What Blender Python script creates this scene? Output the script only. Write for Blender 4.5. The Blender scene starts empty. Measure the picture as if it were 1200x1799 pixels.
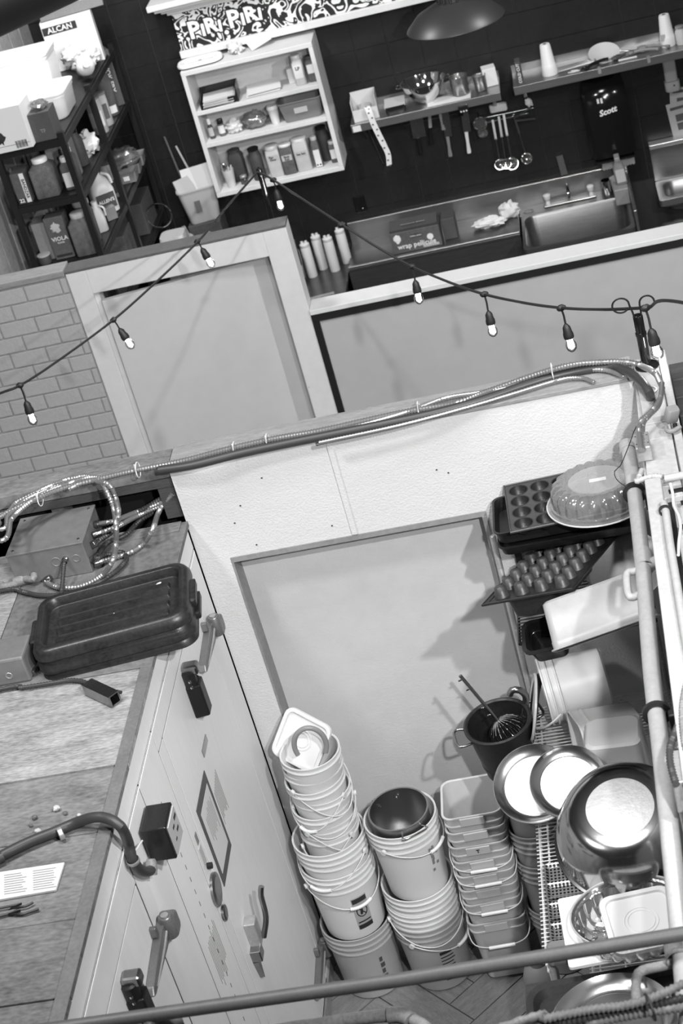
import bpy, math, random
from mathutils import Vector, Matrix, noise
random.seed(7)
PI = math.pi
S = bpy.context.scene
COL = S.collection

# ------------------------------------------------------------------ camera
cam_data = bpy.data.cameras.new('camera')
cam = bpy.data.objects.new('camera', cam_data)
COL.objects.link(cam)
S.camera = cam
RIGHT = Vector((0.968409, 0.05624, -0.242943))
DOWN = Vector((-0.180846, -0.512388, -0.839496))
FWD = Vector((-0.171694, 0.85691, -0.48603))
cam.matrix_world = Matrix(((RIGHT.x, -DOWN.x, -FWD.x, 0), (RIGHT.y, -DOWN.y, -FWD.y, 0), (RIGHT.z, -DOWN.z, -FWD.z, 5.6), (0, 0, 0, 1)))
cam_data.sensor_fit = 'VERTICAL'
cam_data.sensor_height = 36.0
cam_data.sensor_width = 24.0
cam_data.lens = 3200.0 / 1799.0 * 36.0
cam_data.clip_start = 0.05
cam_data.dof.use_dof = True
cam_data.dof.focus_distance = 6.7
cam_data.dof.aperture_fstop = 5.6

# ------------------------------------------------------------------ light
S.view_settings.view_transform = 'Standard'
S.view_settings.look = 'None'
S.view_settings.gamma = 1.0
S.view_settings.use_curve_mapping = False
S.view_settings.exposure = -0.08
world = bpy.data.worlds.new('hall')
S.world = world
world.use_nodes = True
world.node_tree.nodes['Background'].inputs[0].default_value = (1, 1, 1, 1)
world.node_tree.nodes['Background'].inputs[1].default_value = 0.045

def area(name, loc, target, size, watts, spread=180):
    l = bpy.data.lights.new(name, 'AREA')
    l.shape = 'DISK'
    l.size = size
    l.energy = watts
    l.spread = math.radians(spread)
    o = bpy.data.objects.new(name, l)
    COL.objects.link(o)
    o.location = loc
    o.rotation_euler = (Vector(target) - Vector(loc)).to_track_quat('-Z', 'Y').to_euler()
    return o
def spot(name, loc, target, watts, cone, blend, radius):
    l = bpy.data.lights.new(name, 'SPOT')
    l.energy = watts
    l.spot_size = math.radians(cone)
    l.spot_blend = blend
    l.shadow_soft_size = radius
    o = bpy.data.objects.new(name, l)
    COL.objects.link(o)
    o.location = loc
    o.rotation_euler = (Vector(target) - Vector(loc)).to_track_quat('-Z', 'Y').to_euler()
    return o
spot('hall_lamp_key', (0.45, 1.3, 5.1), (-1.1, 7.2, 1.6), 760, 50, 0.5, 0.06)
spot('hall_lamp_second', (1.5, 1.6, 5.7), (-1.7, 6.6, 1.6), 900, 58, 0.5, 0.07)
area('hall_lamp_high', (-1.0, 4.6, 8.0), (-1.2, 5.6, 0.0), 1.6, 250)
spot('hall_lamp_side', (4.3, 4.0, 5.6), (-1.8, 9.6, 1.6), 1250, 38, 0.4, 0.08)
area('added_fill_left', (-3.2, 3.6, 6.6), (-0.5, 5.5, 1.3), 0.6, 150)  # unseen lamp, added from the left to brighten the lying pail
area('hall_lamp_kitchen', (-2.6, 10.2, 4.7), (-2.7, 11.3, 1.8), 0.4, 75)
area('hall_lamp_counter', (0.6, 10.2, 4.2), (-0.2, 11.8, 1.3), 0.35, 30)

# ------------------------------------------------------------------ materials
MATS = {}
def mat(name, g, rough=0.6, metal=0.0, var=0.0, vscale=4.0, bump=0.0, bscale=60.0, spec=0.5, stretch=None, dark=None, trans=0.0):
    """grey procedural material: base grey g, large-scale variation var, fine bump"""
    m = bpy.data.materials.new(name)
    m.use_nodes = True
    nt = m.node_tree
    b = nt.nodes['Principled BSDF']
    b.inputs['Base Color'].default_value = (g, g, g, 1)
    b.inputs['Roughness'].default_value = rough
    b.inputs['Metallic'].default_value = metal
    b.inputs['Specular IOR Level'].default_value = spec
    if trans:
        b.inputs['Subsurface Weight'].default_value = trans
        b.inputs['Subsurface Radius'].default_value = (0.02, 0.02, 0.02)
    tc = nt.nodes.new('ShaderNodeTexCoord')
    mp = nt.nodes.new('ShaderNodeMapping')
    nt.links.new(tc.outputs['Object'], mp.inputs['Vector'])
    if stretch:
        mp.inputs['Scale'].default_value = stretch
    if var:
        n = nt.nodes.new('ShaderNodeTexNoise')
        n.inputs['Scale'].default_value = vscale
        n.inputs['Detail'].default_value = 8
        n.inputs['Roughness'].default_value = 0.65
        nt.links.new(mp.outputs[0], n.inputs['Vector'])
        r = nt.nodes.new('ShaderNodeValToRGB')
        lo, hi = max(0, g - var), min(1, g + var)
        r.color_ramp.elements[0].position = 0.3
        r.color_ramp.elements[1].position = 0.7
        r.color_ramp.elements[0].color = (lo, lo, lo, 1)
        r.color_ramp.elements[1].color = (hi, hi, hi, 1)
        if dark is not None:
            e = r.color_ramp.elements.new(0.22)
            e.color = (dark, dark, dark, 1)
        nf = nt.nodes.new('ShaderNodeTexNoise')
        nf.inputs['Scale'].default_value = vscale * 8
        nf.inputs['Detail'].default_value = 5
        nt.links.new(mp.outputs[0], nf.inputs['Vector'])
        mxn = nt.nodes.new('ShaderNodeMix')
        mxn.inputs[0].default_value = 0.4
        nt.links.new(n.outputs['Fac'], mxn.inputs[2])
        nt.links.new(nf.outputs['Fac'], mxn.inputs[3])
        nt.links.new(mxn.outputs[0], r.inputs[0])
        nt.links.new(r.outputs[0], b.inputs['Base Color'])
    if bump:
        n2 = nt.nodes.new('ShaderNodeTexNoise')
        n2.inputs['Scale'].default_value = bscale
        n2.inputs['Detail'].default_value = 4
        nt.links.new(mp.outputs[0], n2.inputs['Vector'])
        bp = nt.nodes.new('ShaderNodeBump')
        bp.inputs['Strength'].default_value = bump
        bp.inputs['Distance'].default_value = 0.01
        nt.links.new(n2.outputs['Fac'], bp.inputs['Height'])
        nt.links.new(bp.outputs[0], b.inputs['Normal'])
    MATS[name] = m
    return m

def clear_mat(name, tint=0.93, gloss=0.5, haze=0.0, rough=0.08):
    """thin clear plastic or glass: see-through with sharp edge reflections and a little milky haze"""
    m = bpy.data.materials.new(name)
    m.use_nodes = True
    nt = m.node_tree
    nt.nodes.remove(nt.nodes['Principled BSDF'])
    out = nt.nodes['Material Output']
    t = nt.nodes.new('ShaderNodeBsdfTransparent')
    t.inputs[0].default_value = (tint, tint, tint, 1)
    d = nt.nodes.new('ShaderNodeBsdfDiffuse')
    d.inputs[0].default_value = (0.85, 0.85, 0.85, 1)
    mx0 = nt.nodes.new('ShaderNodeMixShader')
    mx0.inputs[0].default_value = haze
    nt.links.new(t.outputs[0], mx0.inputs[1])
    nt.links.new(d.outputs[0], mx0.inputs[2])
    gl = nt.nodes.new('ShaderNodeBsdfGlossy')
    gl.inputs['Roughness'].default_value = rough
    fr = nt.nodes.new('ShaderNodeLayerWeight')
    fr.inputs[0].default_value = gloss
    mul = nt.nodes.new('ShaderNodeMath')
    mul.operation = 'MULTIPLY'
    mul.inputs[1].default_value = 0.9
    nt.links.new(fr.outputs['Fresnel'], mul.inputs[0])
    mx = nt.nodes.new('ShaderNodeMixShader')
    nt.links.new(mul.outputs[0], mx.inputs[0])
    nt.links.new(mx0.outputs[0], mx.inputs[1])
    nt.links.new(gl.outputs[0], mx.inputs[2])
    nt.links.new(mx.outputs[0], out.inputs[0])
    MATS[name] = m
    return m

def glow_mat(name, strength, c=1.0):
    m = bpy.data.materials.new(name)
    m.use_nodes = True
    nt = m.node_tree
    b = nt.nodes['Principled BSDF']
    b.inputs['Base Color'].default_value = (c, c, c, 1)
    b.inputs['Emission Color'].default_value = (1, 1, 1, 1)
    b.inputs['Emission Strength'].default_value = strength
    MATS[name] = m
    return m

mat('stucco', 0.60, 0.8, var=0.02, vscale=2, bump=0.25, bscale=140)
mat('recess_paint', 0.52, 0.75, var=0.03, vscale=1.5, bump=0.12, bscale=120)
mat('frame_grey', 0.24, 0.6, var=0.05, vscale=6)
mat('white_paint', 0.62, 0.55, var=0.03, vscale=3)
mat('wall_top_paint', 0.40, 0.6, var=0.06, vscale=7, bump=0.08, bscale=30)
mat('tub_white', 0.55, 0.36, var=0.02, vscale=3, trans=0.15)
mat('cap_grey', 0.10, 0.6, var=0.02, vscale=8)
mat('steel_pot', 0.34, 0.38, metal=1.0)
mat('cool_panel', 0.72, 0.45, var=0.03, vscale=2, stretch=(3, 3, 0.5), bump=0.03, bscale=30)
mat('cool_door', 0.75, 0.4, var=0.03, vscale=2, stretch=(3, 3, 0.5), bump=0.03, bscale=30)
mat('partition_paint', 0.40, 0.6, var=0.02, vscale=1.5)
mat('door_paint', 0.50, 0.6, var=0.02, vscale=1.5)
mat('brick_paint', 0.38, 0.7, var=0.03, vscale=9, bump=0.3, bscale=40)
mat('mortar_paint', 0.31, 0.85, var=0.02, vscale=9)
mat('black_paint', 0.012, 0.45)
mat('black_gloss', 0.008, 0.12)
mat('black_plastic', 0.012, 0.25, bump=0.05, bscale=90)
mat('tub_plastic', 0.020, 0.38, var=0.012, vscale=9, bump=0.06, bscale=120)
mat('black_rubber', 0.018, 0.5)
mat('black_metal', 0.014, 0.4, metal=0.2)
mat('tile_black', 0.010, 0.42, var=0.004, vscale=5, bump=0.06, bscale=25)
mat('grout_dark', 0.032, 0.9)
mat('ply_smooth', 0.135, 0.75, var=0.06, vscale=5, bump=0.08, bscale=40, dark=0.06)
mat('ply_worn', 0.25, 0.85, var=0.15, vscale=5.0, stretch=(1.0, 4.0, 1.0), bump=0.25, bscale=25, dark=0.07)
mat('ply_mid', 0.15, 0.85, var=0.08, vscale=4, stretch=(1.2, 3, 1), bump=0.15, bscale=25, dark=0.06)
mat('ply_dark', 0.12, 0.85, var=0.07, vscale=4, stretch=(1.2, 3, 1), bump=0.15, bscale=25, dark=0.05)
mat('ply_edge', 0.12, 0.8, var=0.03, vscale=10)
mat('wood_grey', 0.25, 0.8, var=0.08, vscale=9, stretch=(0.6, 4, 4), bump=0.1, bscale=40)
mat('wood_dark', 0.05, 0.75, var=0.02, vscale=6, stretch=(0.5, 5, 5))
mat('floor_plank', 0.17, 0.5, var=0.06, vscale=9, stretch=(1, 5, 1), bump=0.05, bscale=30)
mat('grout_floor', 0.05, 0.9)
mat('concrete', 0.12, 0.9, var=0.03, vscale=3)
mat('conduit_metal', 0.42, 0.36, metal=0.75)
mat('hinge_metal', 0.20, 0.38, metal=0.6, var=0.03, vscale=20)
mat('conduit_dark', 0.040, 0.45)
mat('box_steel', 0.20, 0.5, metal=0.35, var=0.03, vscale=4)
mat('galv', 0.45, 0.4, metal=0.6, var=0.08, vscale=14)
mat('rail_grey', 0.085, 0.5, var=0.015, vscale=20)
mat('pipe_grey', 0.20, 0.6, var=0.07, vscale=18, bump=0.1, bscale=70)
mat('pipe_paint', 0.38, 0.55, var=0.05, vscale=8, bump=0.06, bscale=60)
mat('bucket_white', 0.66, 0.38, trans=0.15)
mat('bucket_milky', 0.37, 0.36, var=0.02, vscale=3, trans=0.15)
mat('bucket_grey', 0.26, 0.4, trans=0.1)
mat('lid_white', 0.78, 0.4)
mat('wire_white', 0.66, 0.4)
mat('label_dark', 0.07, 0.5)
mat('label_grey', 0.38, 0.6)
mat('ink', 0.02, 0.6)
mat('ink_soft', 0.20, 0.6)
mat('paper', 0.62, 0.75, bump=0.1, bscale=20)
mat('paper_grey', 0.42, 0.75)
mat('steel', 0.62, 0.20, metal=1.0)
mat('steel_dark', 0.32, 0.28, metal=1.0, var=0.05, vscale=6)
mat('steel_brushed', 0.40, 0.34, metal=0.95, var=0.05, vscale=3, stretch=(0.4, 6, 6))
mat('steel_counter', 0.16, 0.30, metal=0.85, var=0.03, vscale=3, stretch=(0.5, 6, 6))
mat('bowl_steel', 0.42, 0.16, metal=1.0)
mat('food_box_plastic', 0.36, 0.35, var=0.03, vscale=5, trans=0.2)
mat('chrome', 0.78, 0.07, metal=1.0)
mat('aluminium', 0.78, 0.36, metal=0.85, var=0.05, vscale=10)
mat('alu_scuffed', 0.62, 0.5, metal=0.55, var=0.07, vscale=22, bump=0.1, bscale=60)
mat('pan_dark', 0.012, 0.45, metal=0.0, var=0.005, vscale=14, bump=0.12, bscale=60)
mat('pan_mid', 0.040, 0.42, metal=0.1, var=0.016, vscale=16, bump=0.12, bscale=60)
mat('tray_brown', 0.030, 0.42, var=0.012, vscale=12)
mat('silicone', 0.30, 0.45, var=0.02, vscale=8)
mat('card_white', 0.62, 0.75)
mat('card_grey', 0.19, 0.75, var=0.02, vscale=8)
mat('card_dark', 0.06, 0.6, var=0.01, vscale=8)
mat('card_mid', 0.085, 0.65, var=0.02, vscale=8)
mat('food_dark', 0.05, 0.6, var=0.02, vscale=20)
mat('food_mid', 0.10, 0.7, var=0.05, vscale=25)
mat('food_light', 0.50, 0.75, var=0.05, vscale=25)
mat('plastic_white', 0.80, 0.4, trans=0.1)
mat('plastic_milky', 0.58, 0.35, trans=0.1)
mat('plastic_grey', 0.22, 0.4)
mat('cabinet_paint', 0.62, 0.55, var=0.03, vscale=5)
mat('cloth', 0.62, 0.9, bump=0.3, bscale=40)
mat('brass_dull', 0.30, 0.35, metal=0.8)
mat('sign_black', 0.012, 0.5)
mat('sign_white', 0.72, 0.5)
clear_mat('clear', 0.94, 0.45, 0.05)
clear_mat('clear_lid', 0.90, 0.55, 0.16, 0.10)
clear_mat('clear_disc', 0.90, 0.5, 0.30, 0.12)  # extra haze lightens the flat dome tops, standing in for their reflection
mat('lamp_shade', 0.028, 0.4)
clear_mat('clear_milky', 0.86, 0.35, 0.58, 0.2)
clear_mat('clear_bag', 0.85, 0.6, 0.14, 0.12)
clear_mat('glass_dark', 0.55, 0.5, 0.03)
clear_mat('bulb_glass', 0.98, 0.2, 0.0)
glow_mat('filament', 60.0)

# ------------------------------------------------------------------ mesh helpers
I4 = Matrix.Identity(4)
WM = {}
def world_of(o):
    return WM[o.name] if o is not None else I4
def rotm(rx=0, ry=0, rz=0):
    return (Matrix.Rotation(math.radians(rz), 4, 'Z') @ Matrix.Rotation(math.radians(ry), 4, 'Y') @ Matrix.Rotation(math.radians(rx), 4, 'X'))
def frame(o, zdir, xhint=(1, 0, 0)):
    z = Vector(zdir).normalized()
    x = Vector(xhint)
    x = (x - z * x.dot(z)).normalized()
    y = z.cross(x)
    return Matrix(((x.x, y.x, z.x, o[0]), (x.y, y.y, z.y, o[1]), (x.z, y.z, z.z, o[2]), (0, 0, 0, 1)))

def rrect(w, d, r, z=0.0, n=5):
    """rounded rectangle ring, centred"""
    r = min(r, w / 2 - 1e-4, d / 2 - 1e-4)
    pts = []
    for cx, cy, a0 in ((w / 2 - r, d / 2 - r, 0), (-w / 2 + r, d / 2 - r, 90), (-w / 2 + r, -d / 2 + r, 180), (w / 2 - r, -d / 2 + r, 270)):
        for k in range(n):
            a = math.radians(a0 + 90.0 * k / (n - 1))
            pts.append((cx + r * math.cos(a), cy + r * math.sin(a), z))
    return pts
def ring(r, z=0.0, n=32, rfun=None):
    return [((rfun(2 * PI * k / n) if rfun else r) * math.cos(2 * PI * k / n), (rfun(2 * PI * k / n) if rfun else r) * math.sin(2 * PI * k / n), z) for k in range(n)]

class MB:
    def __init__(self):
        self.v = []
        self.f = []
        self.s = []
        self.M = I4
    def add(self, verts, faces, smooth=False):
        b = len(self.v)
        for p in verts:
            self.v.append(self.M @ Vector(p))
        for f in faces:
            self.f.append([b + i for i in f])
            self.s.append(smooth)
        return self
    def bb(self, lo, hi):
        x0, y0, z0 = lo
        x1, y1, z1 = hi
        return self.add([(x0, y0, z0), (x1, y0, z0), (x1, y1, z0), (x0, y1, z0), (x0, y0, z1), (x1, y0, z1), (x1, y1, z1), (x0, y1, z1)],
                        [(3, 2, 1, 0), (4, 5, 6, 7), (0, 1, 5, 4), (1, 2, 6, 5), (2, 3, 7, 6), (3, 0, 4, 7)])
    def box(self, c, s):
        return self.bb((c[0] - s[0] / 2, c[1] - s[1] / 2, c[2] - s[2] / 2), (c[0] + s[0] / 2, c[1] + s[1] / 2, c[2] + s[2] / 2))
    def at(self, M):
        self.M = M
        return self
    def loft(self, rings, cap0=True, cap1=True, smooth=True, closed=True):
        n = len(rings[0])
        vs = [p for r in rings for p in r]
        fs = []
        for i in range(len(rings) - 1):
            for j in range(n if closed else n - 1):
                k = (j + 1) % n
                fs.append((i * n + j, i * n + k, (i + 1) * n + k, (i + 1) * n + j))
        self.add(vs, fs, smooth)
        if cap0:
            self.add(list(reversed(rings[0])), [tuple(range(n))])
        if cap1:
            self.add(rings[-1], [tuple(range(n))])
        return self
    def lathe(self, prof, n=32, cap0=True, cap1=True, smooth=True):
        return self.loft([ring(max(r, 1e-4), z, n) for r, z in prof], cap0, cap1, smooth)
    def rloft(self, prof, cap0=True, cap1=True, n=5, smooth=True):
        """prof rows (w, d, r, z)"""
        return self.loft([rrect(w, d, r, z, n) for w, d, r, z in prof], cap0, cap1, smooth)
    def tube(self, path, r, n=8, cap=True, closed=False):
        P = [Vector(p) for p in path]
        m = len(P)
        rs = r if isinstance(r, (list, tuple)) else [r] * m
        rings = []
        up = None
        for i in range(m):
            if closed:
                t = P[(i + 1) % m] - P[(i - 1) % m]
            else:
                t = P[min(i + 1, m - 1)] - P[max(i - 1, 0)]
            if t.length < 1e-9:
                t = Vector((0, 0, 1))
            t.normalize()
            if up is None:
                h = Vector((0, 0, 1)) if abs(t.z) < 0.9 else Vector((1, 0, 0))
                up = (h - t * h.dot(t)).normalized()
            else:
                up = up - t * up.dot(t)
                up = up.normalized() if up.length > 1e-6 else Vector((1, 0, 0)).cross(t).normalized()
            sd = t.cross(up)
            rings.append([tuple(P[i] + (up * math.cos(2 * PI * k / n) + sd * math.sin(2 * PI * k / n)) * rs[i]) for k in range(n)])
        if closed:
            rings.append(rings[0])
        return self.loft(rings, cap and not closed, cap and not closed)
    def prism(self, poly, z0, z1):
        n = len(poly)
        self.add([(p[0], p[1], z0) for p in poly] + [(p[0], p[1], z1) for p in poly],
                 [tuple(range(n - 1, -1, -1)), tuple(range(n, 2 * n))] + [(i, (i + 1) % n, n + (i + 1) % n, n + i) for i in range(n)])
        return self
    def blob(self, c, s, seed=0, amp=0.25, freq=2.2, nu=20, nv=12):
        rings = []
        for i in range(nv + 1):
            th = PI * i / nv
            rg = []
            for j in range(nu):
                ph = 2 * PI * j / nu
                d = Vector((math.sin(th) * math.cos(ph), math.sin(th) * math.sin(ph), -math.cos(th)))
                k = 1 + amp * noise.noise(d * freq + Vector((seed * 7.3, seed * 3.1, 0))) + amp * 0.5 * noise.noise(d * freq * 2.7 + Vector((0, seed * 5.0, 9)))
                rg.append((c[0] + d.x * s[0] * k, c[1] + d.y * s[1] * k, c[2] + max(-0.92, d.z) * s[2] * k))
            rings.append(rg)
        return self.loft(rings, False, False)
    def build(self, name, m, parent=None, w=False, bevel=0.0, label=None):
        vs = self.v
        o_loc = Vector((0, 0, 0))
        if w and parent is not None:
            inv = world_of(parent).inverted()
            vs = [inv @ p for p in vs]
        if parent is None:
            xs = [p.x for p in vs]
            ys = [p.y for p in vs]
            zs = [p.z for p in vs]
            o_loc = Vector(((min(xs) + max(xs)) / 2, (min(ys) + max(ys)) / 2, min(zs)))
            vs = [p - o_loc for p in vs]
        me = bpy.data.meshes.new(name)
        me.from_pydata([tuple(p) for p in vs], [], self.f)
        me.validate()
        if len(me.polygons) == len(self.s):
            me.polygons.foreach_set('use_smooth', self.s)
        me.materials.append(MATS[m])
        me.update()
        if any(self.s):
            me.set_sharp_from_angle(angle=math.radians(48))
        o = bpy.data.objects.new(name, me)
        COL.objects.link(o)
        o.location = o_loc
        if parent is not None:
            o.parent = parent
            WM[o.name] = world_of(parent)
        else:
            WM[o.name] = Matrix.Translation(o_loc)
        if bevel:
            b = o.modifiers.new('bevel', 'BEVEL')
            b.width = bevel
            b.segments = 2
            b.limit_method = 'ANGLE'
        if label:
            o['label'] = label
        return o

def tag(o, label, cat=None, group=None, kind=None):
    if label:
        o['label'] = label
    if cat:
        o['category'] = cat
    if group:
        o['group'] = group
    if kind:
        o['kind'] = kind
    return o
def thing(name, label, cat, loc=(0, 0, 0), rot=None, group=None, M=None):
    """an Empty at the thing's base that parents its parts"""
    o = bpy.data.objects.new(name, None)
    o.empty_display_size = 0.05
    COL.objects.link(o)
    if M is None:
        M = Matrix.Translation(loc) @ (rotm(*rot) if rot else I4)
    o.matrix_world = M
    WM[o.name] = M.copy()
    return tag(o, label, cat, group)
def struct(mb, name, m, bevel=0.0):
    o = mb.build(name, m, None, bevel=bevel)
    o['kind'] = 'structure'
    return o
def share(src, name, parent, M):
    """another piece that shares the mesh of src; M is local to the parent"""
    o = bpy.data.objects.new(name, src.data)
    COL.objects.link(o)
    o.parent = parent
    o.matrix_local = M
    WM[o.name] = world_of(parent) @ M
    for md in src.modifiers:
        b = o.modifiers.new('bevel', 'BEVEL')
        b.width = md.width
        b.segments = md.segments
        b.limit_method = 'ANGLE'
    return o
def copy_tree(src, M, label, group=None):
    o = src.copy()
    COL.objects.link(o)
    o.matrix_world = M
    WM[o.name] = M.copy()
    tag(o, label, None, group)
    for ch in src.children:
        c = ch.copy()
        COL.objects.link(c)
        c.parent = o
        WM[c.name] = M.copy()
        for g in ch.children:
            d = g.copy()
            COL.objects.link(d)
            d.parent = c
            WM[d.name] = M.copy()
    return o
def text(body, size, M, m, parent, name='lettering', bold=0.0, depth=0.0006, shear=0.0, sx=1.0):
    """flat lettering as a thin mesh; M is local to the parent, text lies in its xy plane, centred"""
    cu = bpy.data.curves.new(name, 'FONT')
    cu.body = body
    cu.size = size
    cu.align_x = 'CENTER'
    cu.align_y = 'CENTER'
    cu.extrude = depth
    cu.offset = bold
    cu.shear = shear
    cu.resolution_u = 2
    tmp = bpy.data.objects.new('tmp', cu)
    me = bpy.data.meshes.new_from_object(tmp)
    bpy.data.objects.remove(tmp)
    me.name = name
    me.materials.clear()
    me.materials.append(MATS[m])
    o = bpy.data.objects.new(name, me)
    COL.objects.link(o)
    o.parent = parent
    o.matrix_local = M @ Matrix.Diagonal((sx, 1, 1, 1))
    WM[o.name] = world_of(parent) @ o.matrix_local
    return o
FRONT = Matrix.Rotation(PI / 2, 4, 'X')        # text upright facing -Y
def T(x, y, z):
    return Matrix.Translation((x, y, z))

def spline(pts, step=0.02):
    """Catmull-Rom through points, resampled"""
    P = [Vector(p) for p in pts]
    P = [P[0] * 2 - P[1]] + P + [P[-1] * 2 - P[-2]]
    out = []
    for i in range(1, len(P) - 2):
        a, b, c, d = P[i - 1], P[i], P[i + 1], P[i + 2]
        k = max(2, int((c - b).length / step))
        for j in range(k):
            t = j / k
            out.append(0.5 * ((2 * b) + (c - a) * t + (2 * a - 5 * b + 4 * c - d) * t * t + (3 * b - a - 3 * c + d) * t ** 3))
    out.append(P[-2])
    return out
def conduit(mb, pts, r, pitch=0.011, depth=0.30, n=8):
    """armoured conduit: a tube with a rib at each turn of the spiral"""
    p = spline(pts, pitch / 2)
    return mb.tube(p, [r * (1 + (depth / 2 if i % 2 else -depth / 2)) for i in range(len(p))], n)
def cable(mb, pts, r, n=8, step=0.025):
    return mb.tube(spline(pts, step), r, n)

# ================================================================== THE SETTING
# ---- floor with herringbone planks
floor = struct(MB().bb((-5.0, 2.4, -0.10), (2.2, 12.1, -0.006)), 'floor', 'grout_floor')
PW, PL = 0.15, 0.60
plank0 = None
def herring():
    """centres and angles of planks in a herringbone field (unrotated)"""
    out = []
    for r in range(-16, 17):
        for c in range(-4, 5):
            x0 = r * PW + c * 2 * PL
            y0 = r * PW
            out.append((x0 + PL / 2, y0 + PW / 2, 0))
            out.append((x0 + PL + PW / 2, y0 + PW - PL / 2 + 0.0, 90))
    return out
ca, sa = math.cos(math.radians(45)), math.sin(math.radians(45))
for (x, y, a) in herring():
    X = -1.15 + x * ca - y * sa
    Y = 5.45 + x * sa + y * ca
    if not (-2.05 < X < 0.2 and 4.6 < Y < 6.25):
        continue
    L = floor.location
    M = T(X - L.x, Y - L.y, 0.094) @ rotm(0, 0, 45 + a)
    if plank0 is None:
        plank0 = MB().box((0, 0, 0.002), (PL - 0.006, PW - 0.006, 0.008)).build('plank', 'floor_plank', floor)
        plank0.matrix_local = M
    else:
        share(plank0, 'plank', floor, M)

# ---- black tiled back wall
wall_back = struct(MB().bb((-4.0, 12.0, 0), (1.6, 12.12, 3.6)), 'wall_back', 'grout_dark')
tile0 = None
TX, TZ = 0.2195, 0.2205
L = wall_back.location
for i in range(-12, 11):
    for j in range(-6, 5):
        M = T(-1.004 + (i + 0.5) * TX - L.x, 11.998 - L.y, 2.26 + (j + 0.5) * TZ)
        if tile0 is None:
            tile0 = MB().bb((-TX / 2 + 0.003, -0.006, -TZ / 2 + 0.003), (TX / 2 - 0.003, 0.004, TZ / 2 - 0.003)).build('tile', 'tile_black', wall_back)
            tile0.matrix_local = M
        else:
            share(tile0, 'tile', wall_back, M)
wall_left = struct(MB().bb((-3.62, 9.75, 0), (-3.55, 12.0, 3.6)), 'wall_left', 'wood_grey')
for q in range(9):
    MB().bb((-3.55, 9.76 + q * 0.25, 0), (-3.535, 10.0 + q * 0.25, 3.6)).build('board', 'wood_grey', wall_left, w=True, bevel=0.003)

# ---- partition at the edge of the kitchen: painted brick, door frame, half wall
wall_partition = struct(MB().bb((-1.775, 9.61, 0), (2.0, 9.73, 1.48)), 'wall_partition', 'partition_paint')
MB().bb((-1.775, 9.585, 1.482), (2.0, 9.75, 1.512)).build('cap_ledge', 'white_paint', wall_partition, w=True, bevel=0.003)
MB().bb((-1.775, 9.592, 1.435), (2.0, 9.609, 1.48)).build('top_trim', 'black_paint', wall_partition, w=True)
MB().bb((-1.775, 9.592, 0), (-1.735, 9.609, 1.434)).build('side_trim', 'black_paint', wall_partition, w=True)

wall_brick = struct(MB().bb((-5.0, 9.612, 0), (-3.1, 9.73, 2.03)), 'wall_brick', 'mortar_paint')
MB().bb((-5.0, 9.59, 2.03), (-3.1, 9.74, 2.065)).build('cap_ledge', 'wood_grey', wall_brick, w=True, bevel=0.003)
brick0 = None
BW, BH = 0.222, 0.099
L = wall_brick.location
for r in range(0, 15):
    z = 2.018 - (r + 0.5) * BH
    for c in range(-6, 5):
        x0 = -4.0 + c * BW + (r % 2) * BW / 2 - 0.03
        x1 = min(x0 + BW, -3.1)
        x0 = max(x0, -5.0)
        if x1 - x0 < 0.03:
            continue
        M = T((x0 + x1) / 2 - L.x, 9.612 - L.y - random.uniform(0, 0.002), z) @ Matrix.Diagonal(((x1 - x0 - 0.009) / (BW - 0.009), 1, 1, 1))
        if brick0 is None:
            brick0 = MB().bb((-BW / 2 + 0.0045, -0.011, -BH / 2 + 0.0045), (BW / 2 - 0.0045, 0.006, BH / 2 - 0.0045)).build('brick', 'brick_paint', wall_brick, bevel=0.004)
            brick0.matrix_local = M
        else:
            share(brick0, 'brick', wall_brick, M)

df = struct(MB().bb((-3.095, 9.60, 0), (-2.975, 9.74, 2.035)).bb((-1.915, 9.60, 0), (-1.776, 9.74, 2.035)), 'trim_1', 'white_paint', 0.003)
MB().bb((-2.975, 9.60, 1.885), (-1.915, 9.74, 2.035)).build('header', 'white_paint', df, w=True, bevel=0.003)
MB().bb((-3.095, 9.598, 2.036), (-1.776, 9.74, 2.05)).build('header_cap', 'cap_grey', df, w=True)
MB().bb((-2.975, 9.62, 0), (-2.945, 9.70, 1.884)).build('door_stop', 'white_paint', df, w=True)
# the door leaf hangs at the right, its free edge pulled towards the front of the frame
d1 = struct(MB().prism([(-2.935, 9.585), (-1.93, 9.735), (-1.93, 9.775), (-2.94, 9.622)], 0.02, 1.835), 'door_1', 'door_paint', 0.002)
m_ = MB().at(T(-1.906, 9.61, 1.03) @ rotm(0, 90, 0)).lathe([(0.011, 0), (0.011, 0.006), (0.004, 0.012)], 12)
m_.at(I4).build('screw_head', 'galv', df, w=True)

# ---- the low wall behind the buckets, with its blocked door recess
wall_alcove = struct(MB().bb((-1.785, 5.94, 2.122), (-0.02, 6.06, 2.545)).bb((-1.785, 5.94, 0), (-1.663, 6.06, 2.122))
                     .bb((-0.655, 5.94, 0), (-0.02, 6.06, 2.122)), 'wall_alcove', 'stucco')
MB().bb((-1.663, 6.045, 0), (-0.655, 6.06, 2.122)).build('recess_panel', 'recess_paint', wall_alcove, w=True)
MB().bb((-1.663, 5.936, 2.10), (-0.655, 6.044, 2.1215)).build('recess_head', 'frame_grey', wall_alcove, w=True)
MB().bb((-1.6628, 5.936, 0), (-1.655, 6.044, 2.10)).build('recess_jamb', 'frame_grey', wall_alcove, w=True)
MB().bb((-0.672, 5.932, 0), (-0.6552, 6.044, 2.10)).build('recess_jamb', 'frame_grey', wall_alcove, w=True)
MB().bb((-1.175, 5.933, 2.124), (-1.152, 5.9395, 2.543)).build('joint_batten', 'stucco', wall_alcove, w=True, bevel=0.003)
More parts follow.
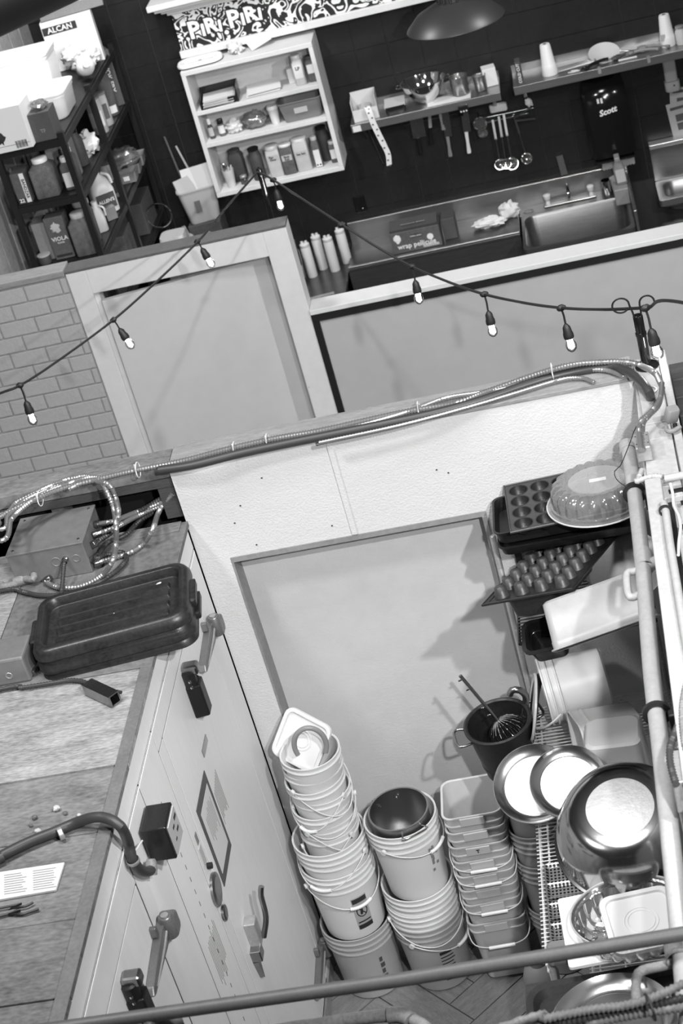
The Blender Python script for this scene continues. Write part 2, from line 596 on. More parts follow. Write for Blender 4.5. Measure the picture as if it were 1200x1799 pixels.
MB().bb((-1.785, 5.935, 2.5455), (-0.02, 6.11, 2.562)).build('top_plate', 'wood_grey', wall_alcove, w=True, bevel=0.003)
m_ = MB()
for q in range(7):
    m_.box((random.uniform(-1.7, -0.75), 5.9385, random.uniform(2.15, 2.5)), (0.006, 0.003, 0.004))
tag(m_.build('nail_mark', 'ink', wall_alcove, w=True), None, kind='stuff')

# ---- ledge and dark opening beyond the cold room roof
ledge = struct(MB().bb((-3.4, 5.97, 2.50), (-1.79, 6.10, 2.555)), 'trim_2', 'ply_mid', 0.003)
MB().bb((-3.4, 5.965, 2.465), (-1.79, 5.995, 2.498)).build('fascia', 'wood_dark', ledge, w=True)
MB().bb((-1.86, 5.97, 2.325), (-1.795, 6.08, 2.464)).build('stud', 'wood_dark', ledge, w=True)
MB().bb((-2.30, 5.99, 2.325), (-2.25, 6.09, 2.464)).build('stud', 'ply_dark', ledge, w=True)
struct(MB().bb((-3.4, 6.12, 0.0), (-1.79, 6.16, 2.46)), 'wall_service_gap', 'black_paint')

# ---- right wall: pipes run along its top
wr = [(-0.018, 6.06), (-0.018, 5.94), (-0.045, 5.2), (-0.066, 4.0), (-0.10, 2.6), (0.095, 2.6), (0.100, 5.4), (0.108, 6.06)]
wall_right = struct(MB().prism(wr, 0, 2.545), 'wall_right', 'wall_top_paint')
MB().prism([(-0.012, 6.06), (-0.012, 5.56), (0.074, 5.56), (0.078, 6.06)], 2.546, 2.566).build('top_board', 'wall_top_paint', wall_right, w=True, bevel=0.002)
MB().prism([(-0.012, 5.555), (-0.025, 5.45), (0.072, 5.45), (0.074, 5.555)], 2.546, 2.564).build('top_board', 'wall_top_paint', wall_right, w=True, bevel=0.002)
MB().prism([(-0.025, 5.446), (-0.040, 5.05), (0.068, 5.05), (0.072, 5.446)], 2.546, 2.567).build('top_board', 'wall_top_paint', wall_right, w=True, bevel=0.002)
MB().prism([(0.079, 6.06), (0.073, 4.3), (0.099, 4.3), (0.108, 6.06)], 2.546, 2.585).build('edge_board', 'wall_top_paint', wall_right, w=True, bevel=0.003)
MB().prism([(-0.044, 5.12), (-0.078, 3.6), (-0.02, 3.6), (0.008, 5.12)], 2.568, 2.61).build('rail_board', 'wall_top_paint', wall_right, w=True, bevel=0.004)
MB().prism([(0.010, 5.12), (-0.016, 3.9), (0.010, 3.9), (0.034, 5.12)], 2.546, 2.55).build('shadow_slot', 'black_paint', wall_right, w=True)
for (x, y) in ((0.05, 5.08), (0.06, 4.86), (0.08, 5.0)):
    MB().box((x, y, 2.57), (0.05, 0.016, 0.008)).build('black_strap', 'black_paint', wall_right, w=True)

# ---- dark planked deck on the far side of the right wall
deck = struct(MB().bb((0.115, 3.4, 2.30), (1.4, 6.22, 2.42)), 'floor_deck', 'black_paint')
for q in range(20):
    MB().bb((0.115, 6.21 - (q + 1) * 0.14 + 0.006, 2.42), (1.4, 6.21 - q * 0.14, 2.445)).build('plank', 'wood_dark', deck, w=True, bevel=0.003)

# ================================================================== COLD ROOM
cr = thing('walk_in_cooler', 'white panelled walk-in cooler with plywood roof and two hinged doors', 'cooler', (-1.79, 5.93, 0))
body = MB().bb((-3.5, 2.6, 0.0), (-1.79, 5.93, 2.29)).build('body', 'black_rubber', cr, w=True)  # hidden core coloured black, paints the shade seen in the panel gaps
FX = -1.79
def face(y0, y1, z0, z1, x0, x1, name, m, parent, bevel=0.0):
    return MB().bb((x0, min(y0, y1), z0), (x1, max(y0, y1), z1)).build(name, m, parent, w=True, bevel=bevel)
for (a, b) in ((5.93, 5.74), (4.785, 4.51), (4.505, 4.20)):
    face(a - 0.003, b + 0.003, 0.0, 2.194, FX, FX + 0.0025, 'wall_panel', 'cool_panel', cr)
face(5.737, 4.790, 2.106, 2.194, FX, FX + 0.0025, 'wall_panel', 'cool_panel', cr)
face(5.928, 2.62, 2.20, 2.30, FX, FX + 0.0025, 'top_panel', 'cool_panel', cr, 0.002)
face(4.867, 4.791, 0.0, 2.098, FX, FX + 0.0025, 'door_casing', 'cool_panel', cr)
face(4.194, 2.62, 2.063, 2.194, FX, FX + 0.0025, 'wall_panel', 'cool_panel', cr)
face(5.93, 2.62, 0.0, 0.07, FX + 0.0025, FX + 0.012, 'kick_strip', 'galv', cr)
# plywood roof sheets
for (x0, x1, y0, y1, m, zt) in ((-2.40, -1.775, 4.985, 5.93, 'ply_smooth', 2.322), (-3.5, -2.405, 4.985, 5.93, 'ply_worn', 2.320),
                                (-3.5, -1.775, 4.775, 4.98, 'ply_worn', 2.320), (-3.5, -1.775, 4.465, 4.772, 'ply_worn', 2.3215),
                                (-3.5, -1.775, 4.15, 4.458, 'ply_mid', 2.318), (-3.5, -1.775, 3.78, 4.147, 'ply_mid', 2.317),
                                (-3.5, -1.775, 3.475, 3.777, 'ply_dark', 2.318), (-3.5, -1.775, 2.62, 3.47, 'ply_dark', 2.316)):
    MB().bb((x0, y0, 2.30), (x1, y1, zt)).build('plywood_sheet', m, cr, w=True, bevel=0.002)
MB().bb((-1.815, 2.62, 2.3225), (-1.773, 4.98, 2.3245)).build('edge_band', 'ply_edge', cr, w=True)
MB().bb((-2.2, 5.86, 2.3225), (-1.80, 5.93, 2.327)).build('edge_batten', 'ply_mid', cr, w=True)
MB().bb((-1.7815, 2.62, 2.196), (-1.779, 5.9, 2.201)).build('seam_bead', 'lid_white', cr, w=True)

def strap_hinge(parent, y, z):
    """cast strap hinge: spear-shaped leaf along the door, ridge, vertical knuckle, bracket, lug"""
    X = FX + 0.003
    YZ = Matrix(((0, 0, 1, X), (1, 0, 0, y), (0, 1, 0, z), (0, 0, 0, 1)))
    o = MB().at(YZ).prism([(-0.265, -0.006), (-0.245, 0.014), (-0.03, 0.034), (0.035, 0.030), (0.035, -0.034), (-0.03, -0.034), (-0.245, -0.016)], 0.0, 0.030).at(I4).build('hinge', 'hinge_metal', parent, w=True, bevel=0.005)
    MB().at(YZ).prism([(-0.225, -0.002), (-0.05, 0.006), (0.0, 0.014), (0.0, 0.004), (-0.05, -0.004)], 0.030, 0.037).at(I4).build('ridge', 'galv', o, w=True, bevel=0.002)
    MB().at(T(X + 0.034, y + 0.028, z - 0.036)).lathe([(0.020, 0), (0.024, 0.003), (0.024, 0.082), (0.020, 0.086)], 18).at(I4).build('knuckle', 'hinge_metal', o, w=True)
    MB().at(T(X + 0.034, y + 0.028, z + 0.0505)).lathe([(0.013, 0), (0.013, 0.003)], 14).at(I4).build('pin', 'galv', o, w=True)
    MB().at(YZ).prism([(0.04, -0.055), (0.085, -0.055), (0.098, -0.04), (0.098, 0.010), (0.085, 0.020), (0.04, 0.020)], -0.002, 0.052).at(I4).build('bracket', 'hinge_metal', o, w=True, bevel=0.010)
    MB().at(YZ).prism([(-0.055, 0.036), (-0.03, 0.036), (-0.034, 0.070), (-0.05, 0.070)], -0.002, 0.022).at(I4).build('lug', 'hinge_metal', o, w=True, bevel=0.003)
    return o
def door_closer(parent, y, z):
    X = FX + 0.003
    c = MB().at(T(X, y, z))
    c.prism([(0, -0.038), (0.055, -0.030), (0.055, 0.030), (0, 0.038)], -0.17, -0.03)
    o = c.build('closer', 'black_metal', parent, w=True, bevel=0.006)
    MB().at(T(X + 0.02, y - 0.01, z - 0.035) @ rotm(0, 0, 0)).lathe([(0.026, 0), (0.026, 0.055), (0.018, 0.06)], 16).at(I4).build('spring_drum', 'black_metal', o, w=True)
    MB().at(T(X, y, z)).prism([(0.0, -0.02), (0.062, -0.02), (0.062, 0.03), (0, 0.03)], 0.005, 0.045).build('cap', 'steel_dark', o, w=True, bevel=0.010)
    MB().at(T(X + 0.035, y + 0.025, z - 0.02) @ rotm(35, 0, 0)).lathe([(0.010, -0.02), (0.010, 0.03)], 12).at(I4).build('roller', 'chrome', o, w=True)
    for (dy, dz) in ((-0.045, -0.01), (-0.045, -0.035), (0.04, -0.03)):
        MB().at(T(X + 0.025, y + dy * 0.8, z + dz)).lathe([(0.006, 0), (0.006, 0.008)], 8).at(I4).build('bolt', 'chrome', o, w=True)
    return o
doorA = face(5.733, 4.875, 0.08, 2.098, FX, FX + 0.003, 'door', 'cool_door', cr)
strap_hinge(doorA, 5.735, 1.935)
strap_hinge(doorA, 5.735, 0.22)
door_closer(doorA, 5.30, 2.045)
doorB = face(4.188, 2.62, 0.08, 2.056, FX, FX + 0.003, 'door', 'cool_door', cr)
strap_hinge(doorB, 4.20, 1.835)
door_closer(doorB, 3.83, 1.985)
# latch: plate, body, pull lever
Lx = FX + 0.003
la = MB().bb((Lx, 4.965, 1.02), (Lx + 0.045, 5.02, 1.13)).build('latch', 'galv', doorA, w=True, bevel=0.004)
MB().tube(spline([(Lx + 0.05, 5.00, 1.03), (Lx + 0.075, 5.03, 1.10), (Lx + 0.075, 5.06, 1.18), (Lx + 0.085, 5.07, 1.215)], 0.02), 0.011, 8).build('pull_lever', 'steel_dark', la, w=True)
MB().bb((Lx - 0.010, 4.93, 0.975), (Lx + 0.040, 4.985, 1.025)).build('strike', 'steel_dark', la, w=True, bevel=0.004)
MB().at(Matrix(((0, 0, 1, Lx), (1, 0, 0, 4.95), (0, 1, 0, 0.93), (0, 0, 0, 1)))).prism([(-0.02, 0.045), (0.02, 0.045), (0.0, -0.05)], 0, 0.02).at(I4).build('tongue', 'steel_dark', la, w=True)
# notices on the door
sg = MB().bb((Lx, 4.925, 1.365), (Lx + 0.003, 5.15, 1.725)).build('door_notice', 'label_dark', doorA, w=True, label='dark-bordered notice on the cold room door')
MB().bb((Lx + 0.003, 4.95, 1.405), (Lx + 0.0038, 5.125, 1.685)).build('notice_sheet', 'paper', sg, w=True)
m_ = MB()
for q in range(9):
    yy = 5.10 - q * 0.014
    m_.bb((Lx + 0.0039, yy - 0.003, 1.50 + random.uniform(0, 0.04)), (Lx + 0.0043, yy, 1.66 - random.uniform(0, 0.03)))
tag(m_.build('print_lines', 'ink_soft', sg, w=True), None, kind='stuff')
m_ = MB()
for (yy, zz, n) in ((5.27, 1.60, 9), ):
    for q in range(n):
        m_.bb((Lx, yy - q * 0.012, zz - 0.12 - random.uniform(0, 0.05)), (Lx + 0.0008, yy - q * 0.012 + 0.003, zz + 0.03 - q * 0.004))
tag(m_.build('print_lines', 'ink_soft', doorA, w=True), None, kind='stuff')
m_ = MB()
for q in range(11):
    yy = 4.70 - q * 0.013
    m_.bb((FX + 0.0025, yy, 1.20 + random.uniform(0, 0.05)), (FX + 0.0033, yy + 0.003, 1.40 + random.uniform(0, 0.03)))
tag(m_.build('print_lines', 'ink_soft', cr, w=True), None, kind='stuff')
MB().bb((Lx, 5.20, 1.745), (Lx + 0.004, 5.30, 1.775)).build('maker_plate', 'steel_brushed', doorA, w=True)
m_ = MB().at(Matrix(((0, 0, 1, FX + 0.003), (1, 0, 0, 4.825), (0, 1, 0, 1.445), (0, 0, 0, 1)))).lathe([(0.062, 0), (0.062, 0.010), (0.045, 0.014)], 28)
m_.at(I4).build('lock_disc', 'steel_dark', cr, w=True)
m_ = MB().at(Matrix(((0, 0, 1, FX + 0.003), (1, 0, 0, 4.822), (0, 1, 0, 1.335), (0, 0, 0, 1)))).lathe([(0.030, 0), (0.030, 0.010), (0.02, 0.013)], 20)
m_.at(I4).build('key_disc', 'steel_dark', cr, w=True)
face(4.845, 4.81, 1.565, 1.645, FX + 0.003, FX + 0.006, 'switch_plate', 'paper_grey', cr)
face(4.845, 4.822, 1.655, 1.70, FX + 0.003, FX + 0.005, 'sticker', 'ink_soft', cr)
m_ = MB().at(Matrix(((0, 0, 1, FX + 0.003), (1, 0, 0, 4.838), (0, 1, 0, 1.545), (0, 0, 0, 1)))).lathe([(0.012, 0), (0.012, 0.018)], 12)
m_.at(I4).build('key_switch', 'black_metal', cr, w=True)
m_ = MB()
for q in range(34):
    m_.box((FX + 0.003, 4.64, 2.0 - q * 0.056), (0.003, 0.003, 0.02))
tag(m_.build('rivet_row', 'ink_soft', cr, w=True), None, kind='stuff')

# ================================================================== BUCKETS
def bucket_profile(r0, r1, h, ribs=3, t=0.003, ribgap=0.030, ribh=0.005):
    """outer wall, ribs under the rim, rolled lip, inner wall"""
    p = [(r0 - 0.012, 0.0), (r0, 0.008)]
    R = lambda z: r0 + (r1 - r0) * z / h
    zs = [h - 0.028 - q * ribgap for q in range(ribs)][::-1]
    for z in zs:
        p += [(R(z - 0.006), z - 0.006), (R(z) + ribh * 1.6, z - 0.003), (R(z) + ribh * 1.6, z + 0.002), (R(z + 0.005), z + 0.005)]
    p += [(R(h) - 0.001, h - 0.010), (r1 + ribh, h - 0.007), (r1 + ribh, h - 0.001), (r1 + ribh * 0.3, h), (r1 - t, h - 0.003), (r0 - t, 0.006), (0.0, 0.005)]
    return p
def surf_patch(mb, r0, r1, z0, z1, a0, a1, off, n=8):
    """thin curved patch lying on a tapered round wall; r0 at z0, r1 at z1, angles in degrees"""
    rings = []
    for i in range(n + 1):
        a = math.radians(a0 + (a1 - a0) * i / n)
        c, s = math.cos(a), math.sin(a)
        rings.append([((r0 + off) * c, (r0 + off) * s, z0), ((r1 + off) * c, (r1 + off) * s, z1), ((r1 + off + 0.0006) * c, (r1 + off + 0.0006) * s, z1), ((r0 + off + 0.0006) * c, (r0 + off + 0.0006) * s, z0)])
    return mb.loft(rings, True, True, False)
def bail(t, r, z, drop, ang, m='wire_white', grip=True, wire=0.0025, grip_m='lid_white'):
    """wire bail hanging against the bucket wall, with a grip in its middle and two ears"""
    A = math.radians(ang)
    def pt(th, k=0.0):
        rr = r + 0.010 + k
        x, y = rr * math.cos(th), -rr * math.sin(th)
        return (x * math.cos(A) - y * math.sin(A), x * math.sin(A) + y * math.cos(A), z - drop * math.sin(th) ** 1.3)
    o = MB().tube([pt(PI * q / 28) for q in range(29)], wire, 6).build('bail_handle', m, t)
    if grip:
        MB().tube([pt(PI * (0.5 + 0.10 * (q / 6 - 0.5) * 2)) for q in range(7)], 0.008, 8).build('grip', grip_m, o)
    for th in (0, PI):
        MB().at(T(*pt(th)) @ rotm(0, 90, ang)).lathe([(0.012, -0.006), (0.012, 0.006)], 10).at(I4).build('ear', m, o)
    return o
def bucket(label, loc, r0, r1, h, m='bucket_white', ribs=3, group=None, rot=None, hang=None, drop=0.12, grip=True, cat='bucket', ribgap=0.03):
    t = thing('bucket', label, cat, loc, rot, group)
    MB().lathe(bucket_profile(r0, r1, h, ribs, ribgap=ribgap), 40, cap0=True, cap1=True).build('shell', m, t)
    if hang is not None:
        bail(t, r1, h - 0.075, drop, hang, grip=grip)
    return t

G1 = 'buckets in the leftmost stack'
bx, by = -1.585, 5.775
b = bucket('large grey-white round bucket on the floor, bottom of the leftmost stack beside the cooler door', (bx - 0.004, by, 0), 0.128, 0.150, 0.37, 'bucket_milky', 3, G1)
m_ = MB()
for q in range(5):
    surf_patch(m_, 0.139, 0.141, 0.10 + q * 0.033, 0.125 + q * 0.033, -58 , -50 - (q % 2) * 2, 0.001, 4)
m_.build('printed_label', 'label_dark', b)
b = bucket('large round bucket with dark warning label, second from bottom in the leftmost stack', (bx - 0.004, by, 0.345), 0.128, 0.150, 0.37, 'bucket_white', 3, G1, hang=30, drop=0.10)
lab = surf_patch(MB(), 0.133, 0.143, 0.06, 0.235, -74, -46, 0.001).build('warning_label', 'label_grey', b, label='grey warning label with barred circle')
m_ = MB()
for (z0, z1, a0, a1) in ((0.205, 0.23, -73, -47), (0.062, 0.085, -73, -47), (0.095, 0.102, -72, -48)):
    surf_patch(m_, 0.1365 if z0 < .15 else 0.1415, 0.1375 if z0 < .15 else 0.1430, z0, z1, a0, a1, 0.0017, 4)
cp = [(-60 + 9.5 * math.cos(2 * PI * q / 20), 0.155 + 0.030 * math.sin(2 * PI * q / 20)) for q in range(21)]
def on_wall(a, z, off=0.002):
    r = 0.128 + 0.022 * z / 0.37 + off
    return (r * math.cos(math.radians(a)), r * math.sin(math.radians(a)), z)
m_.tube([on_wall(a, z) for a, z in cp], 0.003, 5)
m_.tube([on_wall(-66, 0.176), on_wall(-60, 0.155), on_wall(-54, 0.134)], 0.003, 5)
m_.tube([on_wall(-62, 0.14), on_wall(-60, 0.165)], 0.006, 5)
m_.build('warning_print', 'ink', lab)
b = bucket('wide white round bucket nested third from bottom in the leftmost stack', (bx - 0.002, by, 0.475), 0.128, 0.150, 0.37, 'bucket_white', 3, G1, hang=-25, drop=0.11, grip=True)
names = ['lowest', 'second', 'third', 'fourth', 'fifth', 'sixth', 'topmost']
for q in range(7):
    bucket('slim white pail, %s of the seven nested at the top of the leftmost stack' % names[q], (bx + 0.004 * q + (0.004 if q % 2 else 0), by - 0.002 * q, 0.60 + q * 0.066), 0.098, 0.119, 0.29, 'bucket_white', 1, G1,
           rot=(random.uniform(-1.5, 1.5), 1.5 + random.uniform(-1.2, 1.2), 0), hang=(20, -40, 60, 10, -30, 45, None)[q], drop=0.10 + 0.02 * (q % 3), grip=q in (1, 4), ribgap=0.022)
# square lid standing in the top pail, with a loose snap ring
ld = thing('loose_cover', 'white square bucket lid with ring moulding, standing in the topmost pail of the leftmost stack', 'lid', M=T(bx + 0.005, by + 0.035, 1.30) @ rotm(60, 10, -22) @ rotm(0, 0, -14))
MB().rloft([(0.205, 0.205, 0.03, -0.006), (0.215, 0.215, 0.035, -0.004), (0.215, 0.215, 0.035, 0.012), (0.205, 0.205, 0.03, 0.014), (0.185, 0.185, 0.025, 0.012), (0.18, 0.18, 0.022, 0.002)], True, True).build('panel', 'lid_white', ld)
for rr in (0.030, 0.042):
    MB().tube([(rr * math.cos(2 * PI * q / 24), rr * math.sin(2 * PI * q / 24), 0.003) for q in range(24)], 0.003, 6, closed=True).build('ring_moulding', 'lid_white', ld)
rg = MB()
rp = []
for q in range(15):
    a = math.radians(200 - q * 17)
    rp.append((bx + 0.055 + 0.062 * math.cos(a), by - 0.055 + 0.01 * math.cos(a), 1.335 + 0.085 * math.sin(a)))
rg.tube(spline(rp, 0.01), 0.011, 8)
tag(rg.build('pail_gasket', 'bucket_grey', None), 'grey curved lid rim hooked over the square lid in the leftmost stack', 'lid rim')

G2 = 'buckets in the second stack from the cooler'
bx, by = -1.285, 5.765
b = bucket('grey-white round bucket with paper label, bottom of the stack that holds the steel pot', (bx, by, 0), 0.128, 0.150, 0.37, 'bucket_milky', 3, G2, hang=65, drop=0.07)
lab = surf_patch(MB(), 0.130, 0.142, 0.045, 0.245, -78, -46, 0.001).build('paper_label', 'label_grey', b)
m_ = MB()
for q in range(9):
    z = 0.06 + q * 0.019
    surf_patch(m_, 0.128 + 0.022 * z / 0.37, 0.128 + 0.022 * (z + .01) / 0.37, z, z + (0.016 if q == 8 else 0.006), -76, -50 - (q % 3) * 2, 0.0018, 4)
m_.build('print_lines', 'ink', lab)
bucket('white round bucket nested second from bottom under the steel pot', (bx + 0.002, by, 0.085), 0.128, 0.150, 0.37, 'bucket_white', 3, G2, hang=20, drop=0.10, grip=False)
bucket('white round bucket nested third from bottom under the steel pot', (bx + 0.006, by, 0.175), 0.128, 0.150, 0.37, 'bucket_white', 3, G2, hang=None)
b = bucket('round white bucket with faded print holding the steel pot', (bx + 0.012, by, 0.515), 0.126, 0.148, 0.37, 'bucket_white', 3, G2, hang=60, drop=0.055)
m_ = MB()
for q in range(14):
    a0 = -50 + random.uniform(0, 16)
    z0 = 0.13 + random.uniform(0, 0.12)
    surf_patch(m_, 0.133 + z0 * .03, 0.1335 + z0 * .03, z0, z0 + 0.014, a0, a0 + 4, 0.0035, 2)
tag(m_.build('faded_print', 'ink_soft', b), None, kind='stuff')
pt = thing('steel_pot', 'stainless steel stock pot set into the top bucket of the second stack', 'pot', (bx + 0.012, by, 0.70), (4, 1, 0))
MB().lathe([(0.105, 0.0), (0.118, 0.004), (0.121, 0.012), (0.121, 0.218), (0.126, 0.222), (0.126, 0.226), (0.119, 0.226), (0.119, 0.012), (0.0, 0.010)], 44).build('shell', 'steel_pot', pt)
for A in (-62, 118):
    a = math.radians(A)
    px = lambda s, o, z: ((0.121 + o) * math.cos(a + s), (0.121 + o) * math.sin(a + s), z)
    hd = MB().tube(spline([px(-0.38, 0, 0.19), px(-0.38, 0.022, 0.195), px(-0.30, 0.032, 0.196), px(0.30, 0.032, 0.196), px(0.38, 0.022, 0.195), px(0.38, 0, 0.19)], 0.012), 0.0045, 8).build('handle', 'chrome', pt)
    for s in (-0.42, -0.34, 0.34, 0.42):
        MB().at(T(*px(s, -0.004, 0.18 + 0.012 * (abs(s) > .4)))).lathe([(0.003, -0.003), (0.004, 0), (0.003, 0.003)], 8).at(I4).build('rivet', 'chrome', hd)

# ---- square tubs
def square_tub(label, loc, m='bucket_milky', w0=0.195, w1=0.238, h=0.34, rot=None, group=None, hang=False, tab=True, name='square_tub', cat='tub', lip=True):
    t = thing(name, label, cat, loc, rot, group)
    d = 0.003
    pr = [(w0 - 0.02, w0 - 0.02, 0.025, 0.0), (w0, w0, 0.032, 0.008), (w1 - 0.006, w1 - 0.006, 0.038, h - 0.055), (w1 + 0.006, w1 + 0.006, 0.040, h - 0.052), (w1 + 0.006, w1 + 0.006, 0.040, h - 0.046), (w1 - 0.003, w1 - 0.003, 0.038, h - 0.044),
          (w1, w1, 0.038, h - 0.010), (w1 + 0.012, w1 + 0.012, 0.042, h - 0.008), (w1 + 0.012, w1 + 0.012, 0.042, h - 0.001), (w1 + 0.006, w1 + 0.006, 0.040, h), (w1 - 2 * d, w1 - 2 * d, 0.036, h - 0.003), (w0 - 2 * d, w0 - 2 * d, 0.03, 0.007)]
    MB().rloft(pr, True, True).build('shell', m, t)
    if tab:
        MB().bb((-0.055, -w1 / 2 - 0.009, h - 0.048), (0.045, -w1 / 2 + 0.002, h - 0.008)).build('grip_tab', m, t, bevel=0.003)
    if hang:
        y = -w1 / 2 - 0.012
        sd = hang if hang in (-1, 1) else 1
        path = [(-w1 / 2 - 0.008, -0.0, h - 0.05), (-w1 / 2 - 0.010, y * 0.7, h - 0.075), (-w1 / 2 + 0.02, y - 0.006, h - 0.105), (0, y - 0.01, h - 0.125), (w1 / 2 - 0.02, y - 0.006, h - 0.105), (w1 / 2 + 0.010, y * 0.7, h - 0.075), (w1 / 2 + 0.008, 0.0, h - 0.05)]
        hd = MB().tube(spline(path, 0.012), 0.0025, 6).build('bail_handle', 'wire_white', t)
        MB().tube([(-0.055, y - 0.010, h - 0.122), (0.055, y - 0.010, h - 0.122)], 0.008, 8).build('grip', 'lid_white', hd)
    return t
G3 = 'square tubs nested in one stack'
sx, sy = -0.985, 5.755
nm = ['bottom', 'second from bottom', 'third from bottom', 'fourth from bottom', 'fifth from bottom', 'sixth from bottom', 'seventh from bottom', 'topmost, open']
for q in range(8):
    t = square_tub('translucent square plastic tub, %s in the stack of square tubs' % nm[q], (sx - 0.004 + 0.003 * q, sy, 0.012 if q == 0 else 0.045 + q * 0.0775), 'tub_white', rot=(0, 0.3, random.uniform(-2, 2) + 3), group=G3, hang=q in (0, 2, 4, 5))
    if q == 5:
        text('T', 0.022, T(-0.006, -0.1290, 0.312) @ FRONT, 'ink', t, 'size_letter', bold=0.0008)

# ---- dim buckets behind, under the dark pot
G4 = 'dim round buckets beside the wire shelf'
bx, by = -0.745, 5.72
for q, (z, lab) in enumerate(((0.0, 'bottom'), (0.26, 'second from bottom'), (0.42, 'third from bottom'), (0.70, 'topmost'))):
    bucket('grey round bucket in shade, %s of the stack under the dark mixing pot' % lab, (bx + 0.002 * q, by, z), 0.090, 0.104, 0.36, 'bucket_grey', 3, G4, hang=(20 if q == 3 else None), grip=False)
dp = thing('mixing_pot', 'dark deep mixing pot holding a whisk and dough hook, above the dim buckets', 'pot', (bx - 0.02, by - 0.01, 1.075), (3, -3, 0))
MB().lathe([(0.085, 0.0), (0.105, 0.008), (0.128, 0.235), (0.137, 0.240), (0.137, 0.247), (0.128, 0.25), (0.121, 0.245), (0.098, 0.012), (0.0, 0.010)], 40).build('shell', 'pan_dark', dp)
MB().lathe([(0.1085, 0.05), (0.1125, 0.056), (0.1125, 0.064), (0.110, 0.07)], 40, False, False).build('band', 'pan_dark', dp)
for A in (190, 20):
    a = math.radians(A)
    px = lambda s, o, z: ((0.126 + o) * math.cos(a + s), (0.126 + o) * math.sin(a + s), z)
    MB().tube(spline([px(-0.35, 0, 0.215), px(-0.33, 0.040, 0.222), px(-0.22, 0.055, 0.224), px(0.22, 0.055, 0.224), px(0.33, 0.040, 0.222), px(0.35, 0, 0.215)], 0.012), 0.0055, 8).build('handle', 'steel_dark', dp)
# whisk: bar with pegs, wires in a cage
wk = thing('mixer_whisk', 'large wire mixer whisk with pegged shaft leaning in the dark mixing pot', 'whisk', M=frame((-0.70, 5.69, 1.145), (-0.42, 0.12, 0.9)))
MB().tube([(0, 0, 0.18), (0, 0, 0.43)], 0.0075, 8).build('shaft', 'steel_dark', wk)
for z in (0.22, 0.26, 0.36, 0.41):
    MB().at(T(0.002, 0, z) @ rotm(0, -80, 0)).lathe([(0.004, 0), (0.004, 0.022)], 8).at(I4).build('peg', 'chrome', wk)
m_ = MB()
for q in range(11):
    a = PI * q / 11
    loop = []
    for s in range(25):
        th = 2 * PI * s / 24
        x = 0.088 * math.sin(th)
        loop.append((x * math.cos(a), x * math.sin(a), 0.09 - 0.095 * math.cos(th)))
    m_.tube(loop, 0.0019, 5, closed=True)
tag(m_.build('wire_cage', 'chrome', wk), None, kind='stuff')
hk = thing('dough_hook', 'dark curved dough hook leaning in the mixing pot behind the whisk', 'dough hook', (-0.70, 5.77, 1.10))
MB().tube(spline([(0.02, -0.02, 0.0), (0.0, 0.0, 0.10), (0.03, 0.0, 0.20), (0.045, 0.0, 0.26), (0.03, -0.02, 0.31), (0.0, -0.02, 0.315), (-0.012, -0.02, 0.295)], 0.012), 0.014, 10).build('hook', 'steel_dark', hk)
MB().tube(spline([(0.055, 0.0, 0.16), (0.085, 0.02, 0.26), (0.115, 0.03, 0.32), (0.15, 0.03, 0.325), (0.17, 0.03, 0.28), (0.175, 0.03, 0.22)], 0.012), 0.017, 10).build('arm', 'pan_mid', hk)

# ================================================================== WIRE RACK ON THE RIGHT
rk = thing('wire_rack', 'white wire shelf rack along the right wall, crowded with pans and tubs', 'rack', (-0.38, 5.15, 0))
RZ = 1.20
for (x, y, h) in ((-0.645, 5.88, 2.04), (-0.115, 5.88, 2.04), (-0.645, 4.50, RZ + 0.02), (-0.115, 4.50, 2.04)):
    MB().at(T(x, y, 0)).lathe([(0.012, 0), (0.012, h), (0.008, h + 0.004)], 12).at(I4).build('post', 'galv', rk, w=True)
for z in (0.35, RZ):
    s = MB()
    xl = -0.655 if z == RZ else -0.60
    s.tube([(xl, 4.48, z), (xl, 5.90, z)], 0.0045, 6).tube([(xl + 0.03, 4.48, z - 0.004), (xl + 0.03, 5.90, z - 0.004)], 0.004, 6)
    s.tube([(-0.105, 4.48, z), (-0.105, 5.90, z)], 0.0045, 6).tube([(-0.30, 4.48, z - 0.006), (-0.30, 5.90, z - 0.006)], 0.004, 6).tube([(-0.47, 4.48, z - 0.006), (-0.47, 5.90, z - 0.006)], 0.004, 6)
    s.tube([(xl, 4.48, z - 0.03), (xl, 5.90, z - 0.03)], 0.004, 6)
    fr = s.build('shelf_frame', 'wire_white', rk, w=True)
    g = MB()
    for q in range(71):
        y = 4.49 + q * 0.02
        g.tube([(xl - 0.013, y, z + 0.003), (-0.095, y, z + 0.003)], 0.0026, 5)
    tag(g.build('shelf_wires', 'wire_white', fr, w=True), None, kind='stuff')
us = thing('wire_shelf', 'short dark wire shelf at the back above the white rack, under the baking pans', 'shelf', (-0.37, 5.6, 1.80))
s = MB()
for (a, b) in (((-0.60, 5.50), (-0.60, 5.90)), ((-0.10, 5.50), (-0.10, 5.90)), ((-0.60, 5.50), (-0.10, 5.50)), ((-0.60, 5.90), (-0.10, 5.90))):
    s.tube([(a[0], a[1], 1.795), (b[0], b[1], 1.795)], 0.006, 6)
s.build('shelf_frame', 'black_metal', us, w=True)
g = MB()
for q in range(20):
    g.tube([(-0.60, 5.505 + q * 0.0205, 1.80), (-0.10, 5.505 + q * 0.0205, 1.80)], 0.003, 5)
tag(g.build('shelf_wires', 'black_metal', us, w=True), None, kind='stuff')

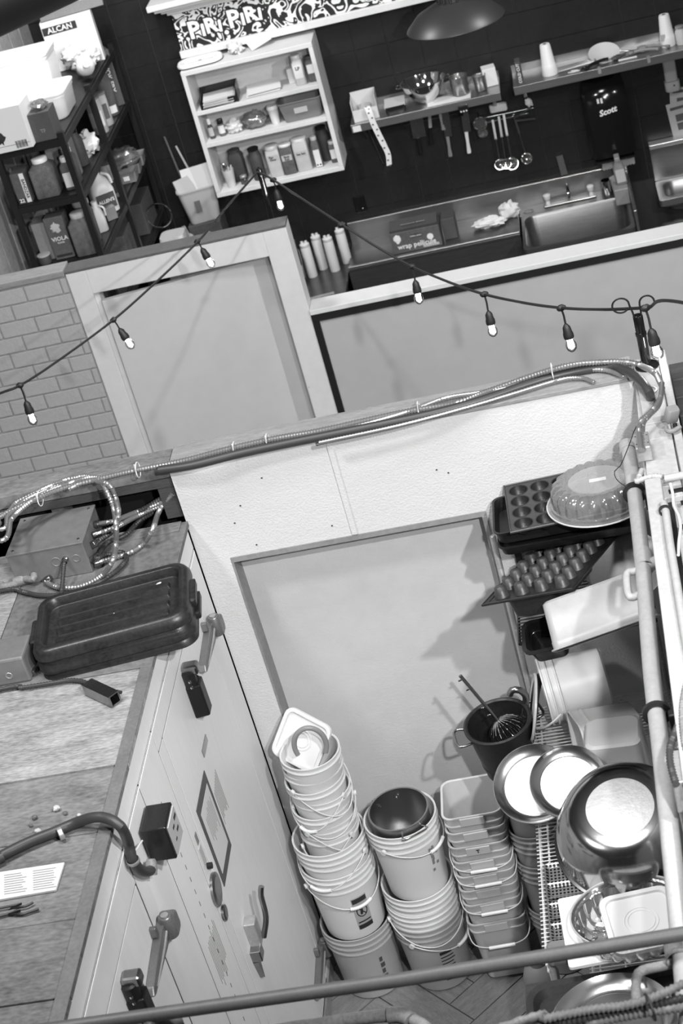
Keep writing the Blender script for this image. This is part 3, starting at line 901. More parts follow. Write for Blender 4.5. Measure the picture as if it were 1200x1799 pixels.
# ---- baking pans at the back
GP = 'baking pans on the back shelf'
def sheet_pan(label, M, w, d, h, m, group=None, name='sheet_pan', cat='pan', r=0.03):
    t = thing(name, label, cat, M=M, group=group)
    MB().rloft([(w - 0.03, d - 0.03, r, 0), (w - 0.02, d - 0.02, r, 0.003), (w - 0.004, d - 0.004, r, h - 0.004), (w + 0.006, d + 0.006, r, h - 0.004), (w + 0.006, d + 0.006, r, h), (w - 0.008, d - 0.008, r, h - 0.001), (w - 0.026, d - 0.026, r, 0.005)], True, True).build('pan', m, t)
    return t
sheet_pan('black baking pan, lower of two stacked under the muffin pan', T(-0.36, 5.785, 2.08), 0.50, 0.27, 0.042, 'pan_dark', GP)
sheet_pan('black baking pan, upper of two stacked under the muffin pan', T(-0.37, 5.79, 2.125), 0.49, 0.26, 0.055, 'pan_dark', GP)
hs = thing('pan_shelf', 'dark shelf board under the black baking pans at the back wall', 'shelf', (-0.36, 5.85, 2.05))
MB().bb((-0.60, 5.76, 2.057), (-0.08, 5.925, 2.077)).build('board', 'black_metal', hs, w=True)
for x in (-0.57, -0.11):
    MB().bb((x - 0.012, 5.90, 1.80), (x + 0.012, 5.925, 2.052)).build('bracket', 'black_metal', hs, w=True)

def muffin_pan(label, M, nx, ny, pitch, rim, r0, r1, depth, m, inv=False, mcup=None):
    """a sheet with cups; cups hang below the plate (turn the thing over for an upturned pan)"""
    t = thing('muffin_pan', label, 'pan', M=M)
    w, d = nx * pitch + 2 * rim, ny * pitch + 2 * rim
    # plate as a grid of cells, each a square with a round hole
    pl = MB()
    n = 16
    for i in range(nx):
        for j in range(ny):
            cx, cy = -w / 2 + rim + (i + 0.5) * pitch, -d / 2 + rim + (j + 0.5) * pitch
            hole = [(cx + r1 * math.cos(2 * PI * q / n), cy + r1 * math.sin(2 * PI * q / n), 0) for q in range(n)]
            sq = []
            for q in range(n):
                c, s = math.cos(2 * PI * q / n), math.sin(2 * PI * q / n)
                k = pitch / 2 / max(abs(c), abs(s))
                sq.append((cx + k * c, cy + k * s, 0))
            pl.loft([sq, hole], False, False, False)
    x0, x1, y0, y1 = -w / 2, w / 2, -d / 2, d / 2
    a, b2 = x0 + rim, y0 + rim
    pl.bb((x0, y0, -0.002), (x1, b2, 0)).bb((x0, -b2, -0.002), (x1, y1, 0)).bb((x0, b2, -0.002), (a, -b2, 0)).bb((-a, b2, -0.002), (x1, -b2, 0))
    pl.tube([(x0, y0, 0), (x1, y0, 0), (x1, y1, 0), (x0, y1, 0)], 0.005, 6, closed=True)
    pl.build('plate', m, t)
    cup0 = None
    for i in range(nx):
        for j in range(ny):
            cx, cy = -w / 2 + rim + (i + 0.5) * pitch, -d / 2 + rim + (j + 0.5) * pitch
            if cup0 is None:
                cup0 = MB().lathe([(r1 + 0.003, 0.001), (r1, 0.0), (r0, -depth + 0.005), (r0 - 0.006, -depth), (0, -depth - 0.0005)], 20, False, True).build('cup', mcup or m, t)
                cup0.matrix_local = T(cx, cy, 0)
            else:
                share(cup0, 'cup', t, T(cx, cy, 0))
    return t
muffin_pan('black muffin pan with open round cups, lying on the stacked baking pans', T(-0.345, 5.765, 2.22) @ rotm(0, 0, 3), 5, 4, 0.080, 0.010, 0.025, 0.034, 0.035, 'pan_mid', mcup='pan_dark')
# upturned mini-muffin pan tipped off the shelf
o_, fr_, bl_ = Vector((-0.682, 5.398, 2.061)), Vector((-0.353, 5.295, 2.130)), Vector((-0.517, 5.853, 1.954))
ux, uy = (fr_ - o_).normalized(), (bl_ - o_).normalized()
uz = ux.cross(uy)
ctr = o_ + (fr_ - o_) * 0.5 + (bl_ - o_) * 0.50
Mi = Matrix(((ux.x, -uy.x, -uz.x, ctr.x), (ux.y, -uy.y, -uz.y, ctr.y), (ux.z, -uy.z, -uz.z, ctr.z), (0, 0, 0, 1)))
muffin_pan('upturned dark mini muffin pan with flat-topped cups, tipped beside the big clear box', Mi, 4, 6, 0.079, 0.018, 0.020, 0.028, 0.042, 'pan_dark', mcup='pan_mid')

Mu = Matrix(((ux.x, uy.x, uz.x, ctr.x), (ux.y, uy.y, uz.y, ctr.y), (ux.z, uy.z, uz.z, ctr.z), (0, 0, 0, 1)))
sheet_pan('dark deep pan carrying the upturned mini muffin pan', Mu @ T(0.0, -0.02, -0.080), 0.20, 0.42, 0.07, 'pan_dark', GP)

# ---- fluted cake dome
def fluted_dome(label, M, R=0.172, h=0.085, m='clear_lid', flutes=22):
    t = thing('cake_dome', label, 'plastic lid', M=M)
    n = flutes * 8
    def rf(base, amp):
        return lambda a: base * (1 + amp * (2 * abs(math.cos(flutes * a / 2)) - 1))
    prof = [(R * 1.13, 0.0, 0), (R * 1.13, 0.004, 0), (R * 1.06, 0.006, 0), (R * 1.05, 0.016, 0), (R * 1.0, 0.018, 0.02), (R * 0.985, h * 0.55, 0.035), (R * 0.93, h * 0.82, 0.05), (R * 0.82, h * 0.98, 0.055), (R * 0.68, h, 0.05), (R * 0.60, h * 0.96, 0.0), (R * 0.3, h * 0.955, 0), (0.001, h * 0.955, 0)]
    MB().loft([ring(1, z, n, rf(r, a)) for r, z, a in prof[:10]], False, False).build('dome', m, t)
    MB().lathe([(R * 0.60, h * 0.96), (R * 0.57, h * 0.945), (R * 0.3, h * 0.945), (0.001, h * 0.945)], 48, False, False).build('top_disc', 'clear_disc', t)
    MB().tube([(R * 1.13 * math.cos(2 * PI * q / 48), R * 1.13 * math.sin(2 * PI * q / 48), 0.002) for q in range(48)], 0.0032, 6, closed=True).build('rim', 'clear_milky', t)
    return t
fd = fluted_dome('clear fluted plastic cake dome lying on the muffin pan by the back wall', T(-0.215, 5.675, 2.235) @ rotm(-2, 0, 0), 0.170, 0.088)
MB().bb((-0.025, -0.012, 0.083), (0.035, 0.010, 0.0838)).build('price_sticker', 'paper', fd)
MB().prism([(-0.172, -0.03), (-0.195, -0.012), (-0.195, 0.02), (-0.172, 0.035)], 0.001, 0.004).build('tab', 'clear_milky', fd)

# ---- stack of bright foil plates behind the clear box
for q in range(9):
    t = thing('foil_plate', 'bright thin foil plate, %s of the nested plates behind the big clear box' % ['first', 'second', 'third', 'fourth', 'fifth', 'sixth', 'seventh', 'eighth', 'last'][q], 'plate',
              M=T(-0.185 + 0.003 * q, 5.72 - 0.012 * q, 1.915 + 0.004 * q) @ rotm(22, -10, 0), group='foil plates leaning behind the big clear box')
    MB().lathe([(0.0, 0.0), (0.10, 0.0), (0.135, 0.018), (0.145, 0.02), (0.145, 0.022), (0.134, 0.02), (0.099, 0.002), (0, 0.002)], 40, False, False).build('plate', 'aluminium', t)

# ---- clear box, sixth pan, hotel pan
def clear_box(label, M, w, d, h, m='clear_milky', taper=0.9, name='food_box', cat='box', r=0.03, ledge=True, bottom=True):
    t = thing(name, label, cat, M=M)
    k = taper
    MB().rloft([(w * k - 0.02, d * k - 0.02, r, 0), (w * k, d * k, r, 0.008), (w - 0.004, d - 0.004, r, h - 0.03), (w, d, r, h - 0.028), (w, d, r, h - 0.004), (w + 0.014, d + 0.014, r + 0.006, h - 0.003), (w + 0.014, d + 0.014, r + 0.006, h)], True, False).build('shell', m, t)
    MB().tube(rrect(w + 0.012, d + 0.012, r + 0.005, h - 0.001), 0.0035, 6, closed=True).build('rim', m, t)
    return t
u_ = Vector((-0.16, 0.60, 0.78)).normalized()
x_ = Vector((1.0, -0.02, 0.16))
x_ = (x_ - u_ * x_.dot(u_)).normalized()
y_ = (-u_).cross(x_)
c_ = Vector((-0.285, 5.285, 2.030)) + u_ * 0.085
clear_box('big translucent food box tipped over at the front of the dark shelf', Matrix(((x_.x, y_.x, -u_.x, c_.x), (x_.y, y_.y, -u_.y, c_.y), (x_.z, y_.z, -u_.z, c_.z), (0, 0, 0, 1))), 0.37, 0.13, 0.17, 'food_box_plastic', 0.93)
sp = thing('black_pan', 'small deep black plastic pan tipped forward beside the clear box', 'pan', M=T(-0.48, 5.43, 1.805) @ rotm(24, -8, -6) @ Matrix.Scale(1.08, 4))
MB().rloft([(0.105, 0.085, 0.02, 0), (0.115, 0.095, 0.022, 0.006), (0.130, 0.108, 0.025, 0.085), (0.152, 0.130, 0.030, 0.087), (0.152, 0.130, 0.030, 0.094), (0.128, 0.106, 0.024, 0.093), (0.111, 0.091, 0.02, 0.008)], True, True).build('pan', 'black_plastic', sp)
MB().tube(rrect(0.119, 0.098, 0.022, 0.045), 0.0018, 5, closed=True).build('step_ring', 'black_plastic', sp)
hp = thing('hotel_pan', 'steel tray with turned-up edge poking out under the clear box', 'tray', M=T(-0.30, 5.52, 1.80) @ rotm(-6, -6, -6))
MB().rloft([(0.34, 0.10, 0.03, 0), (0.36, 0.12, 0.03, 0.004), (0.40, 0.16, 0.035, 0.05), (0.42, 0.18, 0.04, 0.052), (0.42, 0.18, 0.04, 0.056), (0.395, 0.155, 0.034, 0.054), (0.35, 0.11, 0.03, 0.006)], True, True).build('pan', 'steel_dark', hp)

# ---- white pail on its side
lp = bucket('bright white pail lying on its side on the back of the wire rack', (0, 0, 0), 0.112, 0.128, 0.25, 'plastic_white', 2)
Ml = frame((-0.335, 5.80, 1.375), (-1, -0.14, -0.02), (0, 0, 1))
lp.matrix_world = Ml
WM[lp.name] = Ml
A_ = []
for q in range(23):
    th = PI * q / 22
    A_.append((-0.02 - 0.10 * math.sin(th), -0.138 * math.cos(th), 0.21 + 0.12 * math.sin(th)))
hd = MB().tube(A_, 0.0045, 6).build('bail_handle', 'lid_white', lp)
rt = thing('loose_cover', 'pale round lid standing on edge behind the lying white pail', 'lid', M=T(-0.625, 5.72, 1.34) @ rotm(0, -74, 0))
MB().lathe([(0.0, 0), (0.125, 0), (0.132, 0.003), (0.132, 0.010), (0.125, 0.012), (0.118, 0.006), (0, 0.006)], 40, False, False).build('disc', 'plastic_milky', rt)

# ---- clear tubs on the rack
square_tub('clear square tub lying on its side in front of the white pail', (0, 0, 0), 'clear_milky', 0.17, 0.205, 0.24, tab=True, name='clear_tub').matrix_world = frame((-0.24, 5.50, 1.335), (-0.93, -0.25, 0.06), (0, 0.2, 1))
clear_box('clear square tub standing upside down behind the big steel bowl', T(-0.325, 5.29, 1.50) @ rotm(180, 0, -4), 0.235, 0.205, 0.27, 'clear_milky', 0.86, name='clear_tub', cat='tub', r=0.035)
clear_box('low clear tray half hidden under the upturned tub', T(-0.16, 5.36, 1.212) @ rotm(0, 0, 20), 0.24, 0.28, 0.09, 'clear_milky', 0.9, name='clear_tray', cat='tray')
gl = thing('drinking_glass', 'small clear glass behind the pipe clamp on the wire rack', 'glass', (-0.125, 5.42, 1.32))
MB().lathe([(0.0, 0.002), (0.026, 0), (0.028, 0.004), (0.034, 0.10), (0.0325, 0.10), (0.026, 0.008), (0, 0.008)], 24, False, False).build('glass_body', 'clear', gl)

# ---- round trays
def round_tray(label, M, R, h, m, bm, group=None, name='round_tray', flat=0.80):
    t = thing(name, label, 'tray', M=M, group=group)
    MB().lathe([(R * flat, 0.0), (R * 0.93, h * 0.75), (R, h), (R * 1.005, h + 0.003), (R * 0.99, h + 0.005), (R * 0.925, h * 0.80), (R * flat - 0.004, 0.004), (R * 0.72, 0.0035), (0, 0.003)], 56, True, True).build('rim', m, t)
    MB().lathe([(0.0, 0.0045), (R * 0.70, 0.0045), (R * 0.705, 0.0065), (R * 0.725, 0.0065), (R * 0.73, 0.004)], 56, False, False).build('base', bm, t)
    return t
nrm = (-0.02, -0.50, 0.86)
round_tray('round aluminium pizza tray tilted over the square tubs, left one of the pair', frame((-0.630, 5.185, 1.39), nrm), 0.152, 0.020, 'steel', 'alu_scuffed', 'tilted pizza trays')
round_tray('round aluminium pizza tray tilted against the clear tub, right one of the pair', frame((-0.505, 5.125, 1.422), (0.10, -0.50, 0.86)), 0.140, 0.020, 'steel', 'aluminium', 'tilted pizza trays')

# ---- the big steel bowl
bw = thing('mixing_bowl', 'big polished steel mixing bowl turned upside down behind the grey pipe', 'bowl', M=frame((-0.325, 4.91, 1.325), (-0.02, -0.30, 0.95)) @ Matrix.Scale(1.07, 4))
pr = []
for q in range(15):
    a = PI / 2 * q / 14
    pr.append((0.110 + 0.122 * math.cos(a) ** 0.75, 0.185 * math.sin(a) ** 0.95))
MB().lathe([(0.241, 0.0), (0.243, 0.004), (0.234, 0.006)] + pr[1:], 72, False, False).build('shell', 'bowl_steel', bw)
MB().lathe([(0.0, 0.1842), (0.108, 0.1842), (0.112, 0.183)], 56, False, False).build('base_disc', 'alu_scuffed', bw)

# ---- perforated pans, cutting board, second dome, lid
pm = mat('perforated', 0.36, 0.35, metal=0.8)
nt = pm.node_tree
vo = nt.nodes.new('ShaderNodeTexVoronoi')
vo.voronoi_dimensions = '2D'
vo.inputs['Scale'].default_value = 75
vo.inputs['Randomness'].default_value = 0.0
tcn = nt.nodes.new('ShaderNodeTexCoord')
nt.links.new(tcn.outputs['Object'], vo.inputs['Vector'])
cr_ = nt.nodes.new('ShaderNodeValToRGB')
cr_.color_ramp.elements[0].position = 0.30
cr_.color_ramp.elements[1].position = 0.36
cr_.color_ramp.elements[0].color = (0.02, 0.02, 0.02, 1)
cr_.color_ramp.elements[1].color = (0.33, 0.33, 0.33, 1)
nt.links.new(vo.outputs['Distance'], cr_.inputs[0])
nt.links.new(cr_.outputs[0], nt.nodes['Principled BSDF'].inputs['Base Color'])
for q in range(4):
    sheet_pan('perforated steel pan, %s of four overlapping at the front of the wire rack' % ['farthest', 'second farthest', 'second nearest', 'nearest'][q], T(-0.53, 4.80 - q * 0.085, 1.225 + (3 - q) * 0.014) @ rotm(9, 0, 0), 0.20, 0.15, 0.014, 'perforated', 'perforated pans on the wire rack', r=0.01)
tag(MB().at(T(-0.475, 4.56, 1.255) @ rotm(2, 0, 4)).rloft([(0.22, 0.32, 0.012, 0), (0.22, 0.32, 0.012, 0.012)], True, True, smooth=False).build('cutting_board', 'plastic_white', None), 'white plastic cutting board under the fluted dome at the front of the rack', 'cutting board')
fluted_dome('clear fluted plastic dome lying open side up at the front of the rack', T(-0.345, 4.50, 1.375) @ rotm(172, 0, 0), 0.175, 0.10)
wl = thing('loose_cover', 'white square tub lid resting inside the open fluted dome', 'lid', M=T(-0.315, 4.475, 1.335) @ rotm(6, 2, 8))
MB().rloft([(0.225, 0.235, 0.035, 0.0), (0.24, 0.25, 0.04, 0.002), (0.24, 0.25, 0.04, 0.018), (0.23, 0.24, 0.036, 0.02), (0.205, 0.215, 0.03, 0.019), (0.20, 0.21, 0.028, 0.010)], True, True).build('panel', 'lid_white', wl)
for rr in (0.045, 0.056):
    MB().tube([(rr * math.cos(2 * PI * q / 28), rr * math.sin(2 * PI * q / 28), 0.0105) for q in range(28)], 0.002, 6, closed=True).build('ring_moulding', 'lid_white', wl)
sheet_pan('black roasting pan beneath the open fluted dome', T(-0.31, 4.53, 1.215), 0.36, 0.20, 0.05, 'pan_dark', None)
tag(MB().at(T(-0.59, 4.50, 1.208)).rloft([(0.10, 0.07, 0.02, 0), (0.11, 0.08, 0.02, 0.005), (0.11, 0.08, 0.02, 0.04), (0.10, 0.07, 0.02, 0.045)]).build('food_scale', 'card_grey', None), 'small grey rounded box at the front corner of the wire rack', 'box')
tag(MB().at(T(-0.83, 5.45, 0)).lathe([(0.05, 0), (0.068, 0.01), (0.075, 0.20), (0.06, 0.25), (0.035, 0.27), (0.035, 0.30), (0, 0.302)], 24).build('floor_jug', 'plastic_grey', None), 'grey plastic jug standing on the floor beside the wire rack', 'jug')
# brown cafeteria tray with a round steel tray on it, on a low bench in front
bn = thing('steel_stand', 'low steel stand carrying the brown tray in the near right corner', 'stand', (-0.42, 4.18, 0))
MB().bb((-0.74, 3.95, 1.135), (-0.12, 4.455, 1.155)).build('top', 'steel_counter', bn, w=True, bevel=0.003)
for (x, y) in ((-0.71, 3.98), (-0.15, 3.98), (-0.71, 4.425), (-0.15, 4.425)):
    MB().at(T(x, y, 0)).lathe([(0.015, 0), (0.015, 1.135)], 12).at(I4).build('leg', 'galv', bn, w=True)
bt = thing('serving_tray', 'dark brown rounded serving tray under the round steel tray, near right corner', 'tray', (-0.42, 4.205, 1.156), (0, 0, 3))
MB().rloft([(0.52, 0.36, 0.05, 0), (0.54, 0.38, 0.055, 0.004), (0.575, 0.415, 0.07, 0.028), (0.61, 0.45, 0.085, 0.030), (0.61, 0.45, 0.085, 0.035), (0.565, 0.405, 0.066, 0.033), (0.53, 0.37, 0.052, 0.008)], True, True, n=8).build('tray', 'tray_brown', bt)
round_tray('round steel tray lying on the brown serving tray, near right corner', T(-0.45, 4.20, 1.168), 0.205, 0.03, 'steel', 'steel_brushed')

# ================================================================== PIPES AND CONDUIT
def one(mb, name, m, label, cat, group=None, bevel=0.0):
    return tag(mb.build(name, m, None, bevel=bevel), label, cat, group)
# ---- big painted pipe along the right wall
pp = thing('drain_pipe', 'long pale painted pipe running along the right wall above the rack', 'pipe', (-0.087, 5.239, 2.42))
MB().tube(spline([(-0.02, 5.70, 2.42), (-0.055, 5.70, 2.42), (-0.082, 5.685, 2.42), (-0.090, 5.65, 2.42)] + [(-0.083, 5.668, 2.42), (-0.088, 5.276, 2.42), (-0.098, 4.892, 2.42), (-0.12, 4.347, 2.42), (-0.126, 4.029, 2.42), (-0.132, 3.787, 2.42), (-0.142, 3.44, 2.42), (-0.15, 3.17, 2.42), (-0.154, 2.994, 2.42), (-0.15, 2.826, 2.42)], 0.03), 0.0255, 20).build('pipe', 'pipe_paint', pp, w=True)
def pipe_collar(p, q, r0, ln, m, parent, name='collar'):
    d = (Vector(q) - Vector(p)).normalized()
    a = Vector(p) - d * ln / 2
    MB().at(frame(a, d)).lathe([(r0 * 0.9, 0), (r0, 0), (r0, ln), (r0 * 0.9, ln)], 20, False, False).at(I4).build(name, m, parent, w=True)
pipe_collar((-0.083, 5.676, 2.42), (-0.079, 5.625, 2.42), 0.029, 0.05, 'pipe_paint', pp)
pipe_collar((-0.092, 4.94, 2.42), (-0.092, 4.89, 2.42), 0.0295, 0.09, 'pipe_paint', pp)
pipe_collar((-0.16, 3.224, 2.42), (-0.16, 3.19, 2.42), 0.030, 0.06, 'pipe_grey', pp)
MB().tube([(-0.092, 4.9, 2.42), (-0.056, 4.918, 2.42), (-0.027, 4.919, 2.42)], 0.021, 14).build('tee_branch', 'pipe_paint', pp, w=True)
MB().tube(spline([(-0.113, 4.887, 2.42), (-0.134, 4.89, 2.42), (-0.149, 4.882, 2.42), (-0.154, 4.844, 2.42), (-0.155, 4.779, 2.42), (-0.149, 4.748, 2.42), (-0.131, 4.749, 2.42), (-0.105, 4.763, 2.42)], 0.012), 0.0125, 12).build('trap_bend', 'pipe_paint', pp, w=True)
for p, q in (((-0.086, 5.366, 2.42), (-0.088, 5.276, 2.42)), ((-0.123, 4.149, 2.42), (-0.123, 4.079, 2.42))):
    p, q = Vector(p), Vector(q)
    cl = MB().at(frame(p, q - p)).lathe([(0.027, -0.006), (0.041, -0.006), (0.041, 0.006), (0.027, 0.006)], 24, False, False).at(I4).build('clamp', 'black_rubber', pp, w=True)
    MB().bb((p.x + 0.03, p.y - 0.035, 2.36), (p.x + 0.085, p.y + 0.012, 2.43)).build('bracket', 'black_rubber', cl, w=True, bevel=0.006)
# ---- slimmer pipe on top of the wall
sp_ = thing('conduit_pipe', 'slim white pipe on top of the right wall with a black clamp', 'pipe', (-0.001, 4.873, 2.625))
MB().tube(spline([(0.002, 4.924, 2.625), (0.004, 4.871, 2.625), (-0.001, 4.673, 2.625), (-0.003, 4.456, 2.625), (-0.006, 4.226, 2.625), (-0.006, 3.909, 2.625)], 0.03), 0.0125, 14).build('pipe', 'pipe_paint', sp_, w=True)
MB().at(frame((0.002, 4.882, 2.625), Vector((0.001, 4.804, 2.625)) - Vector((0.002, 4.882, 2.625)))).lathe([(0.013, -0.004), (0.019, -0.004), (0.019, 0.004), (0.013, 0.004)], 20, False, False).at(I4).build('clamp', 'black_rubber', sp_, w=True)
one(MB().tube([(0.02, 5.099, 2.61), (0.06, 5.099, 2.61), (0.124, 5.105, 2.61)], 0.013, 14), 'conduit_pipe', 'pipe_paint', 'short white pipe crossing the right wall top toward the dark deck', 'pipe')
one(cable(MB(), [(0.035, 5.078, 2.6), (0.036, 5.013, 2.6), (0.032, 4.937, 2.6), (0.04, 4.882, 2.6), (0.04, 4.814, 2.6), (0.027, 4.736, 2.6), (0.017, 4.658, 2.6)], 0.005), 'white_cable', 'wire_white', 'thin white cable curving along the right wall top beside the slim pipe', 'cable')

# ---- junction boxes on the right wall
def steel_box(label, lo, hi, name='junction_box', m='galv', holes=True, cat='box'):
    c = ((lo[0] + hi[0]) / 2, (lo[1] + hi[1]) / 2, lo[2])
    t = thing(name, label, cat, c)
    MB().bb(lo, hi).build('body', m, t, w=True, bevel=0.004)
    if holes:
        for i in range(2):
            MB().at(T(c[0], c[1] + (i - 0.5) * (hi[1] - lo[1]) * 0.4, hi[2])).lathe([(0.010, 0), (0.012, 0.0012), (0.0145, 0.0012), (0.0155, 0)], 16, False, False).at(I4).build('knockout', m, t, w=True)
            for j in (-1, 1):
                MB().at(T(c[0] + j * (hi[0] - lo[0]) * 0.38, c[1] + (i - 0.5) * (hi[1] - lo[1]) * 0.5, hi[2])).lathe([(0.0025, 0), (0.0025, 0.001)], 8).at(I4).build('screw', 'ink', t, w=True)
    return t
steel_box('small galvanised junction box on the right wall by the dome', (-0.055, 5.30, 2.57), (-0.005, 5.405, 2.625))
steel_box('galvanised junction box at the right edge beside the steel bowl', (-0.105, 3.62, 2.50), (-0.015, 3.75, 2.60))
one(conduit(MB(), [(0.073, 5.719, 2.63), (0.056, 5.605, 2.63), (0.02, 5.528, 2.63), (-0.017, 5.477, 2.63), (-0.032, 5.414, 2.63), (-0.038, 5.278, 2.63)], 0.0085), 'armoured_conduit', 'conduit_metal', 'metal conduit bending down the right wall top to the small junction box', 'conduit')
one(conduit(MB(), [(0.074, 5.703, 2.62), (0.048, 5.577, 2.62), (0.007, 5.51, 2.62), (-0.017, 5.454, 2.62), (-0.029, 5.285, 2.62)], 0.007), 'armoured_conduit', 'conduit_metal', 'thin conduit beside the bending one above the small junction box', 'conduit')
one(conduit(MB(), [(-0.046, 5.2, 2.6), (-0.061, 5.15, 2.6), (-0.07, 5.131, 2.6), (-0.051, 5.139, 2.6), (-0.019, 5.146, 2.6), (0.016, 5.129, 2.6)], 0.009), 'armoured_conduit', 'pipe_paint', 'painted conduit looping from the small junction box to the wall top', 'conduit')
one(cable(MB(), [(-0.004, 5.619, 2.55), (-0.041, 5.584, 2.55), (-0.068, 5.492, 2.55), (-0.094, 5.402, 2.55), (-0.114, 5.34, 2.55), (-0.136, 5.309, 2.55), (-0.135, 5.263, 2.55), (-0.12, 5.22, 2.55), (-0.096, 5.181, 2.55)], 0.0016, 6), 'black_wire', 'black_rubber', 'thin black wire sagging from the conduit to the pipe clamp', 'wire')
one(conduit(MB(), [(-0.014, 4.047, 2.6), (-0.046, 3.953, 2.6), (-0.059, 3.877, 2.6), (-0.079, 3.814, 2.6), (-0.094, 3.77, 2.6), (-0.101, 3.714, 2.6), (-0.099, 3.656, 2.6), (-0.095, 3.615, 2.6)], 0.009), 'armoured_conduit', 'conduit_dark', 'dark conduit curving into the junction box at the right edge', 'conduit')
one(conduit(MB(), [(0.012, 4.132, 2.61), (-0.034, 3.975, 2.61), (-0.052, 3.867, 2.61), (-0.057, 3.748, 2.61), (-0.048, 3.677, 2.61)], 0.009), 'armoured_conduit', 'pipe_grey', 'grey conduit strapped along the right edge above the junction box', 'conduit')

# ---- little lamp head on the right wall
gd = thing('clip_light', 'small dark square-headed clip light on the right wall', 'light', (0.08, 5.489, 2.58))
c_ = Vector((0.083, 5.459, 2.64))
MB().at(T(c_.x, c_.y, c_.z) @ rotm(20, 10, 20)).rloft([(0.038, 0.03, 0.008, -0.028), (0.044, 0.036, 0.010, -0.024), (0.044, 0.036, 0.010, 0.024), (0.038, 0.03, 0.008, 0.028)]).at(I4).build('head', 'plastic_grey', gd, w=True)
MB().tube([(c_.x + 0.004, c_.y - 0.01, c_.z - 0.03), (c_.x + 0.004, c_.y - 0.02, 2.585)], 0.008, 10).build('neck', 'black_plastic', gd, w=True)
MB().tube(spline([(0.057, 5.453, 2.6), (0.058, 5.425, 2.6), (0.076, 5.417, 2.6), (0.103, 5.435, 2.6)], 0.008), 0.008, 10).build('arm', 'pipe_grey', gd, w=True)

# ---- conduits along the top of the low wall
GC = 'conduits along the low wall top'
m1 = [(-3.38, 6.04, 2.578), (-2.95, 6.03, 2.578)] + [(-2.45, 5.723, 2.578), (-2.415, 5.768, 2.578), (-2.296, 5.852, 2.578), (-2.192, 5.899, 2.578), (-2.036, 5.92, 2.578), (-1.901, 5.931, 2.578), (-1.721, 5.933, 2.578), (-1.546, 5.958, 2.578), (-1.369, 5.969, 2.578), (-1.192, 5.961, 2.578), (-1.018, 5.972, 2.578), (-0.844, 5.979, 2.578), (-0.672, 5.971, 2.578), (-0.565, 6.009, 2.578), (-0.456, 6.02, 2.591), (-0.325, 6.02, 2.61), (-0.219, 6.02, 2.615), (-0.117, 6.02, 2.602), (-0.036, 6.02, 2.584), (0.011, 5.983, 2.578)]
one(conduit(MB(), m1 + [(0.055, 5.821, 2.62), (0.07, 5.726, 2.62)], 0.0105), 'armoured_conduit', 'conduit_metal', 'bright metal conduit along the low wall, uppermost of the bundle', 'conduit', GC)
m2 = [(-1.233, 5.92, 2.578), (-1.103, 5.93, 2.578), (-0.973, 5.95, 2.578), (-0.844, 5.979, 2.578), (-0.716, 6.026, 2.578), (-0.587, 6.018, 2.578), (-0.459, 6.01, 2.578), (-0.352, 6.038, 2.578), (-0.245, 6.048, 2.578), (-0.122, 6.004, 2.578), (-0.05, 5.917, 2.578)]
one(conduit(MB(), m2, 0.0085), 'armoured_conduit', 'conduit_metal', 'bright metal conduit crossing under the other near the black post', 'conduit', GC)
m3 = [(-1.806, 5.895, 2.578), (-1.67, 5.883, 2.578), (-1.495, 5.903, 2.578), (-1.319, 5.91, 2.578), (-1.101, 5.912, 2.578), (-0.929, 5.914, 2.578), (-0.757, 5.921, 2.578), (-0.587, 5.949, 2.578), (-0.417, 6.001, 2.578), (-0.289, 6.03, 2.578), (-0.162, 6.031, 2.578), (-0.08, 6.004, 2.578)]
dk = thing('dark_conduit', 'thick dark flexible conduit along the low wall into a hole by the post', 'conduit', (-0.908, 6.06, 2.504))
MB().tube(spline(m3 + [(-0.027, 5.857, 2.62), (0.006, 5.767, 2.62), (0.023, 5.689, 2.62)] + [(0.025, 5.736, 2.57)], 0.02), 0.0165, 12).build('conduit_run', 'conduit_dark', dk, w=True)
MB().at(T(0.03, 5.795, 2.566)).lathe([(0.021, 0.0), (0.025, 0.002), (0.025, 0.004), (0.020, 0.005)], 20, False, False).at(I4).build('hole_rim', 'galv', dk, w=True)
one(conduit(MB(), [(-1.185, 5.866, 2.578), (-0.885, 5.879, 2.578), (-0.63, 5.918, 2.578), (-0.46, 5.955, 2.578), (-0.29, 5.993, 2.578), (-0.207, 5.976, 2.578), (-0.159, 5.919, 2.578)], 0.0075), 'armoured_conduit', 'conduit_metal', 'thin metal conduit with cut end lying behind the bundle', 'conduit', GC)
for i, (p, q) in enumerate((([(-1.901, 5.931, 2.578)][0], 0), ([(-1.519, 5.943, 2.578)][0], 0), ([(-1.392, 5.956, 2.578)][0], 0), ([(-0.812, 5.979, 2.578)][0], 0), ([(-0.305, 6.02, 2.606)][0], 0), ([(-2.279, 5.854, 2.578)][0], 0))):
    p = Vector(p)
    tt = thing('cable_tie', 'white cable tie around the conduit bundle, %s along the low wall' % ['second from left', 'third from left', 'fourth from left', 'fifth from left', 'rightmost', 'leftmost'][i], 'cable tie', tuple(p), group='cable ties on the conduit bundle')
    MB().at(T(p.x, p.y + 0.016, p.z - 0.008) @ rotm(0, 90, 0)).tube([(0.028 * math.cos(2 * PI * k / 20), 0.034 * math.sin(2 * PI * k / 20), 0) for k in range(20)], 0.0022, 6, closed=True).at(I4).build('strap', 'lid_white', tt, w=True)
    MB().tube([(p.x, p.y - 0.016, p.z + 0.005), (p.x + 0.004, p.y - 0.022, p.z + 0.035)], 0.0022, 6).build('tail', 'lid_white', tt, w=True)

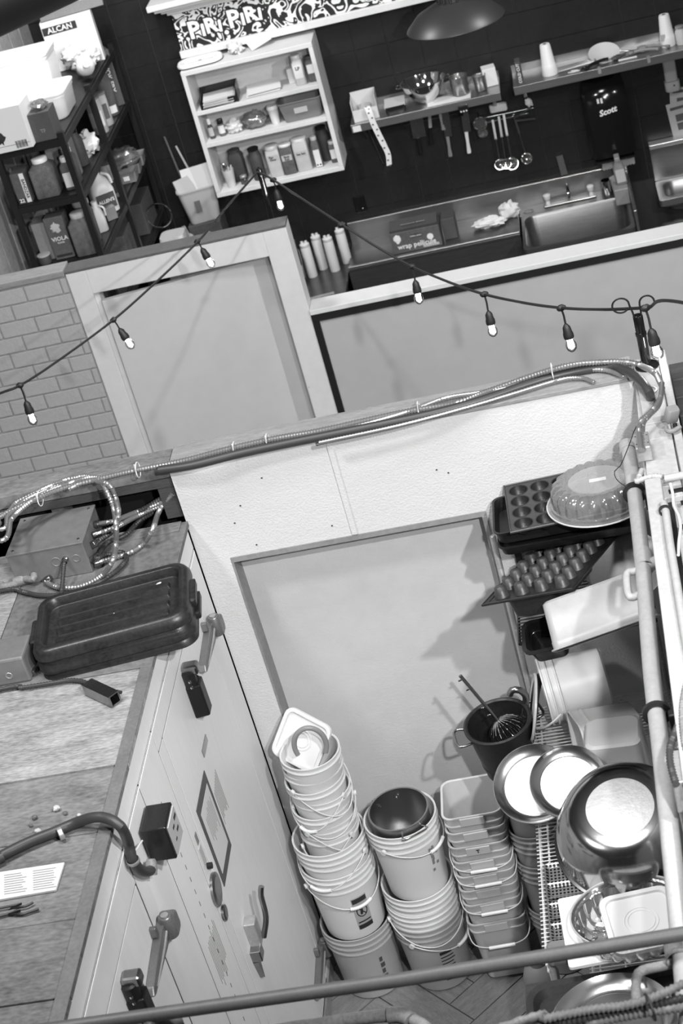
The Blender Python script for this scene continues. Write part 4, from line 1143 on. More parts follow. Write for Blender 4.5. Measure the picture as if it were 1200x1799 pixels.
# ---- junction box on the cooler roof and its conduits
jb = thing('junction_box', 'big grey steel junction box with conduits on the cooler roof', 'box', (-2.26, 5.80, 2.323))
MB().bb((-2.412, 5.675, 2.323), (-2.112, 5.945, 2.452)).build('body', 'box_steel', jb, w=True, bevel=0.003)
MB().bb((-2.415, 5.672, 2.4525), (-2.109, 5.948, 2.460)).build('cover', 'box_steel', jb, w=True, bevel=0.002)
for (x, r) in ((-2.235, 0.019), (-2.155, 0.0155)):
    MB().at(T(x, 5.675, 2.395) @ rotm(90, 0, 0)).lathe([(r - 0.004, 0), (r - 0.003, 0.0015), (r, 0.0015), (r + 0.001, 0)], 20, False, False).at(I4).build('knockout', 'box_steel', jb, w=True)
for (x, y) in ((-2.39, 5.70), (-2.13, 5.70), (-2.13, 5.92), (-2.39, 5.92)):
    MB().at(T(x, y, 2.46)).lathe([(0.005, 0), (0.005, 0.003)], 8).at(I4).build('screw', 'steel_dark', jb, w=True)
def run(pts, r, m, label, ends=None, name='armoured_conduit', smooth=False):
    t = thing(name, label, 'conduit', pts[0], group='conduits on the cooler roof')
    (cable(MB(), pts, r) if smooth else conduit(MB(), pts, r)).build('conduit_run', m, t, w=True)
    for (i, j) in (ends or ()):
        d = (Vector(pts[j]) - Vector(pts[i])).normalized()
        MB().at(frame(pts[i], d)).lathe([(r * 1.5, -0.012), (r * 1.6, -0.010), (r * 1.6, 0.006), (r * 1.25, 0.008), (r * 1.25, 0.022)], 12, True, False).at(I4).build('connector', 'steel_dark', t, w=True)
    return t
JX = -2.095
run([(JX, 5.86, 2.42)] + [(-2.025, 5.843, 2.43)] + [(-1.949, 5.98, 2.379), (-1.819, 5.98, 2.403)], 0.0095, 'conduit_metal', 'conduit from the junction box to the dark opening, uppermost of the group', ((0, 1),))
run([(JX, 5.80, 2.41)] + [(-2.018, 5.831, 2.41)] + [(-1.941, 5.98, 2.367), (-1.816, 5.98, 2.392)], 0.0095, 'conduit_metal', 'conduit from the junction box to the dark opening, second of the group', ((0, 1),))
run([(JX, 5.75, 2.40)] + [(-2.045, 5.831, 2.39), (-2.013, 5.904, 2.39)] + [(-1.926, 5.99, 2.384), (-1.821, 5.99, 2.424)], 0.0095, 'conduit_dark', 'dark conduit from the junction box to the dark opening', ((0, 1),))
run([(JX, 5.72, 2.36)] + [(-2.074, 5.839, 2.345), (-2.011, 5.871, 2.345), (-1.968, 5.961, 2.345), (-1.917, 6.007, 2.345)], 0.0095, 'conduit_dark', 'dark conduit lying low behind the others beside the junction box', ((0, 1),))
run([(JX, 5.70, 2.345)] + [(-2.035, 5.728, 2.337), (-1.97, 5.747, 2.337), (-1.928, 5.794, 2.337)] + [(-1.869, 5.776, 2.4)] + [(-1.882, 5.97, 2.366), (-1.81, 5.97, 2.428)], 0.0095, 'conduit_metal', 'conduit rising in a wide bend from the junction box to the wall', ((0, 1),))
run([(-2.165, 5.881, 2.578), (-2.104, 5.919, 2.578), (-2.043, 5.897, 2.578)] + [(-2.008, 5.837, 2.55)] + [(-1.995, 5.802, 2.5), (-1.963, 5.668, 2.5)] + [(-1.992, 5.684, 2.42), (-1.984, 5.563, 2.42)] + [(-2.046, 5.578, 2.36)] + [(-2.116, 5.566, 2.34), (-2.183, 5.564, 2.34), (-2.245, 5.595, 2.34), (-2.289, 5.644, 2.34)] + [(-2.275, 5.645, 2.345)], 0.0095, 'conduit_metal', 'long conduit looping down past the junction box to its front', ((-1, -2),))
run([(-2.055, 5.901, 2.578), (-1.997, 5.854, 2.578)] + [(-1.99, 5.851, 2.52), (-1.959, 5.736, 2.52)] + [(-1.986, 5.74, 2.46)], 0.0095, 'conduit_metal', 'short conduit turning over the ledge beside the long loop', None)
run([(-3.2, 5.56, 2.337), (-2.7, 5.60, 2.337)] + [(-2.444, 5.639, 2.337), (-2.371, 5.601, 2.337), (-2.294, 5.554, 2.337), (-2.199, 5.528, 2.337), (-2.112, 5.538, 2.337), (-2.025, 5.607, 2.337), (-1.985, 5.672, 2.337), (-1.984, 5.719, 2.337), (-2.013, 5.761, 2.337), (-2.062, 5.757, 2.337)] + [(JX, 5.69, 2.37)], 0.009, 'conduit_dark', 'dark conduit lying in a loop in front of the junction box', ((-1, -2),))
run([(-3.38, 6.01, 2.578), (-2.9, 6.02, 2.578)] + [(-2.396, 5.591, 2.578), (-2.361, 5.733, 2.578), (-2.332, 5.806, 2.578), (-2.269, 5.885, 2.578), (-2.174, 5.928, 2.578), (-2.109, 5.947, 2.578), (-2.036, 5.92, 2.578)], 0.0095, 'conduit_metal', 'conduit rising at the left edge over the ledge', None)
run([(-3.38, 6.01, 2.578), (-2.9, 6.02, 2.578)] + [(-2.443, 5.79, 2.578), (-2.367, 5.86, 2.578), (-2.287, 5.917, 2.578), (-2.204, 5.96, 2.578), (-2.136, 5.966, 2.578), (-2.087, 5.947, 2.578)], 0.0095, 'conduit_metal', 'conduit at the left edge behind the rising ones', None)
run([(-3.38, 6.01, 2.578), (-2.9, 6.02, 2.578)] + [(-2.417, 5.679, 2.578), (-2.381, 5.769, 2.578), (-2.334, 5.865, 2.578), (-2.241, 5.918, 2.578), (-2.187, 5.932, 2.578)], 0.0085, 'conduit_metal', 'thin conduit at the left edge, nearest to the junction box', None)
run([(-2.195, 5.672, 2.40), (-2.195, 5.645, 2.40)] + [(-2.199, 5.527, 2.35), (-2.198, 5.433, 2.35), (-2.194, 5.358, 2.35), (-2.204, 5.271, 2.35), (-2.2, 5.182, 2.35), (-2.188, 5.076, 2.35)] , 0.008, 'conduit_dark', 'conduit from the junction box front passing behind the black tub', ((0, 1),))
tb = thing('elbow_pipe', 'grey elbow pipe entering the front of the junction box', 'pipe', (-2.378, 5.638, 2.34))
MB().tube(spline([(-2.335, 5.672, 2.36), (-2.335, 5.65, 2.355)] + [(-2.391, 5.681, 2.345), (-2.415, 5.657, 2.345), (-2.472, 5.656, 2.345), (-2.543, 5.667, 2.345)] + [(-3.3, 5.60, 2.345)], 0.012), 0.0135, 12).build('pipe', 'pipe_grey', tb, w=True)
MB().at(frame((-2.396, 5.675, 2.345), (-0.9, -0.3, 0))).lathe([(0.018, -0.015), (0.0195, -0.01), (0.0195, 0.02), (0.018, 0.025)], 16).at(I4).build('coupling', 'pipe_grey', tb, w=True)

# ---- small box, channel, tub on the roof
sb = thing('junction_box', 'small grey steel box at the left edge of the cooler roof', 'box', (-2.33, 5.09, 2.3225))
MB().bb((-2.47, 5.015, 2.3225), (-2.215, 5.16, 2.425)).build('body', 'box_steel', sb, w=True, bevel=0.008)
MB().at(T(-2.285, 5.015, 2.36) @ rotm(90, 0, 0)).lathe([(0.008, 0), (0.010, 0.0015), (0.012, 0.0015), (0.013, 0)], 16, False, False).at(I4).build('knockout', 'galv', sb, w=True)
run([(-3.3, 4.90, 2.335)] + [(-2.36, 4.978, 2.335), (-2.233, 4.966, 2.335), (-2.129, 4.963, 2.335), (-2.056, 4.959, 2.335), (-1.999, 4.931, 2.335), (-1.959, 4.878, 2.335)], 0.0075, 'conduit_dark', 'dark conduit along the roof into the little channel block', None)
run([(-2.21, 5.052, 2.335), (-2.203, 5.101, 2.335), (-2.218, 5.191, 2.335), (-2.223, 5.298, 2.335)], 0.007, 'conduit_dark', 'short conduit between the small box and the black tub', ((0, 1),))
ch = thing('channel_block', 'short grey metal channel piece lying on the cooler roof', 'bracket', M=T((-1.921, 4.837, 2.324)[0], (-1.921, 4.837, 2.324)[1], 2.324) @ rotm(0, 0, -42))
MB().bb((-0.075, -0.022, 0.0), (0.075, 0.022, 0.005)).bb((-0.075, -0.022, 0.005), (0.075, -0.016, 0.042)).bb((-0.075, 0.016, 0.005), (0.075, 0.022, 0.042)).bb((-0.075, -0.016, 0.038), (0.075, 0.016, 0.042)).build('channel', 'steel_dark', ch)
MB().tube([(0.055, 0.024, 0.03), (0.075, 0.030, 0.028)], 0.006, 8).build('end_plug', 'black_rubber', ch)

def bus_tub(label, M):
    t = thing('bus_tub', label, 'tub', M=M)
    w, d, h = 0.56, 0.36, 0.075
    MB().rloft([(w, d, 0.06, 0.0), (w, d, 0.06, 0.004), (w - 0.03, d - 0.03, 0.055, 0.028), (w + 0.006, d + 0.006, 0.065, 0.032), (w + 0.006, d + 0.006, 0.065, 0.050), (w - 0.012, d - 0.012, 0.06, h - 0.006), (w - 0.03, d - 0.03, 0.055, h), (w - 0.065, d - 0.065, 0.045, h), (w - 0.072, d - 0.072, 0.042, h - 0.003), (w - 0.082, d - 0.082, 0.04, h - 0.034), (w - 0.09, d - 0.09, 0.035, h - 0.036)], True, True, n=8).build('shell', 'tub_plastic', t)
    for q in range(4):
        MB().at(T(0, -0.085 + q * 0.056, h - 0.037)).rloft([(0.41, 0.034, 0.006, 0), (0.40, 0.026, 0.005, 0.012)]).at(I4).build('stiffening_rib', 'tub_plastic', t)
    for s in (-1, 1):
        MB().at(T(s * (w / 2 + 0.004), 0, 0.025)).rloft([(0.024, 0.13, 0.008, 0), (0.03, 0.14, 0.01, 0.006), (0.03, 0.14, 0.01, 0.026), (0.02, 0.12, 0.008, 0.03)]).at(I4).build('lug', 'tub_plastic', t)
    return t
MT = T(-1.915, 5.20, 2.345) @ rotm(2, -1, 7)
bus_tub('black plastic bus tub turned upside down on the cooler roof, lower of two', MT @ T(0, 0, -0.018))
t = bus_tub('upper of two black bus tubs upside down on the cooler roof, white drips', MT @ T(0, 0, 0.036))
for (x, y, s) in ((0.16, 0.115, 0.018), (0.155, 0.085, 0.014), (0.19, 0.095, 0.012), (-0.15, 0.09, 0.005), (0.0, 0.0, 0.005)):
    MB().at(T(x, y, 0.0392) @ rotm(0, 0, 40) @ Matrix.Diagonal((1.0, 0.6, 1, 1))).lathe([(s * 0.7, 0), (s * 0.5, 0.0016), (0, 0.002)], 8).at(I4).build('white_drip', 'paper', t)

# ---- black power cable and switch box at the cooler's edge
pc = thing('power_cable', 'thick black cable arching over the cooler roof edge to the switch box', 'cable', (-1.908, 4.152, 2.335))
MB().tube(spline([(-3.3, 3.62, 2.34), (-2.7, 3.80, 2.34)] + [(-2.146, 4.047, 2.34), (-2.108, 4.076, 2.34), (-2.027, 4.122, 2.34), (-1.943, 4.154, 2.34), (-1.893, 4.177, 2.34)] + [(-1.815, 4.153, 2.37), (-1.767, 4.136, 2.37)] + [(-1.725, 4.102, 2.36)] + [(-1.755, 4.181, 2.229), (-1.755, 4.164, 2.191), (-1.755, 4.18, 2.13), (-1.755, 4.227, 2.071), (-1.755, 4.282, 2.032)], 0.02), 0.0165, 12).build('cable_run', 'conduit_dark', pc, w=True)
MB().at(frame((-1.927, 4.138, 2.34), (0.9, 0.45, 0))).lathe([(0.018, -0.008), (0.0205, -0.006), (0.0205, 0.006), (0.018, 0.008)], 16, False, False).at(I4).build('strap', 'galv', pc, w=True)
MB().at(frame((-1.755, 4.165, 2.174), (0, 0.15, -1))).lathe([(0.019, -0.006), (0.0205, -0.004), (0.0205, 0.006), (0.019, 0.008)], 16, False, False).at(I4).build('strap', 'galv', pc, w=True)
MB().at(frame((-1.755, 4.275, 2.041), (0.1, 0.6, 0.8))).lathe([(0.018, -0.02), (0.018, 0.02), (0.013, 0.03)], 14).at(I4).build('elbow', 'pipe_grey', pc, w=True)
sw = thing('switch_box', 'black switch box mounted on the cooler face below the roof edge', 'switch box', (-1.74, 4.41, 1.99))
MB().bb((-1.778, 4.345, 2.005), (-1.69, 4.475, 2.135)).build('housing', 'black_plastic', sw, w=True, bevel=0.006)
MB().bb((-1.69, 4.355, 2.015), (-1.685, 4.465, 2.125)).build('face_plate', 'label_grey', sw, w=True)
for (y, z, s) in ((4.44, 2.10, 0.012), (4.40, 2.09, 0.009), (4.43, 2.06, 0.010), (4.39, 2.05, 0.007)):
    MB().box((-1.6845, y, z), (0.001, s * 2.4, s)).build('plate_print', 'ink', sw, w=True)
one(cable(MB(), [(-1.75, 4.277, 2.154), (-1.75, 4.237, 2.169), (-1.75, 4.197, 2.184), (-1.75, 4.169, 2.215)], 0.003, 6), 'wire_tail', 'wire_white', 'short white wire between the black cable and the switch box', 'wire')

# ---- paper and loose bits on the roof
pa = thing('paper_sheet', 'folded printed paper sheet lying on the cooler roof', 'paper', (-1.992, 3.967, 2.32))
q4 = [(-2.113, 4.023, 2.32), (-1.898, 4.021, 2.32), (-1.901, 3.905, 2.32), (-2.085, 3.9, 2.32)]
MB().add([(x, y, 2.3195) for x, y, z in q4] + [(x, y, 2.326) for x, y, z in q4], [(3, 2, 1, 0), (4, 5, 6, 7), (0, 1, 5, 4), (1, 2, 6, 5), (2, 3, 7, 6), (3, 0, 4, 7)]).build('sheet', 'paper', pa, w=True)
m_ = MB()
e0, e1 = Vector(q4[1]) - Vector(q4[0]), Vector(q4[3]) - Vector(q4[0])
for r in range(9):
    for c in range(2):
        a0 = 0.12 + c * 0.42
        a1 = a0 + random.uniform(0.25, 0.36)
        b0 = 0.14 + r * 0.085
        P_ = [Vector(q4[0]) + e0 * a + e1 * b for a, b in ((a0, b0), (a1, b0), (a1, b0 + 0.03), (a0, b0 + 0.03))]
        m_.add([(p.x, p.y, 2.3263) for p in P_], [(0, 3, 2, 1)])
tag(m_.build('print_lines', 'ink_soft', pa, w=True), None, kind='stuff')
one(cable(MB(), [(-3.0, 3.72, 2.328)] + [(-2.079, 3.859, 2.328), (-2.025, 3.851, 2.328), (-1.981, 3.851, 2.328), (-1.961, 3.863, 2.328)], 0.004, 6), 'cable_plug', 'black_rubber', 'thin black lead with a plug end beside the folded paper', 'cable')
one(cable(MB(), [(-3.0, 3.66, 2.326)] + [(-2.072, 3.825, 2.326), (-2.029, 3.828, 2.326), (-1.984, 3.821, 2.326), (-1.968, 3.825, 2.326), (-1.938, 3.833, 2.326)], 0.0045, 6), 'cable_plug', 'black_rubber', 'second thin black lead forking beside the folded paper', 'cable')
for i, (p, s) in enumerate((((-2.041, 4.256, 2.319), .010), ((-1.976, 4.281, 2.319), .013), ((-1.941, 4.254, 2.319), .008), ((-1.893, 4.235, 2.319), .007), ((-2.047, 4.223, 2.319), .007), ((-2.015, 4.187, 2.319), .011))):
    one(MB().blob((p[0], p[1], 2.320 + s * 0.6), (s, s * 0.8, s * 0.7), i, 0.5, 2.5, 10, 6), 'rubble_crumb', 'paper_grey' if i % 2 else 'food_mid',
        ['dark crumb on the roof boards, upper left of the group', 'largest pale crumb on the roof boards', 'small dark crumb right of the largest pale one', 'pale crumb farthest right on the roof boards', 'smallest dark crumb, left end of the group', 'pale crumb nearest to the black cable'][i], 'crumb', 'crumbs on the cooler roof')

# ---- rail and pipes close to the camera
one(MB().tube([Vector((-3.5, 3.175, 2.5)), Vector((-0.821, 3.177, 2.5)), Vector((-0.088, 3.199, 2.5))], 0.0172, 16), 'hand_rail', 'rail_grey', 'long grey metal rail crossing the bottom of the view', 'rail')
bp = thing('floor_pipe', 'grey pipe with a swollen joint just under the rail at the bottom', 'pipe', (-0.858, 3.153, 2.4))
MB().tube(spline([(-3.4, 3.06, 2.40), (-1.9, 3.06, 2.40)] + [(-1.217, 3.158, 2.4), (-1.044, 3.168, 2.4), (-0.93, 3.17, 2.4), (-0.858, 3.165, 2.4), (-0.823, 3.153, 2.4), (-0.794, 3.128, 2.4), (-0.758, 3.064, 2.4)] + [(-0.72, 2.90, 2.2), (-0.72, 2.90, 0.0)], 0.02), 0.0165, 14).build('pipe', 'pipe_grey', bp, w=True)
MB().tube(spline([(-0.87, 3.167, 2.4), (-0.844, 3.164, 2.4), (-0.821, 3.151, 2.4), (-0.81, 3.139, 2.4)], 0.01), 0.021, 14).build('joint', 'pipe_grey', bp, w=True)
one(MB().tube(spline([(-3.4, 3.10, 2.36)] + [(-1.558, 3.272, 2.36), (-1.512, 3.291, 2.36), (-1.469, 3.295, 2.36), (-1.448, 3.276, 2.36)] + [(-1.46, 3.12, 2.30), (-1.46, 3.12, 0.0)], 0.02), 0.017, 12), 'elbow_pipe', 'rail_grey', 'dark elbow pipe peeking under the left end of the rail', 'pipe')
for i, pts in enumerate(([(-1.5, 2.75, 2.46)] + [(-0.575, 2.982, 2.5), (-0.469, 2.992, 2.5), (-0.364, 3, 2.5), (-0.286, 2.999, 2.5), (-0.22, 3.012, 2.5), (-0.139, 3.046, 2.5)], [(-1.5, 2.72, 2.44)] + [(-0.553, 2.976, 2.48), (-0.434, 2.989, 2.48), (-0.315, 3.001, 2.48), (-0.237, 3.006, 2.48), (-0.146, 3.017, 2.48)], [(-1.5, 2.69, 2.43)] + [(-0.502, 2.969, 2.47), (-0.37, 2.988, 2.47), (-0.278, 2.997, 2.47), (-0.201, 2.999, 2.47), (-0.143, 2.999, 2.47)])):
    one(conduit(MB(), pts, 0.0105), 'armoured_conduit', ('pipe_grey', 'conduit_dark', 'pipe_grey')[i], 'grey conduit crossing the bottom right corner, %s of three' % ['farthest', 'middle', 'nearest'][i], 'conduit', 'conduits in the bottom right corner')
tt = thing('cable_tie', 'black cable tie around the conduits in the bottom right corner', 'cable tie', (-0.234, 3.001, 2.5))
p = Vector((-0.234, 3.004, 2.5))
MB().at(T(p.x, p.y - 0.01, p.z - 0.01) @ rotm(0, 90, 15)).tube([(0.026 * math.cos(2 * PI * k / 18), 0.034 * math.sin(2 * PI * k / 18), 0) for k in range(18)], 0.003, 6, closed=True).at(I4).build('strap', 'black_rubber', tt, w=True)
MB().tube([p + Vector((0, 0.02, 0.02)), p + Vector((-0.004, 0.045, 0.032))], 0.003, 6).build('tail', 'black_rubber', tt, w=True)
one(MB().tube(spline([(-0.27, 3.099, 2.4), (-0.268, 3.147, 2.4), (-0.263, 3.181, 2.4), (-0.247, 3.199, 2.4), (-0.205, 3.204, 2.4), (-0.157, 3.213, 2.4)], 0.012), 0.0125, 12), 'bent_pipe', 'pipe_grey', 'small bent grey pipe branching off the big pipe near the bottom right', 'pipe')
one(MB().bb((-0.46, 2.55, 2.40), (0.09, 2.93, 2.43)), 'ledge_board', 'galv', 'pale metal ledge under the conduits in the bottom right corner', 'ledge', bevel=0.004)

# ================================================================== STRING LIGHTS
def post(label, base, h, r, hooks):
    t = thing('light_post', label, 'post', base)
    MB().lathe([(r * 2.4, 0.0), (r * 2.4, 0.006), (r * 1.2, 0.010), (r, 0.012), (r, h * 0.62), (r * 1.12, h * 0.625), (r * 1.12, h * 0.68), (r, h * 0.685), (r, h), (r * 0.8, h + 0.004)], 20).build('tube', 'black_gloss', t)
    for pts in hooks:
        MB().tube(spline(pts, 0.006), 0.0035, 6).build('hook', 'black_metal', t, w=True)
    return t
PB = Vector((0.034, 5.985, 2.568))
def curl(cx, y, cz, r, tail):
    return [(cx + r * math.cos(a), y, cz + r * math.sin(a)) for a in [math.radians(d) for d in range(-60, 261, 32)]] + [tail]
post('black post with curled hooks holding the string lights at the right', tuple(PB), 0.205, 0.018,
     [[(PB.x - 0.012, PB.y - 0.008, 2.77), (PB.x - 0.016, PB.y - 0.012, 2.80), (PB.x - 0.022, PB.y - 0.015, 2.826)] + [(PB.x - 0.052 + 0.030 * math.cos(math.radians(d)), PB.y - 0.015, 2.832 + 0.028 * math.sin(math.radians(d))) for d in range(20, 330, 30)],
      [(PB.x + 0.012, PB.y - 0.008, 2.77), (PB.x + 0.014, PB.y - 0.012, 2.80)] + [(PB.x + 0.040 - 0.026 * math.cos(math.radians(d)), PB.y - 0.015, 2.825 + 0.026 * math.sin(math.radians(d))) for d in range(0, 300, 30)]])
post('black post holding up the string lights behind the door frame', (-1.872, 9.80, 1.86), 0.475, 0.017, [[(-1.872, 9.80, 2.33), (-1.872, 9.78, 2.35), (-1.86, 9.76, 2.352), (-1.85, 9.76, 2.335)]])
one(MB().bb((-1.95, 9.742, 1.80), (-1.79, 9.85, 1.859)), 'post_block', 'wood_dark', 'dark block behind the door frame carrying the left black post', 'block')

st = thing('light_string', 'black string-light cable strung between the two black posts', 'string lights', (-1.86, 9.76, 2.33))
right = [(-1.877, 9.76, 2.332)] + [(-1.785, 9.6, 2.335)] + [(-1.552, 9.2, 2.296)] + [(-1.343, 8.8, 2.284)] + [(-1.147, 8.45, 2.26)] + [(-0.958, 8.1, 2.264)] + [(-0.766, 7.75, 2.293)] + [(-0.595, 7.4, 2.354)] + [(-0.414, 7.05, 2.433)] + [(-0.252, 6.7, 2.536)] + [(-0.095, 6.3, 2.68)] + [(0.064, 5.96, 2.81)] + [(0.208, 5.5, 3.004)] + [(0.9, 4.6, 3.02)]
left = [(-1.877, 9.76, 2.332)] + [(-2.02, 9.4, 2.3)] + [(-2.135, 9, 2.289)] + [(-2.321, 8.6, 2.265)] + [(-2.485, 8.2, 2.27)] + [(-2.665, 7.8, 2.297)] + [(-2.768, 7.4, 2.374)] + [(-2.873, 7.1, 2.463)] + [(-3.6, 6.2, 2.62), (-4.3, 5.5, 3.0)]
MB().tube(spline(right, 0.03), 0.0062, 8).build('cable', 'black_rubber', st, w=True)
MB().tube(spline(left, 0.03), 0.0062, 8).build('cable', 'black_rubber', st, w=True)
for p in ([(-1.344, 8.8, 2.281)][0], ):
    MB().at(T(*p)).blob((0, 0, 0), (0.022, 0.014, 0.016), 3, 0.3).at(I4).build('tape_joint', 'black_rubber', st, w=True)
BG = 'glowing bulbs on the string lights'
bl = [([(-1.772, 9.6, 2.321)][0], 0.060, 'nearest the left black post, hanging to its right'), ([(-0.958, 8.1, 2.264)][0], 0.075, 'over the top edge of the half wall'), ([(-0.595, 7.4, 2.354)][0], 0.085, 'over the middle of the half wall'),
      ([(-0.252, 6.7, 2.536)][0], 0.075, 'just left of the right-hand black post'), ([(0.065, 5.93, 2.823)][0], 0.085, 'hanging in front of the right-hand black post'),
      ([(-2.146, 9, 2.285)][0], 0.045, 'over the door frame head'), ([(-2.485, 8.2, 2.27)][0], 0.055, 'over the left door jamb'), ([(-2.768, 7.4, 2.374)][0], 0.085, 'in front of the painted bricks')]
for i, (p, drop, lab) in enumerate(bl):
    tilt = (0, 2, 0, -3, -4, -14, -16, 0)[i]
    t = thing('string_bulb', 'lit clear bulb in black socket, %s' % lab, 'light bulb', M=T(*p) @ rotm(0, tilt, 0), group=BG)
    MB().at(T(0, 0, 0.0)).blob((0, 0, 0), (0.020, 0.013, 0.014), i, 0.2, 2, 12, 8).at(I4).build('tee_joint', 'black_rubber', t)
    MB().tube([(0, 0, 0), (0.002, 0, -drop * 0.5), (0, 0, -drop)], 0.0042, 6).build('stub', 'black_rubber', t)
    MB().at(T(0, 0, -drop - 0.062)).lathe([(0.020, 0), (0.0215, 0.004), (0.021, 0.020), (0.018, 0.030), (0.0165, 0.048), (0.009, 0.060), (0.005, 0.064)], 16).at(I4).build('socket', 'black_rubber', t)
    g = MB().at(T(0, 0, -drop - 0.062)).lathe([(0.013, 0.002), (0.014, -0.006), (0.0225, -0.026), (0.0235, -0.036), (0.020, -0.050), (0.011, -0.060), (0.0, -0.063)], 20, False, False).at(I4).build('bulb', 'bulb_glass', t)
    MB().tube([(-0.005, 0, -drop - 0.070), (-0.006, 0.003, -drop - 0.105), (0.0, 0, -drop - 0.108), (0.006, -0.003, -drop - 0.105), (0.005, 0, -drop - 0.070)], 0.0065, 6).build('filament', 'filament', g)

# ================================================================== KITCHEN
def carton(label, c, s, m='card_grey', rz=0, name='carton', cat='box', group=None, flap=None, band=None, words=None, tilt=0, wm='sign_white'):
    """box standing on c (base centre), size s; optional top flap material, front band and lettering"""
    t = thing(name, label, cat, c, (tilt, 0, rz), group)
    w, d, h = s
    MB().bb((-w / 2, -d / 2, 0), (w / 2, d / 2, h)).build('body', m, t, bevel=0.003)
    if flap:
        MB().bb((-w / 2 + 0.002, -d / 2 + 0.002, h), (w / 2 - 0.002, d / 2 - 0.002, h + 0.003)).build('top_flap', flap, t)
    if band:
        z0, z1, bm = band
        MB().bb((-w / 2 + 0.006, -d / 2 - 0.0012, z0), (w / 2 - 0.006, -d / 2, z1)).build('front_label', bm, t)
    for (txt, size, x, z) in (words or ()):
        text(txt, size, T(x, -d / 2 - 0.002, z) @ FRONT, wm, t, bold=size * 0.02)
    return t
def jar(label, c, r, h, m, lid='lid_white', lidh=0.025, name='jar', cat='jar', group=None, neck=0.8, lab=None, sq=False, tilt=None, clear=None, words=None):
    t = thing(name, label, cat, c, tilt, group)
    b = h - lidh
    if sq:
        MB().rloft([(2 * r - 0.01, 2 * r - 0.01, 0.012, 0), (2 * r, 2 * r, 0.014, 0.006), (2 * r, 2 * r, 0.014, b * 0.86), (2 * r * neck, 2 * r * neck, r * 0.5, b)]).build('body', m, t)
    else:
        MB().lathe([(r * 0.92, 0), (r, 0.006), (r, b * 0.80), (r * neck, b * 0.93), (r * neck, b)], 24).build('body', m, t)
    rl = r * neck * 1.04
    if lid:
        MB().at(T(0, 0, b)).lathe([(rl, 0), (rl * 1.03, 0.003), (rl * 1.03, lidh * 0.85), (rl * 0.93, lidh), (0, lidh)], 24, True, False).at(I4).build('lid', lid, t)
    if lab:
        z0, z1, lm = lab
        if sq:
            MB().bb((-r * 0.8, -r - 0.0012, z0), (r * 0.8, -r, z1)).build('paper_label', lm, t)
        else:
            surf_patch(MB(), r, r, z0, z1, -150, -30, 0.0006).build('paper_label', lm, t)
    for (txt, size, x, z) in (words or ()):
        text(txt, size, T(x, -r - 0.003, z) @ FRONT, 'ink', t, bold=size * 0.02)
    return t
def bag(label, c, s, m='clear_bag', seed=1, amp=0.4, name='plastic_bag', cat='bag', fill=None, freq=2.4):
    t = thing(name, label, cat, c)
    MB().blob((0, 0, s[2] * 0.92), s, seed, amp, freq, 26, 16).build('bag_body', m, t)
    MB().at(T(s[0] * 0.2, 0, s[2] * 1.55)).blob((0, 0, 0), (s[0] * 0.38, s[1] * 0.28, s[2] * 0.6), seed + 3, 0.6, 3, 14, 9).at(I4).build('bag_neck', m, t)
    if fill:
        MB().blob((0, 0, s[2] * 0.72), (s[0] * 0.8, s[1] * 0.8, s[2] * 0.65), seed + 5, 0.3).build('contents', fill, t)
    return t

# ---- wall cabinet
cb = thing('wall_cabinet', 'white open wall cabinet with three shelves of jars on the black tile wall', 'cabinet', (-2.11, 11.84, 1.58))
x0, x1, yf, yb = -2.562, -1.668, 11.68, 11.99
MB().bb((x0, yf, 2.43), (x1, yb, 2.462)).build('top_board', 'cabinet_paint', cb, w=True, bevel=0.003)
MB().bb((x0, yf, 1.57), (x1, yb, 1.602)).build('bottom_board', 'cabinet_paint', cb, w=True, bevel=0.003)
MB().bb((x0, yf, 1.602), (x0 + 0.03, yb, 2.43)).build('side_board', 'cabinet_paint', cb, w=True, bevel=0.003)
MB().bb((x1 - 0.03, yf, 1.602), (x1, yb, 2.43)).build('side_board', 'cabinet_paint', cb, w=True, bevel=0.003)
MB().bb((x0 + 0.03, yb - 0.012, 1.602), (x1 - 0.03, yb, 2.43)).build('back_board', 'cabinet_paint', cb, w=True)
MB().bb((x0 + 0.03, yf + 0.004, 1.925), (x1 - 0.03, yb - 0.012, 1.955)).build('shelf_board', 'cabinet_paint', cb, w=True, bevel=0.002)
MB().bb((x0 + 0.03, yf + 0.004, 2.152), (x1 - 0.03, yb - 0.012, 2.18)).build('shelf_board', 'cabinet_paint', cb, w=True, bevel=0.002)
Z3, Z2, Z1, Z0 = 1.603, 1.956, 2.181, 2.463
lt = thing('letter_tray', 'black letter tray full of papers on the cabinet top shelf', 'tray', (-2.375, 11.80, Z1), (0, 0, 4))
MB().bb((-0.13, -0.10, 0), (0.13, 0.10, 0.006)).bb((-0.13, 0.094, 0.006), (0.13, 0.10, 0.10)).bb((-0.13, -0.10, 0.006), (-0.124, 0.094, 0.05)).bb((0.124, -0.10, 0.006), (0.13, 0.094, 0.10)).bb((0.06, -0.10, 0.006), (0.124, -0.094, 0.045)).build('tray_body', 'black_plastic', lt)
for q in range(7):
    MB().at(T(-0.005 + 0.004 * (q % 3), -0.005 * (q % 2), 0.008 + q * 0.007) @ rotm(1, 0, (q * 37) % 9 - 4)).bb((-0.105, -0.095, 0), (0.105, 0.085, 0.003)).at(I4).build('paper_sheet', 'paper', lt)
ps = thing('paper_stack', 'small pile of loose paper sheets beside the black letter tray', 'papers', (-2.085, 11.81, Z1))
for q in range(3):
    MB().at(T(0.006 * q, 0.004 * q, 0.002 + q * 0.014) @ rotm(8, 0, 3 + 2 * q)).bb((-0.115, -0.085, 0), (0.115, 0.085, 0.003)).at(I4).build('sheet', 'paper', ps)
